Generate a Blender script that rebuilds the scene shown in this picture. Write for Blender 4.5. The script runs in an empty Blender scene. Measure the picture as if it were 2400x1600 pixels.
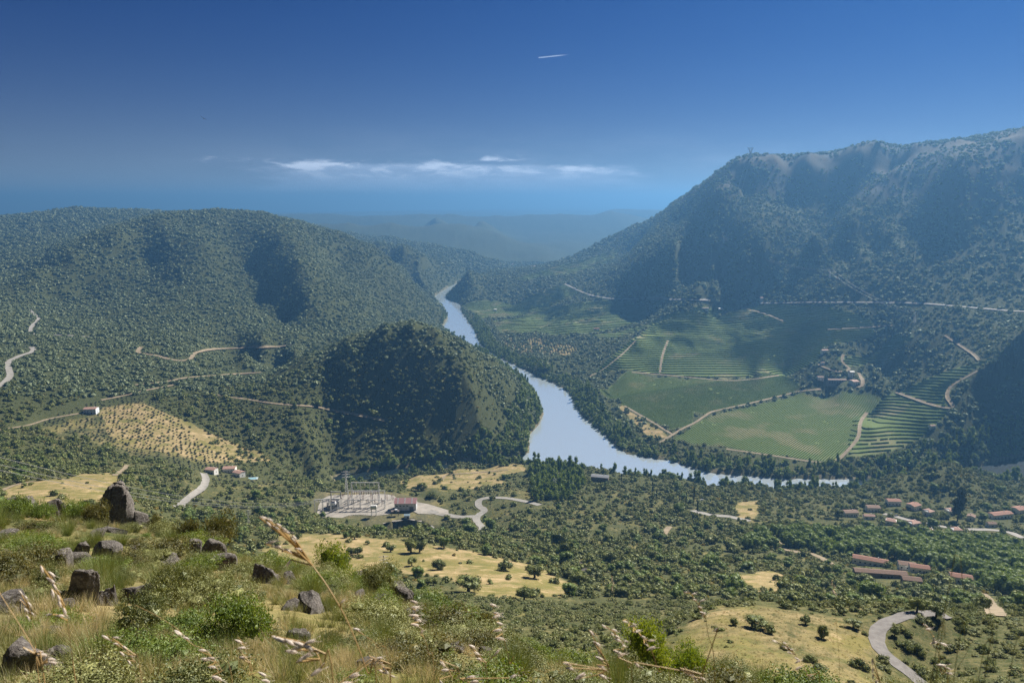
import bpy, math, random
import numpy as np
sc = bpy.context.scene
col = sc.collection
R = math.radians
rng = np.random.default_rng(7)
random.seed(7)

# ------------------------------------------------------------------ camera, world, sun, exposure
CAMZ = 400.0
F = 1698.0
PITCH = math.atan(319.0 / F)
SP, CP = math.sin(PITCH), math.cos(PITCH)
cam_data = bpy.data.cameras.new('camera')
cam = bpy.data.objects.new('camera', cam_data)
col.objects.link(cam)
cam.location = (0, 0, CAMZ)
cam.rotation_euler = (math.pi / 2 - PITCH, 0, 0)
cam_data.sensor_width = 36
cam_data.lens = 36 * F / 2352
cam_data.clip_start = 0.1
cam_data.clip_end = 120000
cam_data.dof.use_dof = True
cam_data.dof.focus_distance = 400
cam_data.dof.aperture_fstop = 9.0
sc.camera = cam

SUN_AZ, SUN_EL = 40.0, 39.0
world = bpy.data.worlds.new('World')
sc.world = world
world.use_nodes = True
SUN_STRENGTH, SKY_STRENGTH, HAZE_DENSITY = 5.0, 0.115, 0.00015
HAZE_COLOR = (0.122, 0.310, 0.590, 1)
sun_data = bpy.data.lights.new('sun', 'SUN')
sun = bpy.data.objects.new('sun', sun_data)
col.objects.link(sun)
sun_data.energy = SUN_STRENGTH
sun_data.angle = R(0.5)
sun_data.color = (1.0, 0.93, 0.82)
sun.location = (0, 0, 900)
sun.rotation_euler = (R(90 - SUN_EL), 0, R(180 - SUN_AZ))
sc.view_settings.view_transform = 'Standard'
sc.view_settings.look = 'None'
sc.view_settings.exposure = 1.15
sc.view_settings.gamma = 1.0
sc.view_settings.use_curve_mapping = False
sc.cycles.max_bounces = 4
sc.cycles.diffuse_bounces = 2
sc.cycles.glossy_bounces = 2
sc.cycles.transmission_bounces = 2
sc.cycles.transparent_max_bounces = 6
sc.cycles.volume_bounces = 0
sc.cycles.use_denoising = True
sc.cycles.denoiser = 'OPENIMAGEDENOISE'
sc.cycles.denoising_prefilter = 'NONE'
sc.cycles.caustics_reflective = False
sc.cycles.caustics_refractive = False


class NT:
    """small helper round a node tree"""
    def __init__(s, tree):
        s.t = tree
        s.t.nodes.clear()

    def n(s, typ, **kw):
        nd = s.t.nodes.new(typ)
        for k, v in kw.items():
            if k.startswith('i_'):
                nd.inputs[k[2:].replace('_', ' ')].default_value = v
            else:
                setattr(nd, k, v)
        return nd

    def l(s, a, b):
        s.t.links.new(a, b)

    def math(s, op, a, b=None, c=None, clamp=False):
        nd = s.n('ShaderNodeMath', operation=op)
        nd.use_clamp = clamp
        for i, v in enumerate((a, b, c)):
            if v is None:
                continue
            if isinstance(v, (int, float)):
                nd.inputs[i].default_value = v
            else:
                s.l(v, nd.inputs[i])
        return nd.outputs[0]

    def vmath(s, op, a, b=None):
        nd = s.n('ShaderNodeVectorMath', operation=op)
        for i, v in enumerate((a, b)):
            if v is None:
                continue
            if isinstance(v, (tuple, list)):
                nd.inputs[i].default_value = v
            else:
                s.l(v, nd.inputs[i])
        return nd.outputs['Value'] if op in ('DOT_PRODUCT', 'LENGTH') else nd.outputs['Vector']

    def noise(s, vec, scale, detail=4, rough=0.55, dist=0.0):
        nd = s.n('ShaderNodeTexNoise')
        nd.inputs['Scale'].default_value = scale
        nd.inputs['Detail'].default_value = detail
        nd.inputs['Roughness'].default_value = rough
        nd.inputs['Distortion'].default_value = dist
        if vec is not None:
            s.l(vec, nd.inputs['Vector'])
        return nd.outputs['Fac']

    def ramp(s, fac, stops, interp='LINEAR'):
        nd = s.n('ShaderNodeValToRGB')
        cr = nd.color_ramp
        cr.interpolation = interp
        while len(cr.elements) < len(stops):
            cr.elements.new(0.5)
        for e, (p, c) in zip(cr.elements, stops):
            e.position = p
            e.color = (c[0], c[1], c[2], 1) if not isinstance(c, (int, float)) else (c, c, c, 1)
        s.l(fac, nd.inputs[0])
        return nd.outputs['Color']

    def mix(s, fac, a, b, mode='MIX'):
        nd = s.n('ShaderNodeMix', data_type='RGBA', blend_type=mode)
        for k, v in ((0, fac), (6, a), (7, b)):
            if isinstance(v, (int, float)):
                nd.inputs[k].default_value = v
            elif isinstance(v, (tuple, list)):
                nd.inputs[k].default_value = (v[0], v[1], v[2], 1)
            else:
                s.l(v, nd.inputs[k])
        return nd.outputs[2]

    def remap(s, v, a, b, c=0.0, d=1.0, smooth=True):
        nd = s.n('ShaderNodeMapRange')
        nd.interpolation_type = 'SMOOTHSTEP' if smooth else 'LINEAR'
        nd.inputs[1].default_value = a
        nd.inputs[2].default_value = b
        nd.inputs[3].default_value = c
        nd.inputs[4].default_value = d
        s.l(v, nd.inputs[0])
        return nd.outputs[0]


def build_world():
    w = NT(world.node_tree)
    out = w.n('ShaderNodeOutputWorld')
    bg = w.n('ShaderNodeBackground')
    w.l(bg.outputs[0], out.inputs[0])
    bg.inputs['Strength'].default_value = SKY_STRENGTH
    sky = w.n('ShaderNodeTexSky', sky_type='NISHITA')
    sky.sun_disc = False
    sky.sun_elevation = R(SUN_EL)
    sky.sun_rotation = R(SUN_AZ)
    sky.altitude = 400
    sky.air_density = 1.0
    sky.dust_density = 0.6
    sky.ozone_density = 4.0
    # deeper, polarised-looking blue: contrast and tint of the whole sky alike
    gam = w.n('ShaderNodeGamma')
    gam.inputs[1].default_value = 1.15
    w.l(w.mix(1.0, sky.outputs[0], (1 / 8.0, 1 / 8.0, 1 / 8.0), 'MULTIPLY'), gam.inputs[0])
    base = w.vmath('MULTIPLY', gam.outputs[0], tuple(8 * c for c in SKY_TINT))
    tc = w.n('ShaderNodeTexCoord').outputs['Generated']
    sep = w.n('ShaderNodeSeparateXYZ')
    w.l(tc, sep.inputs[0])
    X, Y, Z = sep.outputs
    az = w.math('ARCTAN2', X, Y)
    hor = w.math('SQRT', w.math('ADD', w.math('MULTIPLY', X, X), w.math('MULTIPLY', Y, Y)))
    el = w.math('ARCTAN2', Z, hor)
    comb = w.n('ShaderNodeCombineXYZ')
    w.l(w.math('MULTIPLY', az, 1.0), comb.inputs[0])
    w.l(w.math('MULTIPLY', el, 4.2), comb.inputs[1])
    v = comb.outputs[0]

    def band(x, a, b, c, d):
        return w.math('MULTIPLY', w.remap(x, a, b), w.remap(x, c, d, 1.0, 0.0))
    # long thin bank of cloud low above the horizon
    warp = w.noise(v, 9.0, 3)
    n1 = w.noise(v, 17.0, 8, 0.62, 0.35)
    n2 = w.noise(v, 5.0, 3, 0.5)
    m = w.math('MULTIPLY', band(az, -0.38, -0.22, 0.04, 0.22), band(el, 0.008, 0.018, 0.043, 0.052))
    m2 = w.math('MULTIPLY', band(az, -0.52, -0.36, -0.10, 0.05), band(el, 0.040, 0.050, 0.053, 0.062))
    m3 = w.math('MULTIPLY', band(az, -0.05, -0.03, 0.03, 0.06), band(el, 0.050, 0.056, 0.060, 0.068))
    msum = w.math('ADD', m, w.math('MULTIPLY', m2, 0.62))
    msum = w.math('ADD', msum, w.math('MULTIPLY', m3, 0.62))
    comb2 = w.n('ShaderNodeCombineXYZ')
    w.l(az, comb2.inputs[0]); w.l(w.math('MULTIPLY', el, 7.5), comb2.inputs[1])
    n3 = w.noise(comb2.outputs[0], 11.0, 7, 0.6, 0.25)
    core = w.math('MULTIPLY', w.remap(w.math('ADD', n3, w.math('MULTIPLY', m, 0.36)), 0.50, 0.80), w.remap(m, 0.0, 0.30))
    dens = w.math('ADD', w.math('MULTIPLY', n1, 0.85), w.math('MULTIPLY', msum, 0.52))
    cl = w.math('MULTIPLY', w.remap(dens, 0.70, 0.98), w.remap(msum, 0.0, 0.35))
    cl = w.math('MAXIMUM', cl, w.math('MULTIPLY', core, 0.8))
    top = w.remap(el, 0.026, 0.046)
    ccol = w.mix(w.math('MULTIPLY', top, w.remap(n1, 0.45, 0.62)), CLOUD_LOW, CLOUD_HIGH)
    # pale air low over the horizon, all round
    hz = w.math('POWER', 2.718, w.math('MULTIPLY', w.math('MAXIMUM', el, 0.0), -15.0))
    glow = w.math('ADD', w.math('MULTIPLY', w.math('COSINE', w.math('SUBTRACT', az, R(30))), 0.12), 0.68)
    base = w.mix(w.math('MULTIPLY', hz, glow), base, HORIZON)
    c1 = w.mix(w.math('MULTIPLY', cl, 0.85), base, ccol)
    # wide pale veil under the bank
    veil = w.math('MULTIPLY', band(az, -0.55, -0.1, 0.25, 0.7), band(el, -0.02, 0.01, 0.03, 0.11))
    veil = w.math('MULTIPLY', veil, w.remap(w.noise(v, 7.0, 5, 0.6), 0.35, 0.75))
    c1 = w.mix(w.math('MULTIPLY', veil, 0.12), c1, CLOUD_HIGH)
    # contrail
    a0, e0, a1, e1 = CONTRAIL
    tt = w.remap(az, a0, a1, 0, 1, False)
    line = w.math('ADD', w.math('MULTIPLY', tt, e1 - e0), e0)
    dd = w.math('ABSOLUTE', w.math('SUBTRACT', el, line))
    tr = w.math('MULTIPLY', w.remap(dd, 0.0002, 0.0010, 1, 0), band(az, a0 - .0005, a0 + .0015, a1 - .02, a1))
    c1 = w.mix(w.math('MULTIPLY', tr, 0.45), c1, (3.2, 3.8, 4.8))
    w.l(c1, bg.inputs['Color'])


SKY_TINT = (0.0005, 0.047, 0.142)
CLOUD_LOW = (1.7, 2.1, 2.9)
CLOUD_HIGH = (3.6, 4.0, 4.8)
HORIZON = (1.75, 1.9, 2.25)


def dirpx(u, v):
    up = 784.0 - v
    x = (u - 1176.0)
    y = F * CP + up * SP
    z = -F * SP + up * CP
    return x, y, z


def azel(u, v):
    x, y, z = dirpx(u, v)
    return math.atan2(x, y), math.atan2(z, math.hypot(x, y))


_a = azel(1236, 133)
_b = azel(1312, 125)
CONTRAIL = (_a[0], _a[1], _b[0], _b[1])
build_world()


# ------------------------------------------------------------------ object helpers
def tag(o, label=None, cat=None, group=None, kind=None):
    if label: o['label'] = label
    if cat: o['category'] = cat
    if group: o['group'] = group
    if kind: o['kind'] = kind
    return o


def mesh_from(name, verts, faces, mat=None, smooth=False):
    me = bpy.data.meshes.new(name)
    me.from_pydata([tuple(v) for v in verts], [], [tuple(f) for f in faces])
    if mat: me.materials.append(mat)
    me.polygons.foreach_set('use_smooth', [bool(smooth)] * len(me.polygons))
    me.update()
    return me


def fast_mesh(name, V, Q, mat=None, smooth=False, tri=False):
    """V (n,3) float, Q (m,4) or (m,3) int"""
    V = np.asarray(V, np.float32)
    Q = np.asarray(Q, np.int32)
    k = Q.shape[1]
    me = bpy.data.meshes.new(name)
    me.vertices.add(len(V))
    me.vertices.foreach_set('co', V.ravel())
    me.loops.add(Q.size)
    me.loops.foreach_set('vertex_index', Q.ravel())
    me.polygons.add(len(Q))
    me.polygons.foreach_set('loop_start', np.arange(len(Q), dtype=np.int32) * k)
    me.polygons.foreach_set('use_smooth', np.full(len(Q), bool(smooth)))
    if mat: me.materials.append(mat)
    me.update()
    me.validate()
    return me


def link(name, me, parent=None, loc=None, rz=0.0, scale=None):
    o = bpy.data.objects.new(name, me)
    col.objects.link(o)
    if parent: o.parent = parent
    if loc is not None: o.location = loc
    if rz: o.rotation_euler = (0, 0, rz)
    if scale is not None: o.scale = scale
    return o


def empty(name, loc, rz=0.0):
    o = bpy.data.objects.new(name, None)
    o.empty_display_size = 0.5
    col.objects.link(o)
    o.location = loc
    o.rotation_euler = (0, 0, rz)
    return o


# ------------------------------------------------------------------ value noise
_perm = np.random.default_rng(3).permutation(65536).astype(np.int64)


def _hash(ix, iy, seed):
    h = (ix * 73856093) ^ (iy * 19349663) ^ (seed * 83492791)
    return (_perm[h & 65535] / 65535.0).astype(np.float32)


def vnoise(x, y, seed=0):
    ix = np.floor(x).astype(np.int64)
    iy = np.floor(y).astype(np.int64)
    fx = x - ix
    fy = y - iy
    fx = fx * fx * fx * (fx * (fx * 6 - 15) + 10)
    fy = fy * fy * fy * (fy * (fy * 6 - 15) + 10)
    a = _hash(ix, iy, seed); b = _hash(ix + 1, iy, seed)
    c = _hash(ix, iy + 1, seed); d = _hash(ix + 1, iy + 1, seed)
    return ((a * (1 - fx) + b * fx) * (1 - fy) + (c * (1 - fx) + d * fx) * fy) * 2 - 1


def fbm(x, y, octaves=5, seed=0, gain=0.5, ridged=False):
    s = 0; amp = 1.0; tot = 0
    for i in range(octaves):
        n = vnoise(x * 2 ** i + 17.3 * i, y * 2 ** i - 9.1 * i, seed + i)
        if ridged: n = 1 - 2 * np.abs(n)
        s = s + amp * n
        tot += amp
        amp *= gain
    return s / tot
# ------------------------------------------------------------------ the lie of the land
# points of the land, each read off as a direction (u, v in a 2352 wide picture) and a forward distance y in metres
def P(u, v, y):
    dx, dy, dz = dirpx(u, v)
    return (dx / dy * y, y, CAMZ + dz / dy * y)


def PZ(u, v, z):
    dx, dy, dz = dirpx(u, v)
    t = (z - CAMZ) / dz
    return (dx * t, dy * t, z)


CTRL = []
RIVER_PX = [(1078, 646), (1055, 660), (1024, 682), (1056, 698), (1062, 720), (1087, 752), (1103, 790), (1140, 818), (1200, 846), (1245, 868), (1305, 898),
                 (1333, 950), (1400, 1008), (1440, 1043), (1540, 1058), (1625, 1084), (1780, 1098), (1950, 1100), (2050, 1094), (2150, 1082), (2245, 1072), (2352, 1046), (2600, 1000),
                 (2700, 1060), (2400, 1100), (2300, 1096), (2200, 1100), (2050, 1112), (1950, 1122), (1780, 1124), (1630, 1118), (1500, 1094), (1430, 1088), (1300, 1074), (1220, 1066), (1194, 1062), (1017, 1078), (917, 1095), (820, 1106), (775, 1107),
                 (765, 1098), (784, 1088), (917, 1074), (1100, 1058), (1190, 1048), (1217, 1038), (1214, 1002), (1238, 975), (1249, 950), (1226, 900), (1207, 872), (1165, 846), (1085, 797),
                 (1050, 775), (1015, 752), (1029, 729), (1022, 708), (995, 682), (1030, 659), (1060, 645)]


def pts(*a):
    for p in a: CTRL.append(P(*p))


def line(*a, step=0.10, z=None):
    W = [P(*p) if z is None else PZ(p[0], p[1], z) for p in a]
    prev = None
    for w in W:
        if prev is not None:
            c0 = np.array(prev); c1 = np.array(w)
            r0 = np.hypot(c0[0], c0[1]); r1 = np.hypot(c1[0], c1[1])
            a0 = math.atan2(c0[0], c0[1]); a1 = math.atan2(c1[0], c1[1])
            d = math.hypot(2.5 * (a1 - a0), math.log(r1 / r0))
            k = max(1, int(d / step))
            for i in range(1, k):
                CTRL.append(tuple(c0 + (c1 - c0) * i / k))
        CTRL.append(w)
        prev = w


def crest(*a, step=0.10, k1=1.05, k2=1.2, d=7):
    """skyline of a ridge, with the ground falling away behind it"""
    line(*a, step=step)
    line(*[(u, v + d, y * k1) for u, v, y in a], step=step * 1.5)
    line(*[(u, v + d * 3, y * k2) for u, v, y in a], step=step * 2)


def face(m, y0, z0, *uv):
    """points where the view ray meets a slope of gradient m rising away from (y0, z0)"""
    for u, v in uv:
        dx, dy, dz = dirpx(u, v)
        d = -dz / dy
        y = (CAMZ - z0 + m * y0) / (d + m)
        CTRL.append(P(u, v, y))


def rel(u, y, zr):
    """ground zr metres below the eye, forward distance y, bearing of column u"""
    CTRL.append(((u - 1176.0) / 1600.0 * y, y, CAMZ + zr))


# far plateau, layer behind layer
for u, v in ((-400, 484), (0, 487), (300, 486), (600, 486), (780, 485), (900, 483), (1000, 479), (1100, 476), (1200, 474.5), (1300, 474), (1400, 473), (1530, 472), (1800, 470), (2400, 466), (3000, 466)):
    pts((u, v - 4, 38000))
line((600, 490, 17000), (700, 489, 17000), (800, 489, 17000), (900, 484, 17000), (960, 488, 17000), (1100, 487, 17000), (1250, 489, 17000), (1380, 488, 17000), (1440, 492, 17000), (1600, 484, 17000))
line((600, 500, 13500), (900, 500, 13500), (1200, 500, 13500), (1440, 506, 13500))
line((600, 512, 10600), (900, 512, 10600), (1300, 514, 10600), (1450, 516, 10400))
line((600, 535, 7200), (900, 538, 7100), (1080, 545, 7000), (1180, 566, 6700))
line((650, 560, 5500), (900, 566, 5400), (1060, 585, 5200))
line((1400, 486, 11000), (1490, 484, 11000), (1560, 486, 11000), step=.05)
line((600, 494, 9500), (760, 494, 9500), (870, 495, 9000), (1040, 494, 9000), (1140, 497, 9000), (1290, 495, 9000), (1400, 490, 9000), (1450, 502, 8800), (1530, 520, 8600))
line((700, 520, 8200), (900, 520, 8000), (1200, 545, 7600), (1400, 540, 7600))
line((650, 512, 6300), (800, 511, 6300), (1000, 515, 6300), (1060, 518, 6300), (1150, 540, 6000), (1240, 572, 5700), (1300, 590, 5500))
line((1000, 500, 7200), (1100, 506, 7000), (1180, 530, 6700), (1290, 560, 6400))
line((1240, 600, 5000), (1330, 590, 5400), (1420, 570, 6000), (1500, 540, 7000))
line((700, 545, 4900), (800, 535, 4900), (900, 545, 4800), (990, 560, 4700), (1080, 580, 4500), (1150, 598, 4400), (1230, 612, 4300))
line((850, 585, 4000), (960, 590, 3900), (1040, 605, 3800), (1130, 622, 3700))
# second spur on the left bank, behind the big hill
line((680, 508, 3900), (784, 535, 3700), (870, 560, 3500), (927, 565, 3400), (990, 590, 3300), (1050, 614, 3200), (1080, 636, 3120))
line((850, 600, 3150), (930, 620, 3080), (990, 655, 2980), (985, 676, 2950))
# big left hill
crest((400, 490, 3050), (500, 484, 3000), (600, 486, 3000), (680, 508, 2950), (784, 535, 2900), (850, 563, 2850), (894, 597, 2780), (951, 655, 2660), (1000, 705, 2560), (1020, 725, 2520))
crest((-300, 505, 4300), (0, 492, 4300), (100, 485, 4300), (180, 478, 4300), (330, 482, 4300), (420, 486, 4200), (600, 495, 4300))
line((-300, 560, 3200), (0, 560, 3200), (130, 550, 3200), (260, 530, 3300))
line((-300, 640, 2300), (0, 640, 2350), (80, 632, 2400))
line((-300, 690, 1900), (0, 690, 1950), (50, 690, 2000))
line((360, 507, 2720), (267, 540, 2510), (167, 580, 2330), (83, 620, 2190), (50, 660, 2090))
line((335, 545, 2600), (283, 596, 2425), (200, 668, 2200), (120, 690, 2090))           # foot of the shaded face
line((430, 520, 2700), (377, 545, 2540), (290, 615, 2350), (210, 690, 2130))            # spur in the light
line((530, 560, 2620), (570, 620, 2400), (610, 690, 2180), (665, 745, 1980))            # gully
line((470, 560, 2480), (440, 620, 2280), (500, 680, 2080), (590, 725, 1960))            # spur left of it
line((350, 600, 2450), (345, 650, 2250), (340, 670, 2180))                              # little gully
line((640, 540, 2500), (680, 600, 2250), (700, 680, 2020), (760, 750, 1860))            # ridge right of the gully
line((780, 620, 2500), (850, 690, 2280), (900, 735, 2150))
line((860, 690, 2330), (930, 710, 2350), (1005, 745, 2430))
# valley floor on the left
line((-300, 740, 1600), (0, 740, 1600), (100, 760, 1560), (250, 775, 1560), (450, 790, 1560), (600, 775, 1640), (760, 775, 1760))
line((-300, 800, 1330), (0, 800, 1330), (150, 810, 1330), (300, 820, 1340), (450, 820, 1400), (560, 810, 1470), (680, 800, 1560))
line((-300, 870, 1080), (0, 880, 1060), (120, 880, 1100), (250, 870, 1190), (400, 870, 1220), (550, 862, 1280), (640, 850, 1330))
pts((380, 900, 1150), (500, 905, 1170), (620, 930, 1130), (700, 1000, 1060), (740, 1040, 1055))
# central conical hill
crest((560, 868, 1290), (640, 845, 1300), (700, 815, 1300), (800, 775, 1300), (880, 750, 1300), (945, 738, 1300), (1000, 753, 1305), (1070, 790, 1325), (1150, 830, 1350), (1200, 868, 1355), (1235, 920, 1362), (1246, 950, 1362))
face(.93, 1100, 5, (800, 850), (900, 800), (950, 790), (950, 850), (1000, 820), (1010, 870), (900, 870), (900, 920), (1000, 920), (820, 900), (950, 970), (850, 980), (1040, 970), (760, 960), (740, 920), (720, 880), (780, 1010), (900, 1020), (1020, 1020))
line((1070, 800, 1322), (1120, 850, 1318), (1140, 900, 1285), (1150, 950, 1235), (1150, 1000, 1175))
face(.93, 1100, 5, (1070, 860), (1080, 900), (1090, 950), (1090, 1000))
pts((1190, 900, 1345), (1205, 950, 1300), (1213, 1000, 1210))
line((750, 1072, 1065), (850, 1066, 1078), (950, 1062, 1085), (1100, 1046, 1118), (1190, 1040, 1130), step=.08)
line((700, 790, 1560), (800, 780, 1650), (900, 770, 1720), (1000, 775, 1780), (1060, 785, 1880))
line((1100, 830, 1590), (1160, 860, 1520), (1200, 880, 1470))
# olive grove, left middle ground
line((-300, 960, 900), (0, 950, 960), (100, 940, 1010), (230, 928, 1060), (330, 926, 1080), (440, 975, 1040), (560, 1030, 1010), (640, 1062, 990))
line((-300, 1040, 740), (0, 1040, 780), (150, 1045, 830), (300, 1050, 880), (450, 1056, 910), (600, 1080, 930), (690, 1095, 960))
line((-300, 1080, 660), (0, 1078, 680), (150, 1075, 720), (300, 1085, 740), (420, 1100, 770), (500, 1100, 850), (600, 1120, 840), (700, 1140, 830))
line((-400, 1120, 560), (0, 1110, 580), (100, 1100, 600), (200, 1093, 620), (285, 1088, 630), step=.08)
line((-300, 1165, 460), (0, 1150, 490), (150, 1150, 500), (280, 1150, 520))
line((320, 1130, 700), (400, 1160, 700), (480, 1175, 700), (600, 1172, 730), (700, 1172, 760))
# platform of the substation, roads beside it
line((720, 1186, 0), (850, 1186, 0), (980, 1186, 0), z=45)
line((720, 1160, 0), (850, 1160, 0), (1000, 1160, 0), (1120, 1150, 0), z=45)
line((735, 1135, 0), (880, 1135, 0), (1000, 1132, 0), z=45)
line((700, 1107, 1000), (800, 1105, 1005), (880, 1100, 1010), (960, 1090, 1010), (1050, 1080, 1030), (1150, 1071, 1050), (1220, 1070, 1060))
pts((950, 1110, 955), (1050, 1110, 950), (1150, 1110, 940), (900, 1120, 920))
for u in (860, 900, 940, 980):
    rel(u, 700, -345); rel(u, 750, -366)
line((1080, 1170, 820), (1120, 1200, 780), (1100, 1220, 730))
# dry field in front of the substation
line((560, 1250, 480), (650, 1232, 510), (760, 1226, 520), (900, 1230, 515), (1000, 1236, 505), (1080, 1250, 490), step=.07)
line((600, 1300, 400), (750, 1290, 420), (900, 1290, 420), (1050, 1300, 410), (1150, 1305, 410), (1240, 1320, 400))
line((700, 1370, 320), (850, 1350, 340), (1000, 1345, 345), (1150, 1350, 345), (1270, 1370, 340))
line((700, 1215, 620), (850, 1225, 620), (950, 1225, 630), (1050, 1225, 650))
line((850, 1420, 250), (1000, 1420, 250), (1150, 1420, 255), (1300, 1420, 260))
line((1100, 1500, 160), (1250, 1500, 165), (1400, 1500, 160), (1470, 1535, 130))
line((900, 1480, 150), (1050, 1540, 120), (1250, 1600, 100), (1420, 1610, 90))
# middle slope down to the near bank
line((1250, 1080, 1040), (1400, 1093, 1010), (1550, 1105, 985), (1700, 1122, 960), (1850, 1128, 955), (1960, 1125, 965))
line((1150, 1150, 845), (1300, 1150, 850), (1450, 1150, 860), (1600, 1160, 850), (1750, 1165, 845))
line((1200, 1200, 740), (1350, 1200, 740), (1500, 1200, 745), (1650, 1200, 745), (1800, 1210, 740))
line((1200, 1260, 590), (1350, 1260, 590), (1500, 1260, 600), (1700, 1260, 620), (1850, 1270, 630))
line((1320, 1310, 460), (1450, 1320, 450), (1600, 1320, 460), (1750, 1320, 480), (1880, 1330, 480))
line((1320, 1390, 320), (1450, 1390, 310), (1600, 1390, 290), (1750, 1385, 290), (1900, 1390, 300), (2050, 1400, 310))
# grassy knoll and the road round it
line((1500, 1500, 148), (1582, 1418, 172), (1645, 1392, 178), (1723, 1380, 182), (1801, 1386, 180), (1900, 1400, 178), (2000, 1402, 176), (2080, 1402, 174), step=.06)
line((1520, 1568, 118), (1700, 1568, 118), (1900, 1568, 126), (2060, 1568, 138), step=.08)
line((1750, 1470, 148), (1900, 1470, 152))
line((1600, 1440, 215), (1723, 1410, 225), (1850, 1405, 225), (2000, 1410, 220))
line((2125, 1580, 0), (2060, 1520, 0), (2025, 1470, 0), (2040, 1435, 0), (2090, 1412, 0), (2160, 1410, 0), z=299.5, step=.05)
line((2200, 1568, 136), (2352, 1568, 130), (2600, 1568, 124))
line((2150, 1480, 158), (2300, 1480, 158), (2500, 1480, 150))
line((2200, 1420, 178), (2352, 1425, 182), (2550, 1430, 180))
line((2200, 1395, 300), (2352, 1400, 300), (2600, 1400, 290))
# village shelf
line((1880, 1200, 780), (2000, 1195, 800), (2150, 1195, 800), (2300, 1205, 780), (2500, 1215, 760))
line((1900, 1150, 880), (2000, 1148, 890), (2150, 1150, 890), (2300, 1150, 890), (2500, 1150, 880))
line((1900, 1260, 660), (2050, 1270, 640), (2200, 1275, 630), (2400, 1280, 620))
line((1950, 1330, 500), (2100, 1335, 490), (2250, 1345, 480), (2450, 1350, 460))
# wooded hill behind the village
line((1960, 1118, 975), (2050, 1088, 980), (2130, 1066, 980), (2180, 1060, 980), (2230, 1078, 985), (2290, 1108, 990), (2352, 1122, 990), (2500, 1130, 980), step=.06)
line((2000, 1125, 935), (2100, 1105, 930), (2180, 1100, 925), (2260, 1118, 930))
# right bank floodplain, vineyards
line((1420, 1035, 0), (1520, 1050, 0), (1640, 1076, 0), (1780, 1090, 0), (1930, 1090, 0), z=4)
line((1262, 862, 0), (1320, 895, 0), (1350, 945, 0), (1420, 1005, 0), z=5)
line((1400, 905, 0), (1430, 930, 0), (1530, 1002, 0), (1650, 1030, 0), (1800, 1055, 0), (1920, 1066, 0), z=9)
line((1380, 895, 0), (1500, 860, 0), (1650, 870, 0), (1800, 858, 0), z=24)
line((1600, 940, 0), (1750, 920, 0), (1900, 905, 0), (2020, 905, 0), z=18)
line((1560, 980, 0), (1750, 985, 0), (1950, 985, 0), z=12)
line((1960, 1050, 0), (2000, 960, 0), z=14)
line((1380, 868, 1600), (1420, 820, 1680), (1470, 775, 1790), (1560, 745, 1880), (1640, 720, 1980), (1700, 704, 1990))
line((1530, 860, 1590), (1535, 790, 1760), (1560, 750, 1880))
line((1750, 860, 1560), (1750, 800, 1700), (1750, 750, 1820), (1750, 705, 1950))
line((1880, 850, 1490), (1920, 800, 1560), (1950, 750, 1650), (1960, 705, 1720))
line((1930, 885, 0), (1900, 870, 0), (1990, 870, 0), z=46)
line((2020, 840, 1440), (2080, 790, 1480), (2150, 750, 1480), (2200, 715, 1500))
line((2060, 900, 1350), (2150, 860, 1330), (2220, 820, 1330), (2290, 780, 1320), (2400, 745, 1320))
# terraced spur above the gorge
line((1945, 1060, 1088), (2010, 1040, 1110), (2080, 1020, 1125), (2140, 985, 1140), (2185, 935, 1180), (2190, 890, 1225), (2245, 843, 1245), (2300, 822, 1230), (2352, 795, 1210), (2500, 760, 1160), step=.05)
face(.85, 1076, 3, (2200, 1000), (2230, 950), (2260, 900), (2320, 900), (2320, 960), (2280, 1020), (2420, 900), (2420, 980))
line((1960, 1068, 1076), (2050, 1062, 1078), (2140, 1060, 1075), (2220, 1060, 1075), (2352, 1040, 1100), (2500, 1020, 1130), step=.05)
line((2000, 980, 1190), (2060, 905, 1340))
# slopes between the vineyards and the mountain: the road line
line((1180, 700, 0), (1250, 735, 0), (1180, 780, 0), z=8)
line((1115, 660, 3100), (1160, 655, 3050), (1250, 650, 2950), (1340, 665, 2700), (1440, 700, 2380), (1500, 720, 2200))
line((1480, 688, 2400), (1560, 688, 2300), (1640, 692, 2200), (1740, 695, 2010), (1850, 697, 1850), (2000, 698, 1700), (2150, 700, 1580), (2352, 712, 1460), (2600, 720, 1380))
line((1120, 720, 2700), (1200, 735, 2400), (1300, 750, 2200), (1400, 745, 2150), (1480, 740, 2120))
line((1150, 770, 2180), (1250, 790, 2000), (1350, 780, 1950), (1430, 775, 1900))
line((1160, 815, 1920), (1250, 830, 1780), (1350, 840, 1720))
line((1150, 625, 3600), (1250, 615, 3500), (1350, 600, 3400), (1450, 590, 3300))
line((1200, 640, 3150), (1300, 630, 3100), (1400, 605, 3100))
# the mountain: skyline
crest((1170, 622, 3900), (1280, 603, 3900), (1340, 578, 3900), (1400, 547, 3850), (1450, 522, 3700), (1500, 502, 3500), (1540, 470, 3250), (1590, 435, 3000), (1640, 400, 2850), (1690, 370, 2690), (1780, 356, 2640), (1860, 353, 2600), (1950, 341, 2560), (2020, 329, 2500), (2100, 333, 2420), (2200, 319, 2310), (2352, 296, 2160), (2600, 270, 2020), (3000, 250, 1900))
for u, v, y in ((1600, 450, 4200), (1780, 366, 4000), (2020, 340, 3900), (2352, 306, 3600), (2700, 280, 3300)): pts((u, v + 30, y))
line((1660, 405, 2660), (1720, 388, 2600), (1850, 376, 2540), (1980, 358, 2450), (2130, 348, 2340), (2352, 318, 2100), (2600, 300, 1980))
face(1.0, 2440, 378, (1650, 440), (1700, 430), (1760, 420), (1830, 410), (1700, 460), (1830, 445))
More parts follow.
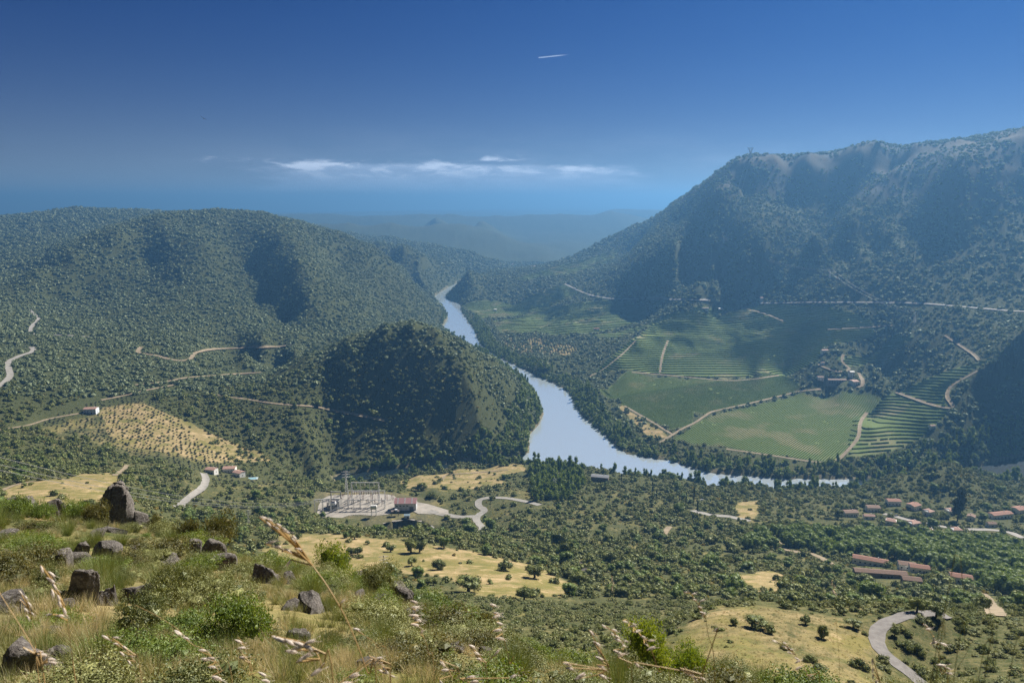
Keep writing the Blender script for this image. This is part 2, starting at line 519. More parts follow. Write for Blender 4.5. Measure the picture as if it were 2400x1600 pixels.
line((1650, 478, 2500), (1700, 474, 2450), (1780, 472, 2430), (1850, 462, 2420), (1900, 440, 2420))
face(.95, 2250, 345, (1990, 400), (2050, 420), (2100, 390))
face(.85, 1830, 352, (2352, 480), (2352, 420), (2352, 360), (2200, 480), (2200, 420), (2200, 370), (2280, 450), (2280, 380), (2500, 460), (2500, 380))
line((2120, 400, 2200), (2060, 380, 2330), (1990, 372, 2420))
line((1500, 535, 2900), (1568, 512, 2750), (1701, 480, 2540), (1818, 462, 2470))
# spur one: a bench in the light, a steep face below it
line((1940, 446, 2390), (1918, 462, 2370), (1808, 490, 2300), (1701, 530, 2260), (1635, 560, 2270), (1560, 580, 2320), (1480, 615, 2430), (1390, 665, 2560))
line((2051, 390, 2280), (2001, 447, 2190), (1950, 492, 2110), (1868, 535, 2090), (1755, 570, 2120), (1718, 577, 2140), (1640, 590, 2190), (1560, 612, 2280))
face(.95, 2060, 190, (1700, 620), (1740, 610), (1780, 600), (1840, 580), (1900, 560), (1780, 630), (1860, 600), (1640, 640), (1600, 650))
line((1640, 672, 2110), (1700, 668, 2060), (1780, 655, 2030), (1870, 628, 1985), (1950, 604, 1965), (2010, 585, 1950), (2090, 550, 1940))       # gully
face(.9, 1960, 240, (1950, 550), (1990, 520), (2030, 490), (2050, 450), (2090, 440))
line((1560, 612, 2300), (1500, 648, 2380), (1430, 685, 2420))
# spur three
line((2125, 483, 1990), (2035, 532, 1950), (1975, 575, 1930))
line((1718, 612, 2085), (1685, 636, 2090), (1618, 680, 2200))
line((2180, 525, 1890), (2260, 508, 1860), (2352, 500, 1840))
# spur four
line((2450, 510, 1790), (2352, 522, 1800), (2301, 524, 1795), (2201, 548, 1815), (2101, 580, 1835), (2001, 603, 1870), (1901, 627, 1920), (1801, 656, 1990), (1735, 674, 2060))
line((1800, 675, 1960), (1900, 660, 1850), (2050, 640, 1765), (2200, 620, 1690), (2352, 600, 1650), (2600, 590, 1560))
# the knoll the picture is taken from
for u in (-600, 0, 350, 700, 1176, 1700, 2352, 2900):
    s = min(max((u - 0) / 2352.0, -0.2), 1.2)
    rel(u, 1.0, -1.75)
    rel(u, 3.0, -2.75 - 0.3 * s)
    rel(u, 6.0, -4.3 - .7 * s)
    rel(u, 12.0, -7.2 - 1.9 * s)
for u, y, z in ((-400, 25, -11.5), (0, 25, -12.7), (350, 25, -13.2), (700, 25, -13.6), (850, 25, -14.2), (850, 30, -17.1), (850, 35, -20.6), (950, 25, -14.8), (950, 32, -19.6), (1000, 28, -17.2), (1100, 22, -14.0), (1100, 28, -18.8), (1176, 16, -10.7), (1176, 22, -14.7), (1300, 14, -9.8), (1400, 22, -16), (1700, 25, -21), (2352, 25, -23), (2900, 25, -23),
                (-400, 35, -15.5), (0, 35, -16.6), (350, 36, -17.6), (600, 36, -18.8), (760, 36, -20.8), (950, 38, -25.5),
                (-500, 47, -20.3), (-100, 47, -21.0), (80, 47, -21.2), (200, 47, -21.5), (320, 47, -22.3), (430, 46, -22.8), (540, 43, -22.4),
                (700, 44, -26), (850, 46, -31), (1176, 46, -36), (1700, 46, -39), (2352, 46, -40), (2900, 46, -40),
                (-500, 62, -34), (0, 62, -36), (300, 62, -37), (540, 62, -40), (850, 70, -52), (1176, 72, -56), (1700, 76, -57.5), (2352, 76, -58), (2900, 80, -60),
                (-500, 110, -76), (0, 110, -78), (300, 110, -80), (600, 110, -82), (850, 115, -84),
                (-500, 220, -135), (0, 220, -135), (300, 220, -138), (600, 220, -138),
                (-500, 340, -170), (0, 340, -172), (250, 340, -178), (500, 340, -180)):
    rel(u, y, z)
line((-60, 1568, 6.5), (300, 1568, 6.5), (600, 1575, 6.4))
# country outside the frame, both sides and behind
for az, r, z in ((-62, 60, 380), (-62, 300, 330), (-62, 900, 230), (-62, 2000, 260), (-62, 5000, 380), (-62, 15000, 330), (-62, 38000, 300),
                 (62, 60, 375), (62, 300, 300), (62, 900, 190), (62, 1500, 250), (62, 2500, 520), (62, 5000, 520), (62, 15000, 400), (62, 38000, 350),
                 (-100, 20, 398), (-100, 200, 400), (-100, 1000, 400), (-100, 5000, 420), (-100, 30000, 330),
                 (100, 20, 396), (100, 200, 390), (100, 1000, 400), (100, 5000, 450), (100, 30000, 380),
                 (140, 20, 402), (140, 200, 430), (140, 2000, 480), (140, 30000, 400), (-140, 20, 402), (-140, 200, 430), (-140, 2000, 480), (-140, 30000, 400),
                 (180, 3, 399), (180, 20, 404), (180, 200, 440), (180, 2000, 500), (180, 30000, 400), (-180, 20, 404), (-180, 200, 440), (-180, 2000, 500), (-180, 30000, 400)):
    a = R(az)
    CTRL.append((r * math.sin(a), r * math.cos(a), z))
for a in (-180, -140, -100, 100, 140):
    CTRL.append((1.0 * math.sin(R(a)), 1.0 * math.cos(R(a)), CAMZ - 1.7))

CTRL += [(x, y, 1.0) for x, y in [PZ(u, v, 0)[:2] for u, v in RIVER_PX[:20] + RIVER_PX[26:33] + RIVER_PX[36:]]]

# grid in bearing and log distance
AZ = np.concatenate([np.linspace(-180, -64, 18)[:-1], np.linspace(-64, -38, 60)[:-1], np.linspace(-38, 38, 841)[:-1],
                     np.linspace(38, 64, 60)[:-1], np.linspace(64, 180, 19)]) * math.pi / 180
LR = np.concatenate([np.linspace(math.log(1.0), math.log(90), 170)[:-1], np.linspace(math.log(90), math.log(4600), 640)[:-1],
                     np.linspace(math.log(4600), math.log(40000), 130)])
NA, NR = len(AZ), len(LR)


def rbf_fit():
    C = np.array(CTRL, float)
    r = np.hypot(C[:, 0], C[:, 1])
    a = np.arctan2(C[:, 0], C[:, 1])
    q = (C[:, 2] - CAMZ) / r
    X = np.stack([2.5 * a, np.log(r)], 1)
    # drop near duplicates
    keep = []
    for i in range(len(X)):
        if keep:
            d = np.abs(X[keep] - X[i]).sum(1)
            if d.min() < 0.012: continue
        keep.append(i)
    X = X[keep]; q = q[keep]
    n = len(X)
    D = np.sqrt(((X[:, None] - X[None]) ** 2).sum(2) + 0.006 ** 2)
    A = np.zeros((n + 3, n + 3))
    A[:n, :n] = D - 0.0015 * np.eye(n)
    A[:n, n] = 1; A[:n, n + 1:] = X
    A[n:, :n] = A[:n, n:].T
    w = np.linalg.solve(A, np.concatenate([q, np.zeros(3)]))
    print('terrain control points', n)
    return X, w


_X, _w = rbf_fit()


def rbf_eval(a, lr):
    sh = a.shape
    pa = (2.5 * a).ravel().astype(np.float32); pl = lr.ravel().astype(np.float32)
    out = np.empty(len(pa), np.float32)
    Xf = _X.astype(np.float32); wf = _w.astype(np.float32)
    n = len(Xf)
    for i in range(0, len(pa), 20000):
        s = slice(i, i + 20000)
        d2 = (pa[s, None] - Xf[None, :, 0]) ** 2
        d2 += (pl[s, None] - Xf[None, :, 1]) ** 2
        d2 += 0.006 ** 2
        np.sqrt(d2, out=d2)
        out[s] = d2 @ wf[:n] + wf[n] + pa[s] * wf[n + 1] + pl[s] * wf[n + 2]
    return out.reshape(sh)


GA, GL = np.meshgrid(AZ, LR, indexing='ij')
# solve on a half-density grid in bearing, interpolate in between
ia = np.unique(np.concatenate([np.arange(0, NA, 2), [NA - 1]]))
il = np.unique(np.concatenate([np.arange(0, NR, 2), [NR - 1]]))
Qc = rbf_eval(GA[np.ix_(ia, il)], GL[np.ix_(ia, il)])
Qt = np.stack([np.interp(LR, LR[il], row) for row in Qc])
Q = np.stack([np.interp(AZ, AZ[ia], Qt[:, j]) for j in range(NR)], 1)
GR = np.exp(GL)
GX = GR * np.sin(GA); GY = GR * np.cos(GA)
GZ = CAMZ + Q * GR


# river outline at water level
def poly_px(pp, z=0.0):
    return np.array([PZ(u, v, z)[:2] for u, v in pp])


RIVER = poly_px(RIVER_PX)


def seg_dist(px, py, poly, closed=True):
    best = np.full(px.shape, 1e18)
    n = len(poly)
    for i in range(n if closed else n - 1):
        ax, ay = poly[i]; bx, by = poly[(i + 1) % n]
        dx, dy = bx - ax, by - ay
        L = dx * dx + dy * dy + 1e-9
        t = np.clip(((px - ax) * dx + (py - ay) * dy) / L, 0, 1)
        d = (px - ax - t * dx) ** 2 + (py - ay - t * dy) ** 2
        np.minimum(best, d, out=best)
    return np.sqrt(best)


def inside(px, py, poly):
    c = np.zeros(px.shape, bool)
    n = len(poly)
    j = n - 1
    for i in range(n):
        xi, yi = poly[i]; xj, yj = poly[j]
        if yi != yj:
            m = ((yi > py) != (yj > py)) & (px < (xj - xi) * (py - yi) / (yj - yi) + xi)
            c ^= m
        j = i
    return c


def sstep(x, a, b):
    t = np.clip((x - a) / (b - a), 0, 1)
    return t * t * (3 - 2 * t)


sub = (np.abs(GA) < R(48)) & (GR > 700) & (GR < 6000)
rd = np.full(GX.shape, 4000.0)
rd_s = seg_dist(GX[sub], GY[sub], RIVER)
ins = inside(GX[sub], GY[sub], RIVER)
rd[sub] = np.where(ins, -rd_s, rd_s)
# fine relief: gullies and knobs on the slopes
steep = np.clip(np.abs(np.gradient(GZ, axis=1)) / (GR * 0.0062), 0, 1)
# floodplain and field areas stay smooth
FLAT = [poly_px([(1370, 905), (1500, 855), (1830, 850), (2040, 900), (1990, 1000), (1930, 1075), (1500, 1020)], 14)]
flat = np.zeros(GX.shape, np.float32)
for f in FLAT:
    dd = np.full(GX.shape, 999.0)
    dd[sub] = np.where(inside(GX[sub], GY[sub], f), 0, seg_dist(GX[sub], GY[sub], f))
    flat = np.maximum(flat, 1 - sstep(dd, 0, 60))
pad = poly_px([(720, 1186), (733, 1130), (900, 1130), (1000, 1152), (1000, 1200), (985, 1206), (965, 1199), (939, 1196), (890, 1203), (860, 1216), (846, 1205), (846, 1190)], 45)
mid = (GR > 450) & (GR < 1300) & (GA < 0.2) & (GA > -0.7)
padm = np.zeros(GX.shape, np.float32)
padm[mid] = 1 - sstep(np.where(inside(GX[mid], GY[mid], pad), 0, seg_dist(GX[mid], GY[mid], pad)), 0, 9)
far = sstep(GR, 700, 2200)
wx = GX + 60 * fbm(GX / 300, GY / 300, 3, 11); wy = GY + 60 * fbm(GX / 300, GY / 300, 3, 12)
amp = 8 * far + 1.6
rid = fbm(wx / 330, wy / 330, 5, 21, 0.5, True)
small = fbm(wx / 80, wy / 80, 4, 31, .5, True)
NZ = amp * (rid - 0.1) * sstep(rd, 10, 200) * (1 - 0.97 * flat)
NZ += small * (0.6 + 3.0 * far) * sstep(rd, 5, 90) * (1 - 0.95 * flat)
NZ *= sstep(GR, 60, 400) * (1 - padm)
big = fbm(GX / 2600, GY / 2600, 6, 41, 0.55, True)
NZ += 55 * big * sstep(GR, 4300, 8500) * (1 - 0.75 * sstep(GR, 12000, 30000))
near_n = fbm(GX / 3.1, GY / 3.1, 4, 51) * 0.10 * sstep(GR, 2, 8) + fbm(GX / 14, GY / 14, 4, 61) * 0.22 * sstep(GR, 8, 50)
NZ += near_n * (1 - sstep(GR, 150, 900)) * (1 - padm)
GZ = GZ + NZ
GZ = GZ * (1 - padm) + 45.0 * padm
cap_z = 640 - 60 * sstep(GR, 4500, 7000) - 320 * sstep(GR, 7000, 16000) - 0.0 * GR
cap_z = np.where(np.abs(GA) > R(50), np.maximum(cap_z, 420), cap_z)
GZ = np.where(GZ > cap_z - 25, cap_z - 25 * np.exp(-np.maximum(GZ - cap_z + 25, 0) / 25), GZ)
_sk = np.array([(-1200, 486), (-400, 486), (0, 488), (300, 487), (600, 486), (780, 485), (900, 483), (1000, 480), (1100, 477), (1200, 475), (1530, 472), (2400, 466), (3500, 466)], float)
_sa = np.array([azel(u, v)[0] for u, v in _sk]); _sq = np.array([math.tan(azel(u, v)[1]) for u, v in _sk])
qs = np.interp(GA, _sa, _sq)
lim = CAMZ + qs * GR - 20 - 0.0012 * GR * (GR < 16000)
farm = (GR > 5000) & (np.abs(GA) < R(48))
GZ = np.where(farm & (GZ > lim), lim + (GZ - lim) * 0.12, GZ)
# river bed and banks
GZ = np.where((rd > 0) & (rd < 90), np.minimum(GZ, 2.5 + 1.05 * rd), GZ)
PIT = poly_px([(858, 1219), (872, 1209), (890, 1203), (912, 1198), (939, 1196), (965, 1199), (982, 1206), (992, 1214)], 43.5)
PIT = np.vstack([PIT, poly_px([(975, 1236), (930, 1240), (890, 1236)], 38)])
pm = np.zeros(GX.shape, np.float32)
pm[mid] = np.where(inside(GX[mid], GY[mid], PIT), sstep(seg_dist(GX[mid], GY[mid], PIT), 0.5, 3.5), 0)
GZ = GZ * (1 - pm) + np.minimum(GZ, 30.5) * pm
GZ = np.where(rd <= 0, -2.5 - np.minimum(3, -rd * 0.1), np.maximum(GZ, np.minimum(0.4 + 0.25 * rd, 4.0)))
GZ = GZ.astype(np.float64)


def grid_idx(x, y):
    a = np.arctan2(x, y)
    lr = 0.5 * np.log(np.maximum(x * x + y * y, 1.0))
    fi = np.interp(a, AZ, np.arange(NA)); fj = np.interp(lr, LR, np.arange(NR))
    i = np.clip(fi.astype(int), 0, NA - 2); j = np.clip(fj.astype(int), 0, NR - 2)
    return i, j, fi - i, fj - j


def H(x, y, G=None):
    G = GZ if G is None else G
    x = np.asarray(x, float); y = np.asarray(y, float)
    i, j, a, b = grid_idx(x, y)
    return (G[i, j] * (1 - a) + G[i + 1, j] * a) * (1 - b) + (G[i, j + 1] * (1 - a) + G[i + 1, j + 1] * a) * b


QV = (GZ - CAMZ) / GR                       # tangent of the elevation of every ground point
QMAX = np.maximum.accumulate(QV, axis=1)    # skyline so far, walking outward


def hit(u, v):
    """ground point seen in direction (u, v)"""
    dx, dy, dz = dirpx(u, v)
    a = math.atan2(dx, dy); q = dz / math.hypot(dx, dy)
    fi = np.interp(a, AZ, np.arange(NA)); i = int(fi); fa = fi - i
    colq = QV[i] * (1 - fa) + QV[min(i + 1, NA - 1)] * fa
    k = np.argmax(colq >= q)
    if colq[k] < q: k = NR - 1
    if k > 0:
        q0, q1 = colq[k - 1], colq[k]
        t = (q - q0) / (q1 - q0) if q1 > q0 else 1
        lr = LR[k - 1] + (LR[k] - LR[k - 1]) * min(max(t, 0), 1)
    else: lr = LR[0]
    r = math.exp(lr)
    return np.array([r * math.sin(a), r * math.cos(a), CAMZ + q * r])


def hits(pp):
    return np.array([hit(*p) for p in pp])


def proj(x, y, z):
    """where a world point shows, in the 2352 wide picture"""
    zz = z - CAMZ
    f = y * CP - zz * SP
    up = y * SP + zz * CP
    return 1176 + F * x / f, 784 - F * up / f
# ------------------------------------------------------------------ materials
def material(name, build, **kw):
    m = bpy.data.materials.new(name)
    m.use_nodes = True
    t = NT(m.node_tree)
    out = t.n('ShaderNodeOutputMaterial')
    sh = build(t, **kw)
    if isinstance(sh, tuple):
        t.l(sh[0], out.inputs['Surface']); t.l(sh[1], out.inputs['Volume'])
    elif sh is not None:
        t.l(sh, out.inputs['Surface'])
    return m


def ground_nodes(t):
    pos = t.n('ShaderNodeNewGeometry').outputs['Position']
    at = lambda n: t.n('ShaderNodeAttribute', attribute_name=n).outputs['Fac']
    dry, field, bare = at('dry'), at('field'), at('bare')
    n1 = t.noise(pos, 0.035, 6, 0.6)
    n2 = t.noise(pos, 0.35, 6, 0.65)
    n3 = t.noise(pos, 3.0, 5, 0.7)
    g = t.mix(t.remap(n2, 0.35, 0.65), (0.050, 0.062, 0.020), (0.095, 0.098, 0.038))
    g = t.mix(t.remap(n3, 0.35, 0.7), g, (0.155, 0.138, 0.068))
    n4 = t.noise(pos, 0.9, 5, 0.7)
    g = t.mix(t.math('MULTIPLY', t.remap(n4, 0.50, 0.56), 0.75), g, (0.045, 0.062, 0.020))
    # ground under the scrub is darkened: shade between the plants put into its colour
    g = t.mix(t.math('MULTIPLY', at('gap_shade'), 0.8), g, t.mix(t.remap(n2, .4, .6), (0.032, 0.045, 0.018), (0.060, 0.070, 0.030)))
    dg = t.mix(t.remap(n2, 0.3, 0.7), (0.30, 0.220, 0.112), (0.19, 0.165, 0.070))
    dg = t.mix(t.remap(n3, 0.4, 0.75), dg, (0.38, 0.29, 0.165))
    dg = t.mix(t.remap(n1, 0.45, 0.62), dg, (0.19, 0.165, 0.06))
    n5 = t.noise(pos, 0.075, 7, 0.68, 0.4)
    dg = t.mix(t.math('MULTIPLY', t.remap(n5, 0.50, 0.60), 0.75), dg, (0.135, 0.135, 0.045))
    dg = t.mix(t.math('MULTIPLY', t.remap(n5, 0.46, 0.38), 0.5), dg, (0.46, 0.345, 0.20))
    fac = t.math('ADD', dry, t.math('MULTIPLY', t.math('SUBTRACT', n1, 0.5), 1.1))
    fac = t.math('ADD', fac, t.math('MULTIPLY', t.math('SUBTRACT', n2, 0.5), 0.8))
    c = t.mix(t.remap(fac, 0.28, 0.68), g, dg)
    fl = t.mix(t.remap(n2, 0.3, 0.7), (0.145, 0.185, 0.062), (0.105, 0.15, 0.046))
    fl = t.mix(t.remap(t.noise(pos, 0.012, 3, 0.5), 0.52, 0.66), fl, (0.24, 0.225, 0.12))
    c = t.mix(field, c, fl)
    c = t.mix(t.math('MULTIPLY', t.remap(t.noise(pos, 0.6, 5, 0.7), 0.58, 0.64), t.math('MULTIPLY', t.remap(n1, .4, .6), 0.55)), c, (0.085, 0.09, 0.03))
    rk = t.mix(t.remap(n2, .35, .65), (0.050, 0.052, 0.044), (0.115, 0.108, 0.100))
    c = t.mix(t.math('MULTIPLY', at('rocky'), 0.85), c, rk)
    br = t.mix(t.remap(n3, 0.3, 0.7), (0.30, 0.24, 0.16), (0.42, 0.35, 0.26))
    c = t.mix(bare, c, br)
    bs = t.n('ShaderNodeBsdfPrincipled')
    bs.inputs['Roughness'].default_value = 0.95
    bs.inputs['Specular IOR Level'].default_value = 0.05
    t.l(c, bs.inputs['Base Color'])
    bump = t.n('ShaderNodeBump')
    bump.inputs['Strength'].default_value = 0.6
    bump.inputs['Distance'].default_value = 0.4
    t.l(t.math('ADD', t.math('MULTIPLY', n2, 1.5), t.math('MULTIPLY', n3, 0.4)), bump.inputs['Height'])
    t.l(bump.outputs[0], bs.inputs['Normal'])
    return bs.outputs[0]


M_GROUND = material('hillside_ground', ground_nodes)


def water_nodes(t, silt=(0.46, 0.535, 0.59, 1), gloss=0.44):  # pale default tone: bright sky reflection put into the water colour
    pos = t.n('ShaderNodeNewGeometry').outputs['Position']
    bs = t.n('ShaderNodeBsdfPrincipled')
    bs.inputs['Base Color'].default_value = silt
    bs.inputs['Roughness'].default_value = 0.05
    bs.inputs['IOR'].default_value = 1.333
    gl = t.n('ShaderNodeBsdfGlossy')
    gl.inputs['Roughness'].default_value = 0.14
    gl.inputs['Color'].default_value = (0.95, 0.98, 1.0, 1)
    n = t.noise(pos, 0.25, 3, 0.5)
    big = t.remap(t.noise(pos, 0.006, 3, 0.5), 0.4, 0.7)
    bump = t.n('ShaderNodeBump')
    bump.inputs['Distance'].default_value = 0.03
    t.l(t.math('MULTIPLY', big, 0.5), bump.inputs['Strength'])
    t.l(n, bump.inputs['Height'])
    t.l(bump.outputs[0], bs.inputs['Normal']); t.l(bump.outputs[0], gl.inputs['Normal'])
    m = t.n('ShaderNodeMixShader'); m.inputs[0].default_value = gloss
    t.l(bs.outputs[0], m.inputs[1]); t.l(gl.outputs[0], m.inputs[2])
    return m.outputs[0]


M_WATER = material('river_water', water_nodes)
M_SHADE_WATER = material('shaded_water', water_nodes, silt=(0.012, 0.02, 0.024, 1), gloss=0.12)  # same water darkened: hill shade and dark reflection painted in


def haze_nodes(t):
    pv = t.n('ShaderNodeVolumePrincipled')
    pv.inputs['Color'].default_value = HAZE_COLOR
    pv.inputs['Density'].default_value = HAZE_DENSITY
    pv.inputs['Anisotropy'].default_value = 0.42
    t.l(pv.outputs[0], [n for n in t.t.nodes if n.bl_idname == 'ShaderNodeOutputMaterial'][0].inputs['Volume'])
    return None


M_HAZE = material('valley_haze', haze_nodes)
# ------------------------------------------------------------------ ground mesh with land-cover masks
def mask_poly(pp, soft=6.0, world_pts=None):
    """soft mask over the ground grid of an outline read off in the picture"""
    W = hits(pp)[:, :2] if world_pts is None else world_pts
    r0 = np.hypot(W[:, 0], W[:, 1])
    a0 = np.arctan2(W[:, 0], W[:, 1])
    m = np.zeros(GX.shape, np.float32)
    s = (GR > r0.min() * .9) & (GR < r0.max() * 1.1) & (GA > a0.min() - .04) & (GA < a0.max() + .04)
    x, y = GX[s], GY[s]
    d = seg_dist(x, y, W)
    d = np.where(inside(x, y, W), d, -d)
    d = d + soft * 0.8 * fbm(x / (soft * 3), y / (soft * 3), 3, 77)
    m[s] = sstep(d, -soft / 2, soft / 2)
    return m


MASKS = {}
DRY_POLYS = [
    ([(560, 1262), (650, 1230), (760, 1226), (900, 1238), (985, 1246), (1070, 1262), (1150, 1280), (1250, 1300), (1255, 1330), (1270, 1370), (1180, 1380), (1060, 1372), (1020, 1330), (900, 1322), (800, 1345), (700, 1330), (620, 1300)], 26),
    ([(0, 1165), (0, 1122), (60, 1105), (150, 1100), (240, 1085), (285, 1088), (270, 1120), (240, 1150), (150, 1175), (60, 1190)], 8),
    ([(915, 1105), (1000, 1090), (1100, 1076), (1200, 1066), (1215, 1080), (1130, 1100), (1180, 1110), (1080, 1122), (1000, 1120), (930, 1120)], 8),
    ([(1500, 1568), (1485, 1510), (1582, 1425), (1723, 1385), (1900, 1410), (2000, 1420), (2010, 1460), (2040, 1568)], 5),
    ([(1690, 1320), (1760, 1310), (1830, 1325), (1840, 1345), (1760, 1360), (1700, 1350)], 8),
    ([(700, 1385), (900, 1405), (1060, 1490), (1230, 1568), (0, 1568), (0, 1200), (250, 1230), (560, 1290)], 3),
    ([(230, 935), (330, 925), (440, 975), (560, 1030), (640, 1062), (480, 1062), (380, 1040), (250, 1000)], 10),
    ([(60, 1000), (150, 962), (225, 935), (330, 922), (440, 975), (560, 1030), (650, 1066), (480, 1070), (300, 1048), (160, 1030)], 22),
    ([(1150, 770), (1260, 780), (1330, 800), (1300, 815), (1150, 800)], 14),
    ([(1490, 1005), (1420, 935), (1430, 930), (1530, 1000), (1560, 1010)], 8),
    ([(1690, 1150), (1740, 1150), (1740, 1190), (1690, 1190)], 8),
]
dry = np.zeros(GX.shape, np.float32)
for pp, s in DRY_POLYS:
    m_ = mask_poly(pp, s)
    if pp[0] in ((1500, 1568), (700, 1385)): m_ = m_ * .52
    if pp[0] == (60, 1000): m_ = m_ * .45
    dry = np.maximum(dry, m_)
dry = np.maximum(dry, 0.33 * (1 - sstep(GR, 900, 1100)) + 0.0 * dry)
# scree and grass high on the mountain, worn tops on the left
topm = mask_poly([(1690, 372), (1780, 358), (1950, 343), (2020, 331), (2200, 322), (2352, 300), (2352, 330), (2150, 352), (1960, 400), (1900, 400), (1990, 362), (1780, 385), (1700, 395)], 40)
dry = np.maximum(dry, topm * 0.8)
field = np.zeros(GX.shape, np.float32)
FIELD_POLYS = [
    [(1368, 900), (1442, 852), (1520, 868), (1700, 872), (1600, 885), (1560, 890), (1400, 915)],
    [(1415, 912), (1590, 882), (1800, 862), (1838, 888), (1700, 930), (1620, 950), (1592, 945), (1590, 975), (1540, 985), (1430, 930)],
    [(1545, 1010), (1630, 955), (1830, 905), (2000, 905), (2025, 915), (1985, 960), (1975, 1000), (1920, 1058), (1780, 1045), (1640, 1022)],
    [(1960, 965), (2040, 905), (2080, 895), (2170, 850), (2240, 835), (2300, 815), (2310, 825), (2240, 845), (2190, 880), (2170, 930), (2180, 940), (2140, 985), (2060, 1030), (1940, 1062)],
    [(1440, 790), (1500, 745), (1620, 722), (1740, 700), (1900, 705), (2000, 735), (2010, 770), (1890, 800), (1880, 830), (1790, 862), (1650, 868), (1520, 860), (1440, 848), (1360, 860)],
    [(1920, 820), (2060, 765), (2100, 775), (2000, 830), (1950, 840)],
    [(1220, 765), (1290, 730), (1440, 695), (1480, 700), (1490, 730), (1400, 760), (1300, 770)],
    [(1150, 700), (1300, 655), (1340, 665), (1270, 700), (1160, 715)],
    [(1180, 640), (1300, 605), (1420, 570), (1400, 600), (1300, 630), (1200, 645)],
    [(1060, 702), (1150, 692), (1290, 688), (1230, 722), (1100, 728)],
    [(1130, 738), (1250, 705), (1360, 692), (1430, 697), (1300, 728), (1220, 765), (1150, 762)],
    [(1350, 772), (1480, 745), (1580, 715), (1660, 700), (1700, 702), (1620, 722), (1500, 745), (1430, 775)],
]
FIELD_M = [mask_poly(pp, 5) for pp in FIELD_POLYS]
for m in FIELD_M: field = np.maximum(field, m)
gorge_bank = sstep(-rd, -5, -1) * (rd > 0)
bare = np.clip(gorge_bank * 0.5, 0, 1)
bare = np.maximum(bare, padm * 0.15)

V = np.stack([GX, GY, GZ], 2).reshape(-1, 3)
I = np.arange(NA * NR).reshape(NA, NR)
quads = np.stack([I[:-1, :-1], I[:-1, 1:], I[1:, 1:], I[1:, :-1]], 2).reshape(-1, 4)
me = fast_mesh('ground', V, quads, M_GROUND, smooth=True)
rocky = sstep(GZ + 60 * fbm(GX / 160, GY / 160, 4, 201), 385, 450) * (GA > 0.12) * (GR > 1500) * (GR < 5000)
gap_shade = np.maximum(sstep(GR, 900, 1300), 0.62 * sstep(GR, 100, 300))  # painted shade of the gaps between plants, full far off, weaker nearer
for nm, arr in (('dry', dry), ('field', field), ('bare', bare), ('gap_shade', gap_shade), ('rocky', rocky)):
    at = me.attributes.new(nm, 'FLOAT', 'POINT')
    at.data.foreach_set('value', arr.astype(np.float32).ravel())
ground = link('ground', me)
tag(ground, kind='structure')
# the spot under the camera
cap = [(math.sin(a), math.cos(a), float(GZ[i, 0])) for i, a in list(enumerate(AZ[:-1]))[::20]]
capm = mesh_from('ground_cap', cap, [tuple(range(len(cap)))[::-1]], M_GROUND)
tag(link('terrain', capm), kind='structure')

# water: sheets filling the river outline, a little past the banks; the side channel and the gorge reach
# have hill shade and dark reflection in their water colour, the main river pale sky sheen
from mathutils.geometry import tessellate_polygon
from mathutils import Vector


def water_sheet(name, pp, mat, grow=3.0, z=0.0):
    wv = np.array(pp)
    nx = len(wv)
    prev = wv[np.arange(nx) - 1]; nxt = wv[(np.arange(nx) + 1) % nx]
    tn = nxt - prev
    tn /= np.linalg.norm(tn, axis=1)[:, None]
    area = 0.5 * np.sum(wv[:, 0] * np.roll(wv[:, 1], -1) - np.roll(wv[:, 0], -1) * wv[:, 1])
    nrm = np.stack([tn[:, 1], -tn[:, 0]], 1) * (1 if area > 0 else -1)
    wl = [Vector((x, y, 0)) for x, y in wv + nrm * grow]
    me = mesh_from(name, [(p.x, p.y, z) for p in wl], [t for t in tessellate_polygon([wl])], mat)
    tag(link(name, me), kind='structure')


LEFT = [i for i, (u, v) in enumerate(RIVER_PX) if u < 1192 and v > 1045]
RIGHT_ = [i for i, (u, v) in enumerate(RIVER_PX) if u > 1990]
main_px = [p for i, p in enumerate(RIVER_PX) if i not in LEFT and i not in RIGHT_]
water_sheet('river', poly_px(main_px), M_WATER)
water_sheet('side_channel', poly_px([RIVER_PX[i] for i in LEFT] + [(1217, 1040), (1217, 1064)]), M_SHADE_WATER, 3.0, -0.02)
water_sheet('gorge_reach', poly_px([(1950, 1100)] + [RIVER_PX[i] for i in RIGHT_] + [(1950, 1122)]), M_SHADE_WATER, 3.0, -0.02)

# haze
zb = float(GZ.min()) - 1.0
HB = 41500.0
zt = float(max(GZ.max(), CAMZ)) + 14.0
b = [(-HB, -HB, zb), (HB, -HB, zb), (HB, HB, zb), (-HB, HB, zb), (-HB, -HB, zt), (HB, -HB, zt), (HB, HB, zt), (-HB, HB, zt)]
fc = [(0, 3, 2, 1), (4, 5, 6, 7), (0, 1, 5, 4), (1, 2, 6, 5), (2, 3, 7, 6), (3, 0, 4, 7)]
tag(link('haze', mesh_from('haze', b, fc, M_HAZE)), kind='stuff')
print('terrain z', GZ.min(), GZ.max())
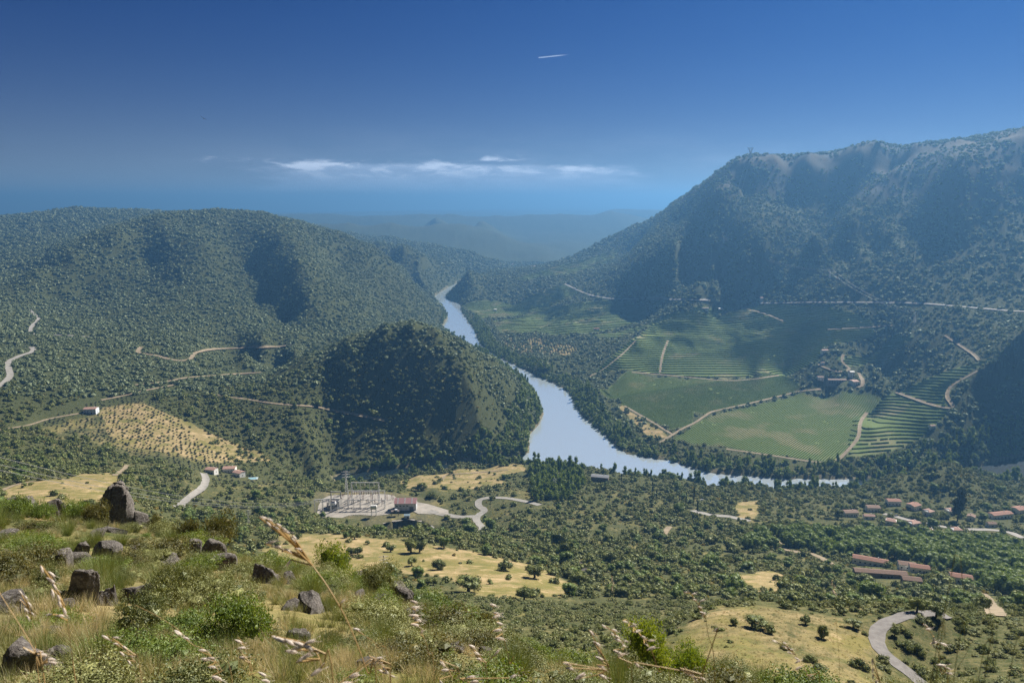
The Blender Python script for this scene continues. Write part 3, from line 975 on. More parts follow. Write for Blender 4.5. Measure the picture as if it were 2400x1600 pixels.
# ------------------------------------------------------------------ plants: materials and meshes
def foliage_nodes(t, base, var, tip, trans=0.30, warm=(1.35, 1.25, 0.55)):
    oi = t.n('ShaderNodeObjectInfo').outputs['Random']
    pos = t.n('ShaderNodeTexCoord').outputs['Object']
    n = t.noise(pos, 2.3, 3, 0.6)
    # leaves differ a little one from the next
    isl = t.n('ShaderNodeNewGeometry').outputs['Random Per Island']
    n = t.math('ADD', n, t.math('MULTIPLY', t.math('SUBTRACT', isl, 0.5), 0.5))
    c = t.mix(t.remap(oi, 0.0, 1.0, smooth=False), base, var)
    c = t.mix(t.math('MULTIPLY', t.remap(n, 0.45, 0.75), 0.7), c, tip)
    d = t.n('ShaderNodeBsdfDiffuse'); tr = t.n('ShaderNodeBsdfTranslucent')
    t.l(c, d.inputs[0])
    t.l(t.mix(1.0, c, warm, 'MULTIPLY'), tr.inputs[0])
    m = t.n('ShaderNodeMixShader'); m.inputs[0].default_value = trans
    t.l(d.outputs[0], m.inputs[1]); t.l(tr.outputs[0], m.inputs[2])
    gl = t.n('ShaderNodeBsdfGlossy'); gl.inputs['Roughness'].default_value = 0.55
    gl.inputs[0].default_value = (0.8, 0.85, 0.8, 1)
    m2 = t.n('ShaderNodeMixShader'); m2.inputs[0].default_value = 0.035
    t.l(m.outputs[0], m2.inputs[1]); t.l(gl.outputs[0], m2.inputs[2])
    return m2.outputs[0]


FOL = lambda name, b, v, tp, tr=0.3: material(name, foliage_nodes, base=b, var=v, tip=tp, trans=tr)
M_OAK = FOL('oak_leaves', (0.045, 0.068, 0.014), (0.125, 0.150, 0.030), (0.28, 0.29, 0.070), .12)
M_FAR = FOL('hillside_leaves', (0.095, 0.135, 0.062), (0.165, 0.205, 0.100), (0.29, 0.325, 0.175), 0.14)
M_BRIGHT = FOL('poplar_leaves', (0.075, 0.125, 0.020), (0.130, 0.190, 0.032), (0.24, 0.30, 0.055), 0.35)
M_MIXED = FOL('broadleaf_leaves', (0.085, 0.125, 0.028), (0.15, 0.19, 0.045), (0.28, 0.31, 0.09), 0.25)
M_PINE = FOL('cypress_leaves', (0.018, 0.028, 0.012), (0.028, 0.042, 0.016), (0.045, 0.06, 0.022), 0.1)
M_YEL = FOL('broom_flower', (0.14, 0.13, 0.03), (0.26, 0.20, 0.03), (0.42, 0.30, 0.03), 0.3)
M_OLIVE = FOL('olive_leaves', (0.085, 0.10, 0.055), (0.12, 0.135, 0.08), (0.18, 0.19, 0.12), 0.2)
M_LIME = FOL('fresh_leaves', (0.10, 0.155, 0.015), (0.14, 0.19, 0.02), (0.24, 0.27, 0.03), 0.45)
M_GREY = FOL('greygreen_leaves', (0.080, 0.100, 0.030), (0.18, 0.19, 0.060), (0.36, 0.36, 0.14), .18)
M_VINE = FOL('vine_leaves', (0.055, 0.090, 0.022), (0.085, 0.125, 0.035), (0.13, 0.165, 0.05), 0.35)
M_BROOM = FOL('broom_stems', (0.10, 0.145, 0.038), (0.17, 0.20, 0.060), (0.32, 0.32, 0.12), 0.2)
M_STRAW = material('dry_grass', foliage_nodes, base=(0.34, 0.275, 0.14), var=(0.46, 0.38, 0.21), tip=(0.62, 0.53, 0.34), trans=0.4, warm=(1.1, 1.05, .85))
M_GRASSG = material('green_grass', foliage_nodes, base=(0.13, 0.15, 0.055), var=(0.22, 0.21, 0.09), tip=(0.36, 0.32, 0.15), trans=0.35, warm=(1.15, 1.15, .7))


def plain_nodes(t, color, rough=0.8, color2=None, scale=3.0, metal=0.0, spec=0.2, bump=0.0):
    bs = t.n('ShaderNodeBsdfPrincipled')
    bs.inputs['Roughness'].default_value = rough
    bs.inputs['Metallic'].default_value = metal
    bs.inputs['Specular IOR Level'].default_value = spec
    pos = t.n('ShaderNodeTexCoord').outputs['Object']
    n = t.noise(pos, scale, 6, 0.65)
    c2 = color2 or tuple(c * 0.72 for c in color)
    t.l(t.mix(t.remap(n, 0.35, 0.65), color, c2), bs.inputs['Base Color'])
    if bump:
        b = t.n('ShaderNodeBump'); b.inputs['Distance'].default_value = bump
        t.l(n, b.inputs['Height']); t.l(b.outputs[0], bs.inputs['Normal'])
    return bs.outputs[0]


PM = lambda name, c, **k: material(name, plain_nodes, color=c, **k)
M_BARK = PM('bark', (0.10, 0.075, 0.055), scale=4)
M_TWIG = PM('twig', (0.16, 0.12, 0.08), scale=9)

ICO = {}


def ico(sub):
    if sub in ICO: return ICO[sub]
    import bmesh
    bm = bmesh.new()
    bmesh.ops.create_icosphere(bm, subdivisions=sub, radius=1.0)
    V = np.array([v.co[:] for v in bm.verts]); Fc = np.array([[v.index for v in f.verts] for f in bm.faces])
    bm.free()
    ICO[sub] = (V, Fc)
    return V, Fc


def blob(c, r, sub, rough, g):
    V, Fc = ico(sub)
    V = V.copy()
    n = np.zeros(len(V))
    for k in range(3):
        d = g.normal(size=3); d /= np.linalg.norm(d)
        n += np.sin(V @ d * (3 + 2 * k) + g.uniform(0, 6)) / (k + 1)
    V = V * (1 + rough * n * 0.4 + g.uniform(-rough, rough, len(V)) * 0.5)[:, None]
    return V * np.asarray(r) + np.asarray(c), Fc


def leaf_quads(cen, nrm, size, g, squash=0.55):
    """small leaf-sized faces at the given points, facing roughly along nrm"""
    n = len(cen)
    a = g.normal(size=(n, 3)); nn = nrm + 0.7 * g.normal(size=(n, 3))
    nn /= np.linalg.norm(nn, axis=1)[:, None] + 1e-9
    u = np.cross(nn, a); u /= np.linalg.norm(u, axis=1)[:, None] + 1e-9
    w = np.cross(nn, u)
    s = (size * g.uniform(0.6, 1.35, n))[:, None]
    V = np.stack([cen - u * s, cen - w * s * squash + nn * s * .15, cen + u * s, cen + w * s * squash + nn * s * .15], 1).reshape(-1, 3)
    Q = np.arange(n * 4).reshape(n, 4)
    return V, Q


class Acc:
    def __init__(s): s.V = []; s.F = []; s.n = 0
    def add(s, V, Fc):
        Fc = np.asarray(Fc)
        if Fc.shape[1] == 3: Fc = np.concatenate([Fc, np.full((len(Fc), 1), -1)], 1)
        s.V.append(np.asarray(V)); s.F.append(np.where(Fc >= 0, Fc + s.n, -1)); s.n += len(V)
    def mesh(s, name, mat, smooth=False, mats=None, mi=None):
        V = np.concatenate(s.V).astype(np.float32); Fc = np.concatenate(s.F)
        tri = Fc[:, 3] < 0
        cnt = np.where(tri, 3, 4)
        idx = Fc[np.arange(4)[None] < cnt[:, None]].astype(np.int32)
        me = bpy.data.meshes.new(name)
        me.vertices.add(len(V)); me.vertices.foreach_set('co', V.ravel())
        me.loops.add(len(idx)); me.loops.foreach_set('vertex_index', idx)
        me.polygons.add(len(Fc)); me.polygons.foreach_set('loop_start', np.concatenate([[0], np.cumsum(cnt)[:-1]]).astype(np.int32))
        me.materials.append(mat)
        me.polygons.foreach_set('use_smooth', np.full(len(Fc), bool(smooth)))
        me.update(); me.validate()
        return me


def crown(seed, lobes=6, leaves=220, leaf=0.16, sub=1, height=1.25, spread=0.62, lobe_r=0.55, top=0.0, core=0.78, base=0.15):
    """crown about 1 in radius standing on z = 0, lobes with gaps between, leaf faces all over"""
    g = np.random.default_rng(seed)
    acc = Acc()
    L = []
    for i in range(lobes):
        t = i / max(1, lobes - 1)
        ang = g.uniform(0, 2 * math.pi) if lobes < 4 else 2 * math.pi * i / lobes * 2.4 + g.uniform(-.5, .5)
        rad = spread * math.sqrt(g.uniform(0.15, 1)) * (1 - top * t)
        z = base + (height - lobe_r - base) * g.uniform(0.15, 1.0) if i else height - lobe_r * .9
        if i == 0: rad *= 0.3
        lr = lobe_r * g.uniform(0.68, 1.1) * (1 - 0.35 * top * t)
        L.append((np.array([rad * math.cos(ang), rad * math.sin(ang), max(z, lr * .7)]), lr))
    for c, lr in L:
        V, Fc = blob(c, (lr * core, lr * core, lr * core * .85), sub, 0.22, g)
        acc.add(V, Fc)
    w = np.array([l[1] ** 2 for l in L]); w /= w.sum()
    k = g.choice(len(L), leaves, p=w)
    d = g.normal(size=(leaves, 3)); d /= np.linalg.norm(d, axis=1)[:, None]
    C = np.array([l[0] for l in L])[k]; rr = np.array([l[1] for l in L])[k]
    ok = d[:, 2] > -0.75
    cen = C + d * (rr * g.uniform(0.82, 1.18, leaves))[:, None] * np.array([1, 1, .9])
    V, Qd = leaf_quads(cen[ok], d[ok], leaf, g)
    acc.add(V, Qd)
    return acc


def bush_fine(seed, n=2600, leaf=0.028, r=(1, 1, .8), lobes=9, core=True):
    g = np.random.default_rng(seed)
    acc = Acc()
    L = []
    for i in range(lobes):
        a = g.uniform(0, 6.28); q = g.uniform(0, .62) ** 0.7
        L.append((np.array([q * math.cos(a), q * math.sin(a), g.uniform(.2, .62)]), g.uniform(.26, .42)))
    if core:
        for c, lr in L:
            V, Fc = blob(c * np.array(r), np.array((lr * .5,) * 3) * np.array(r), 1, .3, g); acc.add(V, Fc)
    w = np.array([l[1] ** 2 for l in L]); w /= w.sum()
    # leaf sprays: short clusters along twigs
    ns = n // 7
    k = g.choice(len(L), ns, p=w)
    d = g.normal(size=(ns, 3)); d[:, 2] = np.abs(d[:, 2]) * 1.0 - .25; d /= np.linalg.norm(d, axis=1)[:, None]
    cc = np.array([l[0] for l in L])[k] + d * (np.array([l[1] for l in L])[k] * g.uniform(.75, 1.25, ns))[:, None]
    cen = np.repeat(cc, 7, 0) + g.normal(size=(ns * 7, 3)) * 0.035 + np.repeat(d, 7, 0) * g.uniform(-.06, .10, (ns * 7, 1))
    cen = cen * np.array(r)
    cen = cen[cen[:, 2] > 0.02]
    V, Qd = leaf_quads(cen, np.tile([[0, 0, .5]], (len(cen), 1)), leaf, g, .5)
    acc.add(V, Qd)
    return acc


def blades(seed, n, length, width, spread, lean, curve, seg=3, base_r=0.1, droop=0.0):
    g = np.random.default_rng(seed)
    a = g.uniform(0, 2 * math.pi, n)
    br = base_r * np.sqrt(g.uniform(0, 1, n))
    base = np.stack([br * np.cos(a), br * np.sin(a), np.zeros(n)], 1)
    a2 = a + g.normal(0, .7, n)
    L = length * g.uniform(.55, 1.1, n); ln = lean * g.uniform(.1, 1, n); cv = curve * g.uniform(-.3, 1, n)
    dirh = np.stack([np.cos(a2), np.sin(a2), np.zeros(n)], 1)
    side = np.stack([-np.sin(a2), np.cos(a2), np.zeros(n)], 1)
    yaw = g.uniform(0, math.pi, n)
    side = side * np.cos(yaw)[:, None] + dirh * np.sin(yaw)[:, None]
    rows = []
    p = base.copy(); ang = ln.copy()
    for s in range(seg + 1):
        w = width * (1 - s / (seg + .25)) * .5
        rows.append((p - side * w, p + side * w))
        step = (L / seg)[:, None]
        p = p + step * (dirh * np.sin(ang)[:, None] + np.array([0, 0, 1]) * np.cos(ang)[:, None])
        ang = ang + cv / seg
    V = np.stack([x for r_ in rows for x in r_], 1)  # n, 2(seg+1), 3
    Fc = []
    for s in range(seg):
        Fc.append([2 * s, 2 * s + 1, 2 * s + 3, 2 * s + 2])
    Fc = np.array(Fc)[None] + (np.arange(n) * 2 * (seg + 1))[:, None, None]
    acc = Acc(); acc.add(V.reshape(-1, 3), Fc.reshape(-1, 4))
    return acc


def proto(name, me):
    """a mesh kept as data only, used by copies and by scattered ground cover"""
    return bpy.data.objects.new(name, me)


def far_mesh(seed):
    g = np.random.default_rng(seed)
    acc = Acc()
    for q in range(1 + seed % 3):
        a = g.uniform(0, 6.28); dd = .75 * (q > 0)
        V, Fc = blob((dd * math.cos(a), dd * math.sin(a), .55), np.array((1, .9, .78)) * (1 if q == 0 else g.uniform(.5, .85)), 1, .34, g); acc.add(V, Fc)
    d = g.normal(size=(26, 3)); d[:, 2] = np.abs(d[:, 2]); d /= np.linalg.norm(d, axis=1)[:, None]
    V, Qd = leaf_quads(d * np.array([1, .95, .8]) + [0, 0, .6], d, .34, g); acc.add(V, Qd)
    return acc


FARP = [proto('far_shrub', far_mesh(s).mesh('far_shrub', M_FAR)) for s in range(6)]
OAKP = [proto('oak', crown(10 + s).mesh('oak_crown', M_OAK)) for s in range(4)]
OAKN = [crown(30 + s, lobes=9, leaves=1500, leaf=.062, sub=2, lobe_r=.46).mesh('oak_crown', M_OAK) for s in range(3)]
SHRUB_MID = [proto('scrub', crown(50 + s, lobes=4, leaves=150, leaf=.17, height=.95, lobe_r=.5).mesh('scrub', M_GREY)) for s in range(3)]
SHRUB_NEAR = [proto('scrub_near', crown(60 + s, lobes=7, leaves=900, leaf=.075, sub=1, height=.95, lobe_r=.42).mesh('scrub', M_OAK)) for s in range(3)]
SHRUB_NEAR2 = [proto('scrub_near', crown(65 + s, lobes=7, leaves=900, leaf=.07, sub=1, height=.9, lobe_r=.40).mesh('scrub', M_GREY)) for s in range(2)]
POPP = [proto('poplar', crown(70 + s, lobes=9, leaves=330, leaf=.17, height=2.6, lobe_r=.55, spread=.5, top=.55).mesh('poplar_crown', M_BRIGHT)) for s in range(4)]
BRIP = [proto('broadleaf', crown(80 + s, lobes=8, leaves=330, leaf=.15, height=1.7, lobe_r=.55).mesh('broadleaf_crown', M_BRIGHT)) for s in range(3)]
MIXP = [proto('mixed', crown(380 + s, lobes=6 + s, leaves=240, leaf=.16, height=1.2 + .25 * s, lobe_r=.5).mesh('broadleaf_crown', M_MIXED)) for s in range(4)]
YELP = [proto('yellow_broom', crown(85 + s, lobes=4, leaves=160, leaf=.13, height=.8, lobe_r=.45).mesh('yellow_broom', M_YEL)) for s in range(2)]
OLIP = [proto('olive', crown(90 + s, lobes=4, leaves=130, leaf=.20, height=1.3, lobe_r=.55, spread=.45).mesh('olive_crown', M_OLIVE)) for s in range(3)]


def gn_scatter(name, P3, scale, rot, protos, tilt=None):
    n = len(P3)
    me = bpy.data.meshes.new(name)
    me.vertices.add(n)
    me.vertices.foreach_set('co', np.asarray(P3, np.float32).ravel())
    a = me.attributes.new('size', 'FLOAT_VECTOR', 'POINT'); a.data.foreach_set('vector', np.asarray(scale, np.float32).ravel())
    R3 = np.zeros((n, 3), np.float32); R3[:, 2] = rot
    if tilt is not None: R3[:, :2] = tilt
    a = me.attributes.new('turn', 'FLOAT_VECTOR', 'POINT'); a.data.foreach_set('vector', R3.ravel())
    a = me.attributes.new('pick', 'INT', 'POINT'); a.data.foreach_set('value', rng.integers(0, len(protos), n).astype(np.int32))
    o = link(name, me)
    ng = bpy.data.node_groups.new(name, 'GeometryNodeTree')
    ng.interface.new_socket('Geometry', in_out='INPUT', socket_type='NodeSocketGeometry')
    ng.interface.new_socket('Geometry', in_out='OUTPUT', socket_type='NodeSocketGeometry')
    N = ng.nodes; Lk = ng.links
    gi = N.new('NodeGroupInput'); go = N.new('NodeGroupOutput')
    ip = N.new('GeometryNodeInstanceOnPoints')
    jo = N.new('GeometryNodeJoinGeometry')
    for p in protos:
        oi = N.new('GeometryNodeObjectInfo'); oi.inputs['Object'].default_value = p; oi.inputs['As Instance'].default_value = True
        Lk.new(oi.outputs['Geometry'], jo.inputs[0])

    def na(nm, ty):
        x = N.new('GeometryNodeInputNamedAttribute'); x.data_type = ty; x.inputs[0].default_value = nm
        return x.outputs[0]
    Lk.new(gi.outputs[0], ip.inputs['Points']); Lk.new(jo.outputs[0], ip.inputs['Instance'])
    ip.inputs['Pick Instance'].default_value = True
    Lk.new(na('pick', 'INT'), ip.inputs['Instance Index'])
    e2r = N.new('FunctionNodeEulerToRotation')
    Lk.new(na('turn', 'FLOAT_VECTOR'), e2r.inputs[0])
    Lk.new(e2r.outputs[0], ip.inputs['Rotation']); Lk.new(na('size', 'FLOAT_VECTOR'), ip.inputs['Scale'])
    Lk.new(ip.outputs[0], go.inputs[0])
    md = o.modifiers.new('scatter', 'NODES'); md.node_group = ng
    tag(o, kind='stuff')
    return o
# ------------------------------------------------------------------ where plants grow
NO_PLANT = []      # (x, y, radius) discs kept clear: houses and the like


def scatter_pts(r0, r1, spacing, azmax=38.5):
    A = R(2 * azmax) * 0.5 * (r1 * r1 - r0 * r0)
    n = int(A / spacing ** 2)
    r = np.sqrt(rng.uniform(r0 * r0, r1 * r1, n)); a = rng.uniform(-R(azmax), R(azmax), n)
    return r * np.sin(a), r * np.cos(a)


def visible(x, y, z, h, margin=0.004):
    i, j, a, b = grid_idx(x, y)
    jm = np.maximum(j - 2, 0)
    q = (z + h - CAMZ) / np.hypot(x, y)
    return q > QMAX[i, jm] - margin


road_lines = []     # filled before the scatter: (xy polyline, half width)


def road_mask(x, y, extra=1.5):
    ok = np.ones(len(x), bool)
    for pl, hw in road_lines:
        mn = pl.min(0) - 20; mx = pl.max(0) + 20
        s = (x > mn[0]) & (x < mx[0]) & (y > mn[1]) & (y < mx[1])
        if s.any():
            d = seg_dist(x[s], y[s], pl, False)
            k = np.where(s)[0][d < hw + extra]
            ok[k] = False
    for cx, cy, rr in NO_PLANT:
        ok &= (x - cx) ** 2 + (y - cy) ** 2 > rr * rr
    return ok


def keep_common(x, y, extra=2.0):
    z = H(x, y)
    ok = H(x, y, rd) > 2.0
    ok &= H(x, y, field) < 0.25
    ok &= H(x, y, padm) < 0.3
    ok &= road_mask(x, y, extra)
    return z, ok
# ------------------------------------------------------------------ roads and tracks
M_ASPHALT = PM('asphalt', (0.15, 0.14, 0.135), color2=(0.20, 0.19, 0.18), scale=0.6, rough=.9)
M_DIRT = PM('dirt_track', (0.28, 0.225, 0.155), color2=(0.19, 0.155, 0.10), scale=0.15, rough=.95)
M_CONC = PM('pale_concrete', (0.29, 0.275, 0.25), color2=(0.22, 0.21, 0.19), scale=0.2)


def smooth_line(W, k=6):
    W = np.asarray(W, float)
    if len(W) < 3: return W
    out = []
    n = len(W)
    for i in range(n - 1):
        p0 = W[max(i - 1, 0)]; p1 = W[i]; p2 = W[i + 1]; p3 = W[min(i + 2, n - 1)]
        for t in np.arange(k) / k:
            out.append(.5 * ((2 * p1) + (-p0 + p2) * t + (2 * p0 - 5 * p1 + 4 * p2 - p3) * t * t + (-p0 + 3 * p1 - 3 * p2 + p3) * t ** 3))
    out.append(W[-1])
    return np.array(out)


def ribbon(name, pp, width, mat, lift=0.3, world_pts=None, jitter=0.05, clear=True):
    if world_pts is None:
        PL = smooth_line(pp)
        dpx = np.r_[0, np.cumsum(np.hypot(*(np.diff(PL, axis=0).T)))]
        sp = np.linspace(0, dpx[-1], max(3, int(dpx[-1] / 7)))
        W = hits(list(zip(np.interp(sp, dpx, PL[:, 0]), np.interp(sp, dpx, PL[:, 1]))))[:, :2]
    else:
        W = np.asarray(world_pts)
    # drop jumps across hidden ground
    L = smooth_line(W)
    # resample
    d = np.r_[0, np.cumsum(np.hypot(*(np.diff(L, axis=0).T)))]
    n = max(4, int(d[-1] / max(2.0, width * .5)))
    n = min(n, 500)
    s = np.linspace(0, d[-1], n)
    L = np.stack([np.interp(s, d, L[:, 0]), np.interp(s, d, L[:, 1])], 1)
    t = np.gradient(L, axis=0); t /= np.linalg.norm(t, axis=1)[:, None] + 1e-9
    nr = np.stack([-t[:, 1], t[:, 0]], 1)
    g = np.random.default_rng(len(name) + n)
    offs = [-.5, -.25, 0, .25, .5]
    rows = []
    zc = H(L[:, 0], L[:, 1])
    for o in offs:
        q = L + nr * (o * width)[None] if np.ndim(o) else L + nr * (width * (o + (g.uniform(-jitter, jitter, n)[:, None] if abs(o) == .5 else 0)))
        z = np.maximum(H(q[:, 0], q[:, 1]), zc - .3) + lift
        rows.append(np.stack([q[:, 0], q[:, 1], z], 1))
    V = np.stack(rows, 1).reshape(-1, 3)
    I = np.arange(n * 5).reshape(n, 5)
    Qd = np.stack([I[:-1, :-1], I[:-1, 1:], I[1:, 1:], I[1:, :-1]], 2).reshape(-1, 4)
    me = fast_mesh(name, V, Qd, mat, smooth=True)
    o = link(name, me)
    tag(o, kind='structure')
    if clear: road_lines.append((L, width * .5))
    return o


ROADS = [
    ('road', [(2125, 1580), (2104, 1559), (2061, 1525), (2023, 1490), (2013, 1462), (2026, 1437), (2054, 1422), (2086, 1412), (2125, 1408), (2170, 1409)], 3.7, M_ASPHALT, .12),
    ('road', [(467, 1087), (473, 1104), (463, 1124), (433, 1144), (410, 1167)], 8, M_CONC, .35),
    ('road', [(-30, 900), (3, 884), (23, 864), (20, 847), (20, 831), (47, 817), (77, 807), (72, 797)], 9, M_CONC, .5),
    ('road', [(68, 712), (85, 728), (88, 735), (72, 752), (70, 760), (80, 768), (150, 770), (215, 775)], 8, M_CONC, .6),
    ('road', [(325, 797), (318, 809), (360, 817), (400, 827), (430, 827), (443, 819), (447, 812), (477, 805), (533, 800), (633, 797), (670, 791)], 8, M_DIRT, .6),
    ('track', [(310, 884), (383, 876), (433, 867), (533, 860), (600, 855)], 6, M_DIRT, .5),
    ('track', [(233, 919), (283, 909), (333, 897), (400, 884)], 5, M_DIRT, .5),
    ('track', [(467, 899), (520, 911), (560, 916), (633, 927), (717, 934), (784, 947), (884, 966)], 4.5, M_DIRT, .6),
    ('track', [(-20, 990), (0, 987), (67, 976), (113, 962), (190, 948)], 4, M_DIRT, .4),
    ('track', [(0, 1128), (40, 1112), (80, 1105)], 4, M_DIRT, .3),
    ('track', [(265, 1092), (285, 1078), (292, 1068)], 5, M_DIRT, .3),
    ('road', [(1240, 1160), (1217, 1154), (1177, 1146), (1147, 1143), (1117, 1144), (1099, 1151), (1101, 1163), (1113, 1172), (1101, 1182), (1093, 1191), (1101, 1204), (1110, 1213), (1100, 1221), (1080, 1224)], 8.5, M_CONC, .45),
    ('road', [(945, 1164), (991, 1175), (1024, 1182), (1057, 1187), (1092, 1186)], 9, M_CONC, .35),
    ('track', [(1014, 1104), (1021, 1094), (1037, 1089), (1084, 1086), (1167, 1079)], 4, M_DIRT, .4),
    ('road', [(1590, 1172), (1604, 1176), (1639, 1184), (1676, 1187), (1720, 1197)], 10, M_CONC, .4),
    ('track', [(1523, 1231), (1530, 1219), (1538, 1209)], 6, M_DIRT, .4),
    ('track', [(1782, 1240), (1792, 1252), (1804, 1262), (1840, 1270), (1873, 1275), (1911, 1296)], 7, M_DIRT, .4),
    ('road', [(2030, 1180), (2051, 1184), (2086, 1194), (2133, 1203), (2180, 1212), (2226, 1216), (2273, 1217), (2320, 1223), (2348, 1236)], 8, M_CONC, .4),
    ('track', [(2198, 1350), (2211, 1359), (2240, 1362), (2261, 1367), (2280, 1395), (2289, 1415)], 5, M_DIRT, .3),
    ('vineyard_track', [(1915, 1064), (1945, 1037), (1971, 1004), (1976, 971), (1991, 947)], 6, M_DIRT, .4),
    ('vineyard_track', [(2058, 901), (2101, 917), (2148, 932), (2188, 936), (2175, 911), (2185, 887), (2218, 867), (2245, 852)], 6, M_DIRT, .5),
    ('vineyard_track', [(1516, 1016), (1545, 998), (1568, 984), (1595, 971), (1621, 954), (1641, 944), (1718, 927), (1785, 911), (1835, 899), (1885, 894)], 5, M_DIRT, .4),
    ('vineyard_track', [(1668, 1031), (1768, 1045), (1851, 1058), (1908, 1064)], 5, M_DIRT, .4),
    ('vineyard_track', [(1534, 782), (1521, 819), (1516, 856)], 5, M_DIRT, .5),
    ('vineyard_track', [(1351, 866), (1384, 849), (1407, 832), (1434, 809), (1461, 782)], 5, M_DIRT, .5),
    ('vineyard_track', [(1451, 855), (1517, 860), (1568, 865), (1685, 874), (1790, 862)], 4.5, M_DIRT, .4),
    ('vineyard_track', [(1434, 932), (1484, 961), (1534, 991), (1545, 998)], 5, M_DIRT, .4),
    ('vineyard_track', [(1878, 837), (1921, 853), (1951, 848), (1935, 831), (1937, 814)], 6, M_DIRT, .4),
    ('vineyard_track', [(1971, 856), (1981, 874), (1978, 887), (1955, 888)], 7, M_DIRT, .4),
    ('vineyard_track', [(2170, 770), (2201, 791), (2235, 814), (2248, 828)], 5, M_DIRT, .5),
    ('mountain_road', [(1745, 697), (1820, 696), (1901, 695), (2101, 697), (2268, 710), (2328, 715), (2400, 716)], 7, M_CONC, .8),
    ('mountain_road', [(1297, 652), (1314, 660), (1347, 675), (1377, 682), (1414, 687), (1500, 688), (1568, 689), (1630, 690)], 8, M_CONC, .8),
    ('vineyard_track', [(1700, 706), (1760, 722), (1800, 738)], 5, M_DIRT, .6),
    ('vineyard_track', [(1900, 757), (1990, 752), (2050, 748)], 5, M_DIRT, .6),
]
for nm, pp, w, mt, lf in ROADS:
    ribbon(nm, pp, w, mt, lf)
# the concrete kerb edge where the tarmac meets the verge is grass: no kerb in the picture

# ------------------------------------------------------------------ vineyards: hedge rows as level lines
def hedge_rows(name, pp, g, spacing, cell=4.0, width=1.3, height=1.5, mat=None, kind='stuff', seed=1, gap=0.0):
    """rows of vines where g(x, y, z) passes multiples of spacing, inside the outline"""
    W = hits(pp)[:, :2]
    mn, mx = W.min(0), W.max(0)
    xs = np.arange(mn[0], mx[0], cell); ys = np.arange(mn[1], mx[1], cell)
    X, Y = np.meshgrid(xs, ys, indexing='ij')
    Z = H(X, Y)
    # light smoothing so that contour rows run clean
    for _ in range(3):
        Zp = np.pad(Z, 1, mode='edge')
        Z = (Zp[1:-1, 1:-1] * 2 + Zp[:-2, 1:-1] + Zp[2:, 1:-1] + Zp[1:-1, :-2] + Zp[1:-1, 2:]) / 6
    G = g(X, Y, Z) / spacing
    S0, S1 = [], []
    # two triangles per cell
    for tri_ in (((0, 0), (1, 0), (1, 1)), ((0, 0), (1, 1), (0, 1))):
        pts3 = [(X[a:X.shape[0] - 1 + a, b:X.shape[1] - 1 + b].ravel(), Y[a:X.shape[0] - 1 + a, b:X.shape[1] - 1 + b].ravel(), G[a:X.shape[0] - 1 + a, b:X.shape[1] - 1 + b].ravel()) for a, b in tri_]
        gm = np.minimum(np.minimum(pts3[0][2], pts3[1][2]), pts3[2][2]); gM = np.maximum(np.maximum(pts3[0][2], pts3[1][2]), pts3[2][2])
        for k in range(3):
            lev = np.floor(gm) + 1 + k
            s = lev <= gM
            if not s.any(): break
            P_ = []
            for (i, j) in ((0, 1), (1, 2), (2, 0)):
                a, b = pts3[i], pts3[j]
                den = b[2][s] - a[2][s]
                t = (lev[s] - a[2][s]) / np.where(np.abs(den) < 1e-9, 1e-9, den)
                okk = (t >= 0) & (t <= 1)
                P_.append((np.stack([a[0][s] + (b[0][s] - a[0][s]) * t, a[1][s] + (b[1][s] - a[1][s]) * t], 1), okk))
            A = np.full((s.sum(), 2), np.nan); B = A.copy()
            for q, okk in P_:
                fa = okk & np.isnan(A[:, 0])
                fb = okk & ~fa & np.isnan(B[:, 0])
                A[fa] = q[fa]; B[fb] = q[fb]
            good = ~np.isnan(A[:, 0]) & ~np.isnan(B[:, 0])
            S0.append(A[good]); S1.append(B[good])
    A = np.concatenate(S0); B = np.concatenate(S1)
    m = (A + B) / 2
    ok = inside(m[:, 0], m[:, 1], W) & (np.hypot(*(A - B).T) > .3)
    gg = np.random.default_rng(seed)
    ok &= fbm(m[:, 0] / 18, m[:, 1] / 18, 3, seed + 60) > -.66
    if gap: ok &= gg.uniform(0, 1, len(ok)) > gap
    ok &= road_mask(m[:, 0], m[:, 1], 1.0)
    A, B = A[ok], B[ok]
    n = len(A)
    d = B - A; L = np.hypot(d[:, 0], d[:, 1])[:, None]; d /= L
    nr = np.stack([-d[:, 1], d[:, 0]], 1)
    A = A - d * .15; B = B + d * .15
    hA = height * (1 + .22 * vnoise(A[:, 0] / 3, A[:, 1] / 3, seed)); hB = height * (1 + .22 * vnoise(B[:, 0] / 3, B[:, 1] / 3, seed))
    zA = H(A[:, 0], A[:, 1]); zB = H(B[:, 0], B[:, 1])
    w = width * .5
    V = []
    for (q, z, h, sx, top) in ((A, zA, hA, -1, 0), (A, zA, hA, -.75, 1), (A, zA, hA, .75, 1), (A, zA, hA, 1, 0), (B, zB, hB, -1, 0), (B, zB, hB, -.75, 1), (B, zB, hB, .75, 1), (B, zB, hB, 1, 0)):
        p2 = q + nr * (w * sx)
        V.append(np.stack([p2[:, 0], p2[:, 1], z - .3 + (h + .3) * top], 1))
    V = np.stack(V, 1).reshape(-1, 3)
    Fc = np.array([[0, 1, 5, 4], [1, 2, 6, 5], [2, 3, 7, 6]])[None] + (np.arange(n) * 8)[:, None, None]
    me = fast_mesh(name, V, Fc.reshape(-1, 4), mat or M_VINEROW)
    o = link(name, me)
    tag(o, kind='stuff')
    print(name, n, 'segments')
    return o


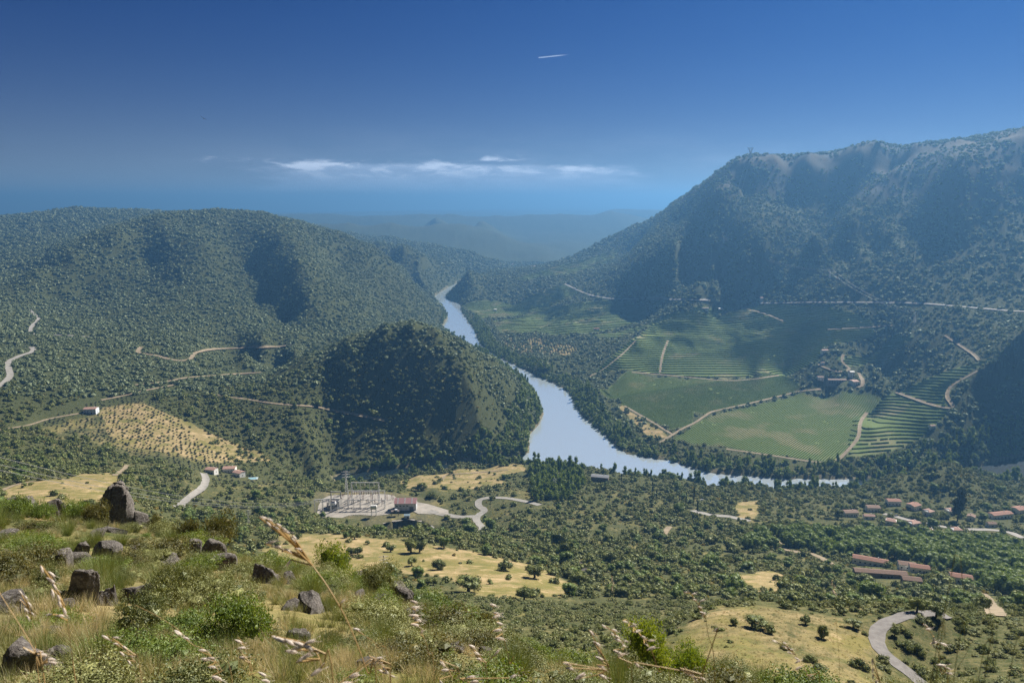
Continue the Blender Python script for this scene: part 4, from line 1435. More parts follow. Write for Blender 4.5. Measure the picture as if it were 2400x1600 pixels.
def vinerow_nodes(t):
    pos = t.n('ShaderNodeNewGeometry').outputs['Position']
    n = t.noise(pos, 0.02, 4, 0.6); n2 = t.noise(pos, 0.9, 4, 0.7)
    c = t.mix(t.remap(n2, 0.3, 0.7), (0.075, 0.125, 0.034), (0.17, 0.235, 0.066))
    c = t.mix(t.math('MULTIPLY', t.remap(n, 0.55, 0.7), .5), c, (0.26, 0.26, 0.13))
    d = t.n('ShaderNodeBsdfDiffuse'); t.l(c, d.inputs[0])
    tr = t.n('ShaderNodeBsdfTranslucent'); t.l(c, tr.inputs[0])
    m = t.n('ShaderNodeMixShader'); m.inputs[0].default_value = .45
    t.l(d.outputs[0], m.inputs[1]); t.l(tr.outputs[0], m.inputs[2])
    return m.outputs[0]


M_VINEROW = material('vine_rows', vinerow_nodes)


def slant(ax, ay, az_=0.0):
    return lambda X, Y, Z: X * ax + Y * ay + Z * az_


def dir_px(p, q):
    """unit row direction on the ground given two picture points"""
    a = hit(*p)[:2]; b = hit(*q)[:2]
    d = (b - a) / np.hypot(*(b - a))
    return slant(-d[1], d[0])


hedge_rows('vine_rows', FIELD_POLYS[2], dir_px((1800, 1040), (1940, 925)), 3.9, width=1.3, height=1.0, seed=2)
hedge_rows('vine_rows', FIELD_POLYS[1], dir_px((1500, 900), (1700, 945)), 3.0, width=1.7, height=.35, seed=3)
hedge_rows('vine_rows', FIELD_POLYS[0], dir_px((1400, 905), (1560, 868)), 3.0, width=1.7, height=.35, seed=4)
hedge_rows('vine_rows', FIELD_POLYS[3], slant(-.15, .45, 2.1), 9.5, width=2.6, height=1.5, seed=5)
hedge_rows('vine_rows', FIELD_POLYS[4], slant(0, .12, 1.6), 5.6, cell=4.5, width=4.2, height=1.5, seed=6)
hedge_rows('vine_rows', FIELD_POLYS[5], slant(.1, .5, 1.2), 8.5, width=3, height=1.5, seed=7)
hedge_rows('vine_rows', FIELD_POLYS[6], slant(.1, .25, 1.6), 8.0, cell=5, width=4.5, height=1.8, seed=8)
hedge_rows('vine_rows', FIELD_POLYS[7], slant(0, .3, 1.4), 9, cell=6, width=5, height=1.8, seed=9)
hedge_rows('vine_rows', FIELD_POLYS[8], slant(0, .3, 1.4), 12, cell=7, width=6, height=2, seed=10)
for q_ in (9, 10, 11): hedge_rows('vine_rows', FIELD_POLYS[q_], slant(0, .3, 1.4), 8, cell=5, width=4, height=1.6, seed=q_)
# ------------------------------------------------------------------ plants in place
ZONES = [   # outline in the picture, words for the label
    ('knoll', [(1440, 1568), (1480, 1500), (1600, 1400), (1723, 1375), (2000, 1395), (2000, 1568)], 'on the grassy knoll left of the bending road'),
    ('gorse', [(2000, 1568), (2040, 1420), (2400, 1405), (2400, 1600)], 'in the scrub inside the bend of the road'),
    ('field', [(560, 1262), (650, 1228), (900, 1232), (1080, 1256), (1270, 1300), (1270, 1375), (1000, 1372), (560, 1330)], 'in the dry grass field before the power station'),
    ('plantation', [(1740, 1210), (2400, 1250), (2400, 1400), (2180, 1330), (1900, 1290), (1740, 1260)], 'in the green plantation below the village'),
    ('village', [(1880, 1120), (2400, 1120), (2400, 1250), (1880, 1210)], 'among the white village houses'),
    ('station', [(680, 1080), (1230, 1060), (1230, 1240), (680, 1240)], 'round the power station and its access road'),
    ('bank', [(1200, 1040), (2000, 1080), (2000, 1150), (1200, 1130)], 'on the near bank of the river'),
    ('slope', [(1230, 1130), (1900, 1150), (1900, 1300), (1230, 1300)], 'on the shrubby slope between the river and the knoll'),
    ('lower', [(1230, 1300), (2400, 1300), (2400, 1420), (1230, 1500)], 'on the steep scrub above the grassy knoll'),
    ('gully', [(850, 1350), (1480, 1350), (1480, 1568), (1000, 1568)], 'in the scrubby gully right of the rocky brow'),
    ('olive', [(-10, 930), (700, 930), (700, 1100), (-10, 1100)], 'beside the terraced olive grove'),
    ('left', [(-10, 1060), (700, 1060), (700, 1300), (-10, 1300)], 'on the slope left of the power station'),
]


def zone_of(u, v):
    for z, pp, txt in ZONES:
        if inside(np.array([u]), np.array([v]), np.array(pp, float))[0]: return z, txt
    return 'far', 'on the far hillside across the valley'


MARKS = [(285, 1150, 'tall rock outcrop'), (740, 1330, 'bright green bush'), (950, 1255, 'twin oaks'), (1075, 1345, 'broad low oak'), (930, 1160, 'red roofed shed'), (840, 1130, 'steel gantry'),
         (935, 1205, 'curved wall'), (1100, 1180, 'road junction'), (470, 1110, 'hamlet road'), (208, 942, 'white villa'), (330, 990, 'olive grove'), (1270, 1100, 'river bend grove'), (1545, 1150, 'cypress group'),
         (1650, 1185, 'pale road loop'), (2020, 1325, 'long stone barn'), (2000, 1290, 'leftmost long building'), (2205, 1335, 'rightmost long building'), (2199, 1160, 'tall dark conifer'), (2051, 1155, 'highest village house'),
         (2297, 1182, 'long white block'), (2090, 1205, 'village road'), (1930, 872, 'grey farmhouse'), (1620, 950, 'vineyard crossroads'), (1915, 1060, 'vineyard corner track'), (2025, 1460, 'road bend'),
         (1740, 1440, 'knoll thicket'), (1885, 1450, 'upright knoll tree'), (1300, 1270, 'darkest gully oak'), (1360, 1310, 'scree slope'), (1225, 1520, 'dark stone stump'), (620, 1345, 'split grey boulder'),
         (180, 1390, 'leaning slab'), (240, 1400, 'rounded dark boulder'), (120, 1290, 'pale grey boulder'), (940, 850, 'conical hill top'), (1240, 950, 'conical hill foot'), (600, 500, 'big left hill top'), (1100, 760, 'upper river reach'),
         (2180, 1070, 'wooded hill top'), (1840, 1240, 'plantation edge'), (2150, 1260, 'plantation middle'), (200, 1130, 'left dry field'), (700, 1160, 'line portal'), (1720, 1330, 'small dry clearing'), (2270, 1385, 'dirt track'), (1470, 1440, 'gully mouth')]
ORD = 'first second third fourth fifth sixth seventh eighth ninth tenth eleventh twelfth thirteenth fourteenth fifteenth sixteenth seventeenth eighteenth nineteenth twentieth'.split()
AUTO = []


def finish_labels():
    """every copy is told apart by the landmark it grows beside and its place in that row"""
    g = {}
    for o, size, noun, u, v in AUTO:
        best = min(MARKS, key=lambda m: (m[0] - u) ** 2 + (1.6 * (m[1] - v)) ** 2)
        du, dv = u - best[0], 1.6 * (v - best[1])
        rel = ('right of' if du > 0 else 'left of') if abs(du) > abs(dv) else ('below' if dv > 0 else 'above')
        far = '' if math.hypot(du, dv) < 70 else 'well '
        g.setdefault((size, noun, far + rel, best[2]), []).append((u, o))
    for (size, noun, rel, mk), L in g.items():
        L.sort(key=lambda t: t[0])
        for i, (u, o) in enumerate(L):
            if len(L) == 1: o['label'] = '%s %s %s the %s' % (size, noun, rel, mk)
            elif i < 20: o['label'] = '%s %s %s the %s, %s from the left' % (size, noun, rel, mk, ORD[i])
            elif len(L) - 1 - i < 20: o['label'] = '%s %s %s the %s, %s from the right' % (size, noun, rel, mk, ORD[len(L) - 1 - i])
            else: o['label'] = '%s %s %s the %s, among many' % (size, noun, rel, mk)


HAND = []   # (x, y) of hand-placed trees, nothing else scattered close by


def plant_copies(name, noun, cat, P3, S3, rz, protos, limit=300, parts=True, trunk=None, near=None):
    """the ones that show largest as things, the rest as one mass"""
    P3 = np.asarray(P3); S3 = np.asarray(S3); rz = np.asarray(rz)
    r = np.hypot(P3[:, 0], P3[:, 1])
    pr = S3[:, 0] / r
    u, v = proj(P3[:, 0], P3[:, 1], P3[:, 2])
    inv = (u > -20) & (u < 2372) & (v < 1640)
    order = np.argsort(-np.where(inv, pr, 0))
    chosen = order[:limit]
    rest = np.ones(len(r), bool); rest[chosen] = False
    for k in chosen:
        zn, txt = zone_of(u[k], v[k] - 3)
        s = S3[k]
        wpx = 2 * s[0] / r[k] * 1650
        size = 'large' if s[0] > 5 else 'small' if s[0] < 2.2 else 'middling'
        pm = protos[int(rng.integers(0, len(protos)))].data
        if parts and wpx > 17 and trunk is not None:
            o = empty(name, P3[k], rz[k])
            ccc = link('crown', (near[int(rng.integers(0, len(near)))] if near else pm), o)
            ccc.location = (0, 0, s[2] * .22); ccc.scale = (s[0], s[1], s[2] * .9)
            tt = link('trunk', trunk, o); tt.scale = (s[0] * .12, s[0] * .12, s[2] * .55)
            tt.location = (0, 0, -.2)
        else:
            o = link(name, pm, None, P3[k], rz[k], S3[k])
        tag(o, '%s %s %s' % (size, noun, txt), cat, '%s %s' % ((cat[:-1] + 'hes' if cat.endswith('sh') else cat + 's') if not cat.endswith('bush') else 'bushes', txt))
        AUTO.append((o, size, noun, u[k], v[k]))
    if rest.sum():
        gn_scatter(name + '_cover', P3[rest], S3[rest], rz[rest], protos)


def tapered(n, r0, r1, h, bend=0.0, seed=0):
    g = np.random.default_rng(seed)
    rows = 4
    V = []
    for k in range(rows + 1):
        t = k / rows
        rr = r0 + (r1 - r0) * t
        off = np.array([bend * t * t + g.uniform(-.05, .05) * r0, g.uniform(-.05, .05) * r0])
        for i in range(n):
            a = 2 * math.pi * i / n
            V.append((off[0] + rr * math.cos(a), off[1] + rr * math.sin(a), h * t))
    Fc = []
    for k in range(rows):
        for i in range(n):
            j = (i + 1) % n
            Fc.append((k * n + i, k * n + j, (k + 1) * n + j, (k + 1) * n + i))
    acc = Acc(); acc.add(np.array(V), np.array(Fc))
    return acc


def trunk_mesh(seed=0):
    acc = tapered(8, 1.0, .55, 1.0, .3, seed)
    for k in range(3):    # limbs
        a = tapered(5, .45, .2, .75, 0, seed + k + 1)
        V = a.V[0]; ang = k * 2.1 + seed; tl = .7
        V = np.stack([V[:, 0] * math.cos(tl) + V[:, 2] * 5 * math.sin(tl), V[:, 1], V[:, 2] * math.cos(tl) * .9 + .65], 1)
        V = np.stack([V[:, 0] * math.cos(ang) - V[:, 1] * math.sin(ang), V[:, 0] * math.sin(ang) + V[:, 1] * math.cos(ang), V[:, 2]], 1)
        acc.add(V, a.F[0])
    return acc.mesh('trunk', M_BARK, True)


TRUNK = trunk_mesh(3)


def sizes(n, lo, hi, hz=(0.8, 1.1), skew=1.6):
    s = lo + (hi - lo) * rng.uniform(0, 1, n) ** skew
    return np.stack([s, s * rng.uniform(.85, 1.1, n), s * rng.uniform(hz[0], hz[1], n)], 1)


def hand_tree(name, label, cat, u, v, wpx, hratio=1.0, mesh=None, group=None, trunk=True, mats=None):
    p = hit(u, v)
    r = p[1]
    s = wpx * r / 1640 / 2 / 0.95
    o = empty(name, (p[0], p[1], p[2] - .15), rng.uniform(0, 6.28))
    c = link('crown', mesh if mesh is not None else OAKN[int(rng.integers(0, 3))], o)
    c.location = (0, 0, s * (.32 if trunk else .0)); c.scale = (s, s, s * hratio)
    if trunk:
        t = link('trunk', TRUNK, o); t.scale = (s * .13, s * .13, s * .8 * hratio)
    tag(o, label, cat, group)
    HAND.append((p[0], p[1], s * 1.2))
    return o


BRIN = [crown(180 + s, lobes=12, leaves=1600, leaf=.058, sub=2, height=1.7, lobe_r=.42).mesh('crown', M_BRIGHT) for s in range(2)]
for args in [
    ('left twin of the two round dark oaks standing in the dry field', 944, 1268, 36, 1.15),
    ('right twin of the two round dark oaks standing in the dry field', 964, 1267, 34, 1.1),
    ('small round oak at the left end of the dry field above the bright bush', 796, 1291, 23, 1.1),
    ('round dark oak on its own at the left of the dry field', 822, 1273, 27, .95),
    ('small dark round shrub oak just under the upper edge of the dry field', 845, 1249, 14, .9),
    ('low dark double shrub oak left of the twin oaks in the dry field', 897, 1266, 26, .75),
    ('small ragged oak in the middle of the dry field right below the twin oaks', 946, 1298, 26, 1.0),
    ('broad dark low oak at the lower edge of the dry field, widest of the field', 1076, 1358, 66, .75),
    ('round dark oak at the lower right corner of the dry field', 1204, 1376, 38, .95),
    ('tall dark oak at the right end of the dry field, darkest of its pair', 1301, 1286, 46, 1.35),
    ('round dark oak directly behind the tallest dark one right of the dry field', 1285, 1256, 44, 1.1),
    ('wide dark green oak in the gully right of the dry field beside the scree', 1228, 1326, 46, .85),
    ('dark oak above the scree slope right of the dry field', 1330, 1345, 46, .9),
    ('rounded oak casting its shadow across the road at the top of the bend', 2106, 1405, 42, 1.1),
    ('round dark oak right of the one that shades the road bend', 2150, 1416, 40, .95),
    ('round oak behind the knoll, upper one of two above the road', 1940, 1392, 36, 1.0),
    ('round grey-green oak behind the knoll, lower one of two above the road', 1930, 1408, 34, .85),
    ('slim upright dark tree on the right shoulder of the grassy knoll', 1888, 1463, 27, 1.7),
    ('loose bushy oak left of the slim upright tree on the grassy knoll', 1850, 1432, 30, .9),
    ('small solitary oval oak on the left flank of the grassy knoll', 1685, 1434, 20, 1.15),
    ('low wide dark thicket on the brow of the grassy knoll', 1735, 1440, 56, .5),
    ('pale topped bushy oak at the right end of the thicket on the grassy knoll', 1768, 1452, 30, .9),
    ('long dark thicket along the outer side of the road bend', 1960, 1440, 44, .5),
    ('round bush leaning over the inner edge of the road bend', 2055, 1458, 22, 1.2),
    ('dark rounded oak at the river end of the village, left of the first houses', 1925, 1190, 24, 1.2),
    ('dark rounded oak in front of the leftmost long red-roofed building', 1985, 1318, 30, .8),
    ('wide dark tree between the long buildings and the road, right of the stone wall', 2160, 1350, 56, .8),
    ('round tree with pale flowers at the right edge above the road bend', 2255, 1400, 44, 1.1),
]:
    hand_tree('oak_tree', args[0], 'tree', args[1], args[2], args[3], args[4], group='oaks standing on their own')
CYM = crown(210, lobes=9, leaves=420, leaf=.2, height=6.0, lobe_r=.75, spread=.25, top=.8).mesh('crown', M_PINE)
for k, (u, v, h, lab) in enumerate([
    (1327, 1128, 18, 'short dark cypress in the trees by the river bend, leftmost of its row'), (1400, 1153, 24, 'dark cypress in the mixed trees left of the slim group'),
    (1427, 1113, 28, 'tall dark cypress against the river surface'), (1498, 1141, 38, 'tall thin cypress, left one of a close pair'),
    (1507, 1150, 28, 'shorter cypress, right one of a close pair'), (1546, 1151, 18, 'short cypress left of the ochre clearing'),
    (1560, 1155, 20, 'slim cypress on the left edge of the ochre clearing'), (1576, 1158, 30, 'cypress in the middle of the group beside the ochre clearing'),
    (1593, 1162, 48, 'tallest cypress of the group beside the ochre clearing'), (1601, 1186, 40, 'cypress nearest the loop of pale road')]):
    p = hit(u, v)
    o = empty('cypress', (p[0], p[1], p[2] - .2), k * 1.3)
    hh = h * p[1] / 1640
    c = link('crown', CYM, o); c.scale = (hh / 15, hh / 15, hh / 6); c.location = (0, 0, hh * .05)
    t = link('trunk', TRUNK, o); t.scale = (hh * .015, hh * .015, hh * .3)
    tag(o, lab, 'cypress', 'cypresses near the river bend')
    HAND.append((p[0], p[1], 3))
# big dark conifer in the village
p = hit(2199, 1196)
o = empty('cedar', (p[0], p[1], p[2] - .2))
c = link('crown', crown(222, lobes=16, leaves=900, leaf=.11, height=2.9, lobe_r=.5, spread=.75, top=1.0).mesh('crown', M_PINE), o)
s_ = 80 * p[1] / 1620
c.scale = (s_ * .24, s_ * .24, s_ / 2.9); c.location = (0, 0, s_ * .03)
link('trunk', TRUNK, o, scale=(s_ * .02, s_ * .02, s_ * .4))
tag(o, 'tall pointed dark conifer towering over the village houses', 'conifer')
NO_PLANT.append((p[0], p[1], 9))


def hand_ok(x, y):
    ok = np.ones(len(x), bool)
    for hx, hy, hr in HAND: ok &= (x - hx) ** 2 + (y - hy) ** 2 > (hr * .9) ** 2
    return ok


# 1. hillsides beyond the valley floor
def do_far():
    PX, SZ = [], []
    for r0, r1, sp in ((1250, 1900, 6.6), (1900, 2700, 7.4), (2700, 3600, 9.5), (3600, 5000, 13)):
        x, y = scatter_pts(r0, r1, sp)
        z, ok = keep_common(x, y)
        nz = fbm(x / 70, y / 70, 4, 91)
        den = 0.95 + .6 * nz
        den -= .75 * H(x, y, dry) + .35 * H(x, y, rocky)
        u, v = proj(x, y, z)
        den += .6 * ((u > 680) & (u < 1260) & (v > 730) & (v < 1080))
        # steeper, rockier faces grow thinner
        ok &= rng.uniform(0, 1, len(x)) < den
        ok &= visible(x, y, z, 8)
        x, y, z = x[ok], y[ok], z[ok]
        s = sizes(len(x), sp * .18, sp * .74, (.7, 1.1), 2.4)
        PX.append(np.stack([x, y, z - .3], 1)); SZ.append(s)
    PX = np.concatenate(PX); SZ = np.concatenate(SZ)
    print('far plants', len(PX))
    gn_scatter('hillside_scrub', PX, SZ, rng.uniform(0, 6.28, len(PX)), FARP)


# 2. oaks and scrub on the near side of the valley
def do_mid():
    x, y = scatter_pts(330, 1300, 4.4)
    z, ok = keep_common(x, y)
    dm = H(x, y, dry)
    nz = fbm(x / 55, y / 55, 4, 101)
    u, v = proj(x, y, z)
    den = .74 + 1.0 * nz
    den = np.where(dm > .6, .035 + .12 * np.clip(nz, 0, 1), den)
    den = np.where((u > 480) & (u < 780) & (v > 840) & (v < 1075), den + .5, den)
    den = np.where((u > 1880) & (v > 1040) & (v < 1135), den + .6, den)
    den = np.where(inside(x, y, OLIVE), 0, den)
    ok &= rng.uniform(0, 1, len(x)) < den
    ok &= hand_ok(x, y) & visible(x, y, z, 5)
    x, y, z, nz, dm = x[ok], y[ok], z[ok], nz[ok], dm[ok]
    n = len(x)
    S = sizes(n, 1.1, 4.8, (.75, 1.1), 2.3)
    big = rng.uniform(0, 1, n) < .08
    S[big] *= rng.uniform(1.3, 1.8, (big.sum(), 1))
    typ = rng.uniform(0, 1, n)
    P3 = np.stack([x, y, z - .25], 1); rz = rng.uniform(0, 6.28, n)
    a = typ < .40; b = (typ >= .52) & (typ < .90); c = typ >= .90; d_ = (typ >= .40) & (typ < .52)
    plant_copies('broadleaf_tree', 'light green broadleaf tree', 'tree', P3[d_], S[d_], rz[d_], MIXP, 300, True, TRUNK, BRIN)
    plant_copies('oak_tree', 'rounded dark oak', 'tree', P3[a], S[a], rz[a], OAKP, 300, True, TRUNK, OAKN)
    S[b] *= .8
    plant_copies('scrub_bush', 'grey green scrub bush', 'bush', P3[b], S[b], rz[b], SHRUB_MID, 300)
    S[c] *= .55
    plant_copies('flowering_broom', 'yellow flowering broom bush', 'bush', P3[c], S[c], rz[c], YELP, 300)
    print('mid plants', n)


# 3. scrub on the near slopes
def do_near():
    x, y = scatter_pts(62, 330, 2.7)
    z, ok = keep_common(x, y, .6)
    dm = H(x, y, dry)
    nz = fbm(x / 22, y / 22, 4, 111)
    den = .85 + .9 * nz
    u, v = proj(x, y, z)
    den = np.where((u > 2010) & (v > 1400), 1.25, den)
    den = np.where((dm > .4) & (u > 1440) & (u < 2040), .05 + .2 * np.clip(nz, 0, 1), den)
    den = np.where(dm > .6, .07 + .25 * np.clip(nz, 0, 1), den)
    ok &= rng.uniform(0, 1, len(x)) < den
    ok &= hand_ok(x, y) & visible(x, y, z, 3, .02)
    x, y, z = x[ok], y[ok], z[ok]
    n = len(x)
    S = sizes(n, .55, 2.3, (.6, 1.0), 2.0)
    typ = rng.uniform(0, 1, n)
    P3 = np.stack([x, y, z - .12], 1); rz = rng.uniform(0, 6.28, n)
    a = typ < .48; b = typ >= .48
    plant_copies('slope_shrub', 'dark leafy shrub', 'shrub', P3[a], S[a], rz[a], SHRUB_NEAR, 300, False)
    plant_copies('slope_broom', 'grey green bushy broom', 'shrub', P3[b], S[b], rz[b], SHRUB_NEAR2, 300, False)
    print('near plants', n)


OLIVE = poly_px([(225, 935), (330, 922), (440, 975), (560, 1030), (640, 1064), (480, 1068), (300, 1045), (180, 1020), (60, 1000), (150, 965)], 90)


def do_olives():
    d = hit(300, 1000)[:2] - hit(420, 1010)[:2]
    # rows follow the slope contours
    W = OLIVE
    mn, mx = W.min(0), W.max(0)
    xs, ys = np.meshgrid(np.arange(mn[0], mx[0], 5.6), np.arange(mn[1], mx[1], 8.6), indexing='ij')
    x = xs + ((ys - mn[1]) * .18) + rng.uniform(-1.3, 1.3, xs.shape); y = ys + 16 * np.sin(xs / 55) + 6 * np.sin(xs / 21 + ys / 60) + rng.uniform(-1.2, 1.2, xs.shape)
    x, y = x.ravel(), y.ravel()
    z, ok = keep_common(x, y)
    ok &= inside(x, y, W) & (rng.uniform(0, 1, len(x)) < .86)
    x, y, z = x[ok], y[ok], z[ok]
    S = sizes(len(x), 1.1, 2.6, (.7, 1.0), 1)
    plant_copies('olive_tree', 'grey green olive tree', 'olive tree', np.stack([x, y, z - .2], 1), S, rng.uniform(0, 6.28, len(x)), OLIP, 300, False)
    # terrace orchard across the river
    W = hits([(1150, 775), (1230, 760), (1340, 790), (1320, 812), (1230, 825), (1150, 812)])[:, :2]
    mn, mx = W.min(0), W.max(0)
    xs, ys = np.meshgrid(np.arange(mn[0], mx[0], 7), np.arange(mn[1], mx[1], 12), indexing='ij')
    x = (xs + rng.uniform(-1, 1, xs.shape)).ravel(); y = (ys + 14 * np.sin(xs / 60) + rng.uniform(-1, 1, xs.shape)).ravel()
    ok = inside(x, y, W)
    x, y = x[ok], y[ok]
    gn_scatter('orchard_trees', np.stack([x, y, H(x, y) - .2], 1), sizes(len(x), 2, 3, (.8, 1), 1), rng.uniform(0, 6.28, len(x)), OLIP)


# 4. trees along the river and in the plantation
def do_river():
    x, y = scatter_pts(880, 2700, 6.6, 36)
    d = H(x, y, rd); z = H(x, y)
    u, v = proj(x, y, z)
    nz = fbm(x / 60, y / 60, 3, 121)
    right = (u > 1090) & (v < 1070)
    near_b = (u > 1180) & (v > 1062)
    p = np.where(right, (d < 42) * 1.0, 0) + np.where(near_b, (d < 22) * .7, 0) + np.where(~right & ~near_b, (d < 12) * .5, 0)
    p = p * (.75 + .6 * nz)
    ok = (d > 1.5) & (rng.uniform(0, 1, len(x)) < p) & road_mask(x, y, 1.5) & (H(x, y, field) < .4)
    x, y, z, d = x[ok], y[ok], z[ok], d[ok]
    n = len(x)
    S = sizes(n, 3.2, 7.0, (.75, 1.2), 1.3)
    typ = rng.uniform(0, 1, n) < .5
    P3 = np.stack([x, y, z - .3], 1); rz = rng.uniform(0, 6.28, n)
    plant_copies('riverside_poplar', 'upright light green poplar', 'tree', P3[typ], S[typ] * [.75, .75, 1], rz[typ], POPP, 300, False)
    plant_copies('riverside_willow', 'bushy light green willow', 'tree', P3[~typ], S[~typ] * [1, 1, .8], rz[~typ], BRIP, 300, False)
    print('river trees', n)
    # plantation
    W = hits([(1700, 1262), (1720, 1235), (1830, 1222), (2000, 1225), (2100, 1236), (2250, 1245), (2400, 1262), (2420, 1372), (2300, 1372), (2230, 1330), (2140, 1300), (1960, 1276), (1830, 1262)])[:, :2]
    mn, mx = W.min(0), W.max(0)
    xs, ys = np.meshgrid(np.arange(mn[0], mx[0], 9.5), np.arange(mn[1], mx[1], 10.5), indexing='ij')
    x = (xs + rng.uniform(-1.6, 1.6, xs.shape)).ravel(); y = (ys + rng.uniform(-1.6, 1.6, xs.shape)).ravel()
    ok = inside(x, y, W) & road_mask(x, y, 2)
    x, y = x[ok], y[ok]
    S = sizes(len(x), 4.8, 8.0, (1.0, 1.5), 1)
    S[:, 2] *= .85
    plant_copies('plantation_tree', 'dense green plantation tree', 'tree', np.stack([x, y, H(x, y) - .2], 1), S, rng.uniform(0, 6.28, len(x)), BRIP, 300, True, TRUNK, BRIN)
    # grove on the near bank at the river bend
    W = hits([(1210, 1120), (1220, 1075), (1320, 1070), (1345, 1110), (1300, 1150), (1230, 1150)])[:, :2]
    mn, mx = W.min(0), W.max(0)
    xs, ys = np.meshgrid(np.arange(mn[0], mx[0], 8.5), np.arange(mn[1], mx[1], 8.5), indexing='ij')
    x = (xs + rng.uniform(-2, 2, xs.shape)).ravel(); y = (ys + rng.uniform(-2, 2, xs.shape)).ravel()
    ok = inside(x, y, W)
    x, y = x[ok], y[ok]
    plant_copies('grove_tree', 'tall grey green tree', 'tree', np.stack([x, y, H(x, y) - .2], 1), sizes(len(x), 3.0, 6.0, (.9, 1.7), 1), rng.uniform(0, 6.28, len(x)), BRIP + BRIP + POPP, 300, True, TRUNK)
# ------------------------------------------------------------------ buildings and works
M_WHITE = PM('white_render', (0.82, 0.80, 0.76), color2=(0.74, 0.72, 0.68), scale=0.8)
M_BLUEW = PM('bluish_render', (0.68, 0.73, 0.80), color2=(0.6, 0.65, 0.72), scale=0.8)
M_TILE = PM('clay_tiles', (0.30, 0.155, 0.11), color2=(0.22, 0.115, 0.085), scale=2.5)
M_TILEP = PM('pale_clay_tiles', (0.40, 0.25, 0.20), color2=(0.32, 0.20, 0.16), scale=2.5)
M_TILEB = PM('brown_tiles', (0.24, 0.15, 0.11), color2=(0.16, 0.11, 0.085), scale=2.0)
M_REDSHEET = PM('red_sheet_roof', (0.62, 0.36, 0.35), color2=(0.56, 0.31, 0.30), scale=0.5, rough=.5)
M_STRIPE = PM('pale_roof_light', (0.72, 0.66, 0.64), scale=.5)
M_SHED = PM('grey_shed_wall', (0.68, 0.69, 0.72), scale=.5)
M_GLASS = PM('window_glass', (0.03, 0.04, 0.05), rough=.15, spec=.6)
M_DOOR = PM('brown_door', (0.12, 0.07, 0.04))
M_STEEL = PM('galvanised_steel', (0.68, 0.68, 0.68), scale=2, rough=.5, metal=.2)
M_PORC = PM('insulator_porcelain', (0.34, 0.20, 0.15), rough=.3)
M_STONE = PM('stone_wall', (0.26, 0.21, 0.165), color2=(0.17, 0.14, 0.115), scale=1.5)
M_DARKC = PM('weathered_concrete', (0.17, 0.14, 0.125), color2=(0.10, 0.085, 0.08), scale=.35)
M_YARD = PM('yard_concrete', (0.36, 0.33, 0.29), color2=(0.27, 0.25, 0.215), scale=.12)
M_CAR = PM('car_paint_dark', (0.03, 0.04, 0.07), rough=.3, spec=.5)
M_CARW = PM('car_paint_white', (0.6, 0.6, 0.6), rough=.3, spec=.5)
M_WIRE = PM('power_cable', (0.30, 0.30, 0.31), rough=.5)
M_POOL = PM('pool_surround', (0.45, 0.55, 0.58))


def box_v(cx, cy, z0, sx, sy, sz, taper=1.0):
    a, b = sx / 2, sy / 2
    V = [(cx - a, cy - b, z0), (cx + a, cy - b, z0), (cx + a, cy + b, z0), (cx - a, cy + b, z0)]
    V += [(cx + (x - cx) * taper, cy + (y - cy) * taper, z0 + sz) for x, y, _ in V]
    return np.array(V), np.array([(0, 3, 2, 1), (4, 5, 6, 7), (0, 1, 5, 4), (1, 2, 6, 5), (2, 3, 7, 6), (3, 0, 4, 7)])


def bar_v(p, q, w):
    p = np.array(p, float); q = np.array(q, float)
    d = q - p; d /= np.linalg.norm(d) + 1e-9
    a = np.cross(d, (0, 0, 1.0)) if abs(d[2]) < .95 else np.cross(d, (1.0, 0, 0))
    a /= np.linalg.norm(a); b = np.cross(d, a)
    a *= w / 2; b *= w / 2
    V = [p - a - b, p + a - b, p + a + b, p - a + b, q - a - b, q + a - b, q + a + b, q - a + b]
    return np.array(V), np.array([(0, 3, 2, 1), (4, 5, 6, 7), (0, 1, 5, 4), (1, 2, 6, 5), (2, 3, 7, 6), (3, 0, 4, 7)])


def part(name, mat, parent, *shapes):
    acc = Acc()
    for V, Fc in shapes: acc.add(V, Fc)
    return link(name, acc.mesh(name, mat), parent)


def gable_roof(w, d, z, rise, over=.3, thick=.25, hip=0.0):
    """ridge along x; roof slabs with thickness; hip pulls the ridge ends in"""
    a, b = w / 2 + over, d / 2 + over
    V = [(-a, -b, z), (a, -b, z), (a, b, z), (-a, b, z), (-a + hip, 0, z + rise), (a - hip, 0, z + rise)]
    T = [(x, y, zz + thick) for x, y, zz in V]
    V = np.array(V + T)
    Fc = [(6, 7, 11, 10), (8, 9, 10, 11), (1, 0, 4, 5), (3, 2, 5, 4), (0, 1, 7, 6), (2, 3, 9, 8), (0, 6, 10, 4), (3, 4, 10, 9), (1, 5, 11, 7), (2, 8, 11, 5)]
    return V, np.array(Fc)


WIN_ME = {}


def window_part(parent, x, y, z, w, h, face='y'):
    key = (round(w, 2), round(h, 2))
    if key not in WIN_ME:
        acc = Acc(); acc.add(*box_v(0, 0, 0, w, .08, h)); WIN_ME[key] = acc.mesh('window', M_GLASS)
    o = link('window', WIN_ME[key], parent)
    o.location = (x, y, z)
    if face == 'x': o.rotation_euler = (0, 0, math.pi / 2)
    return o


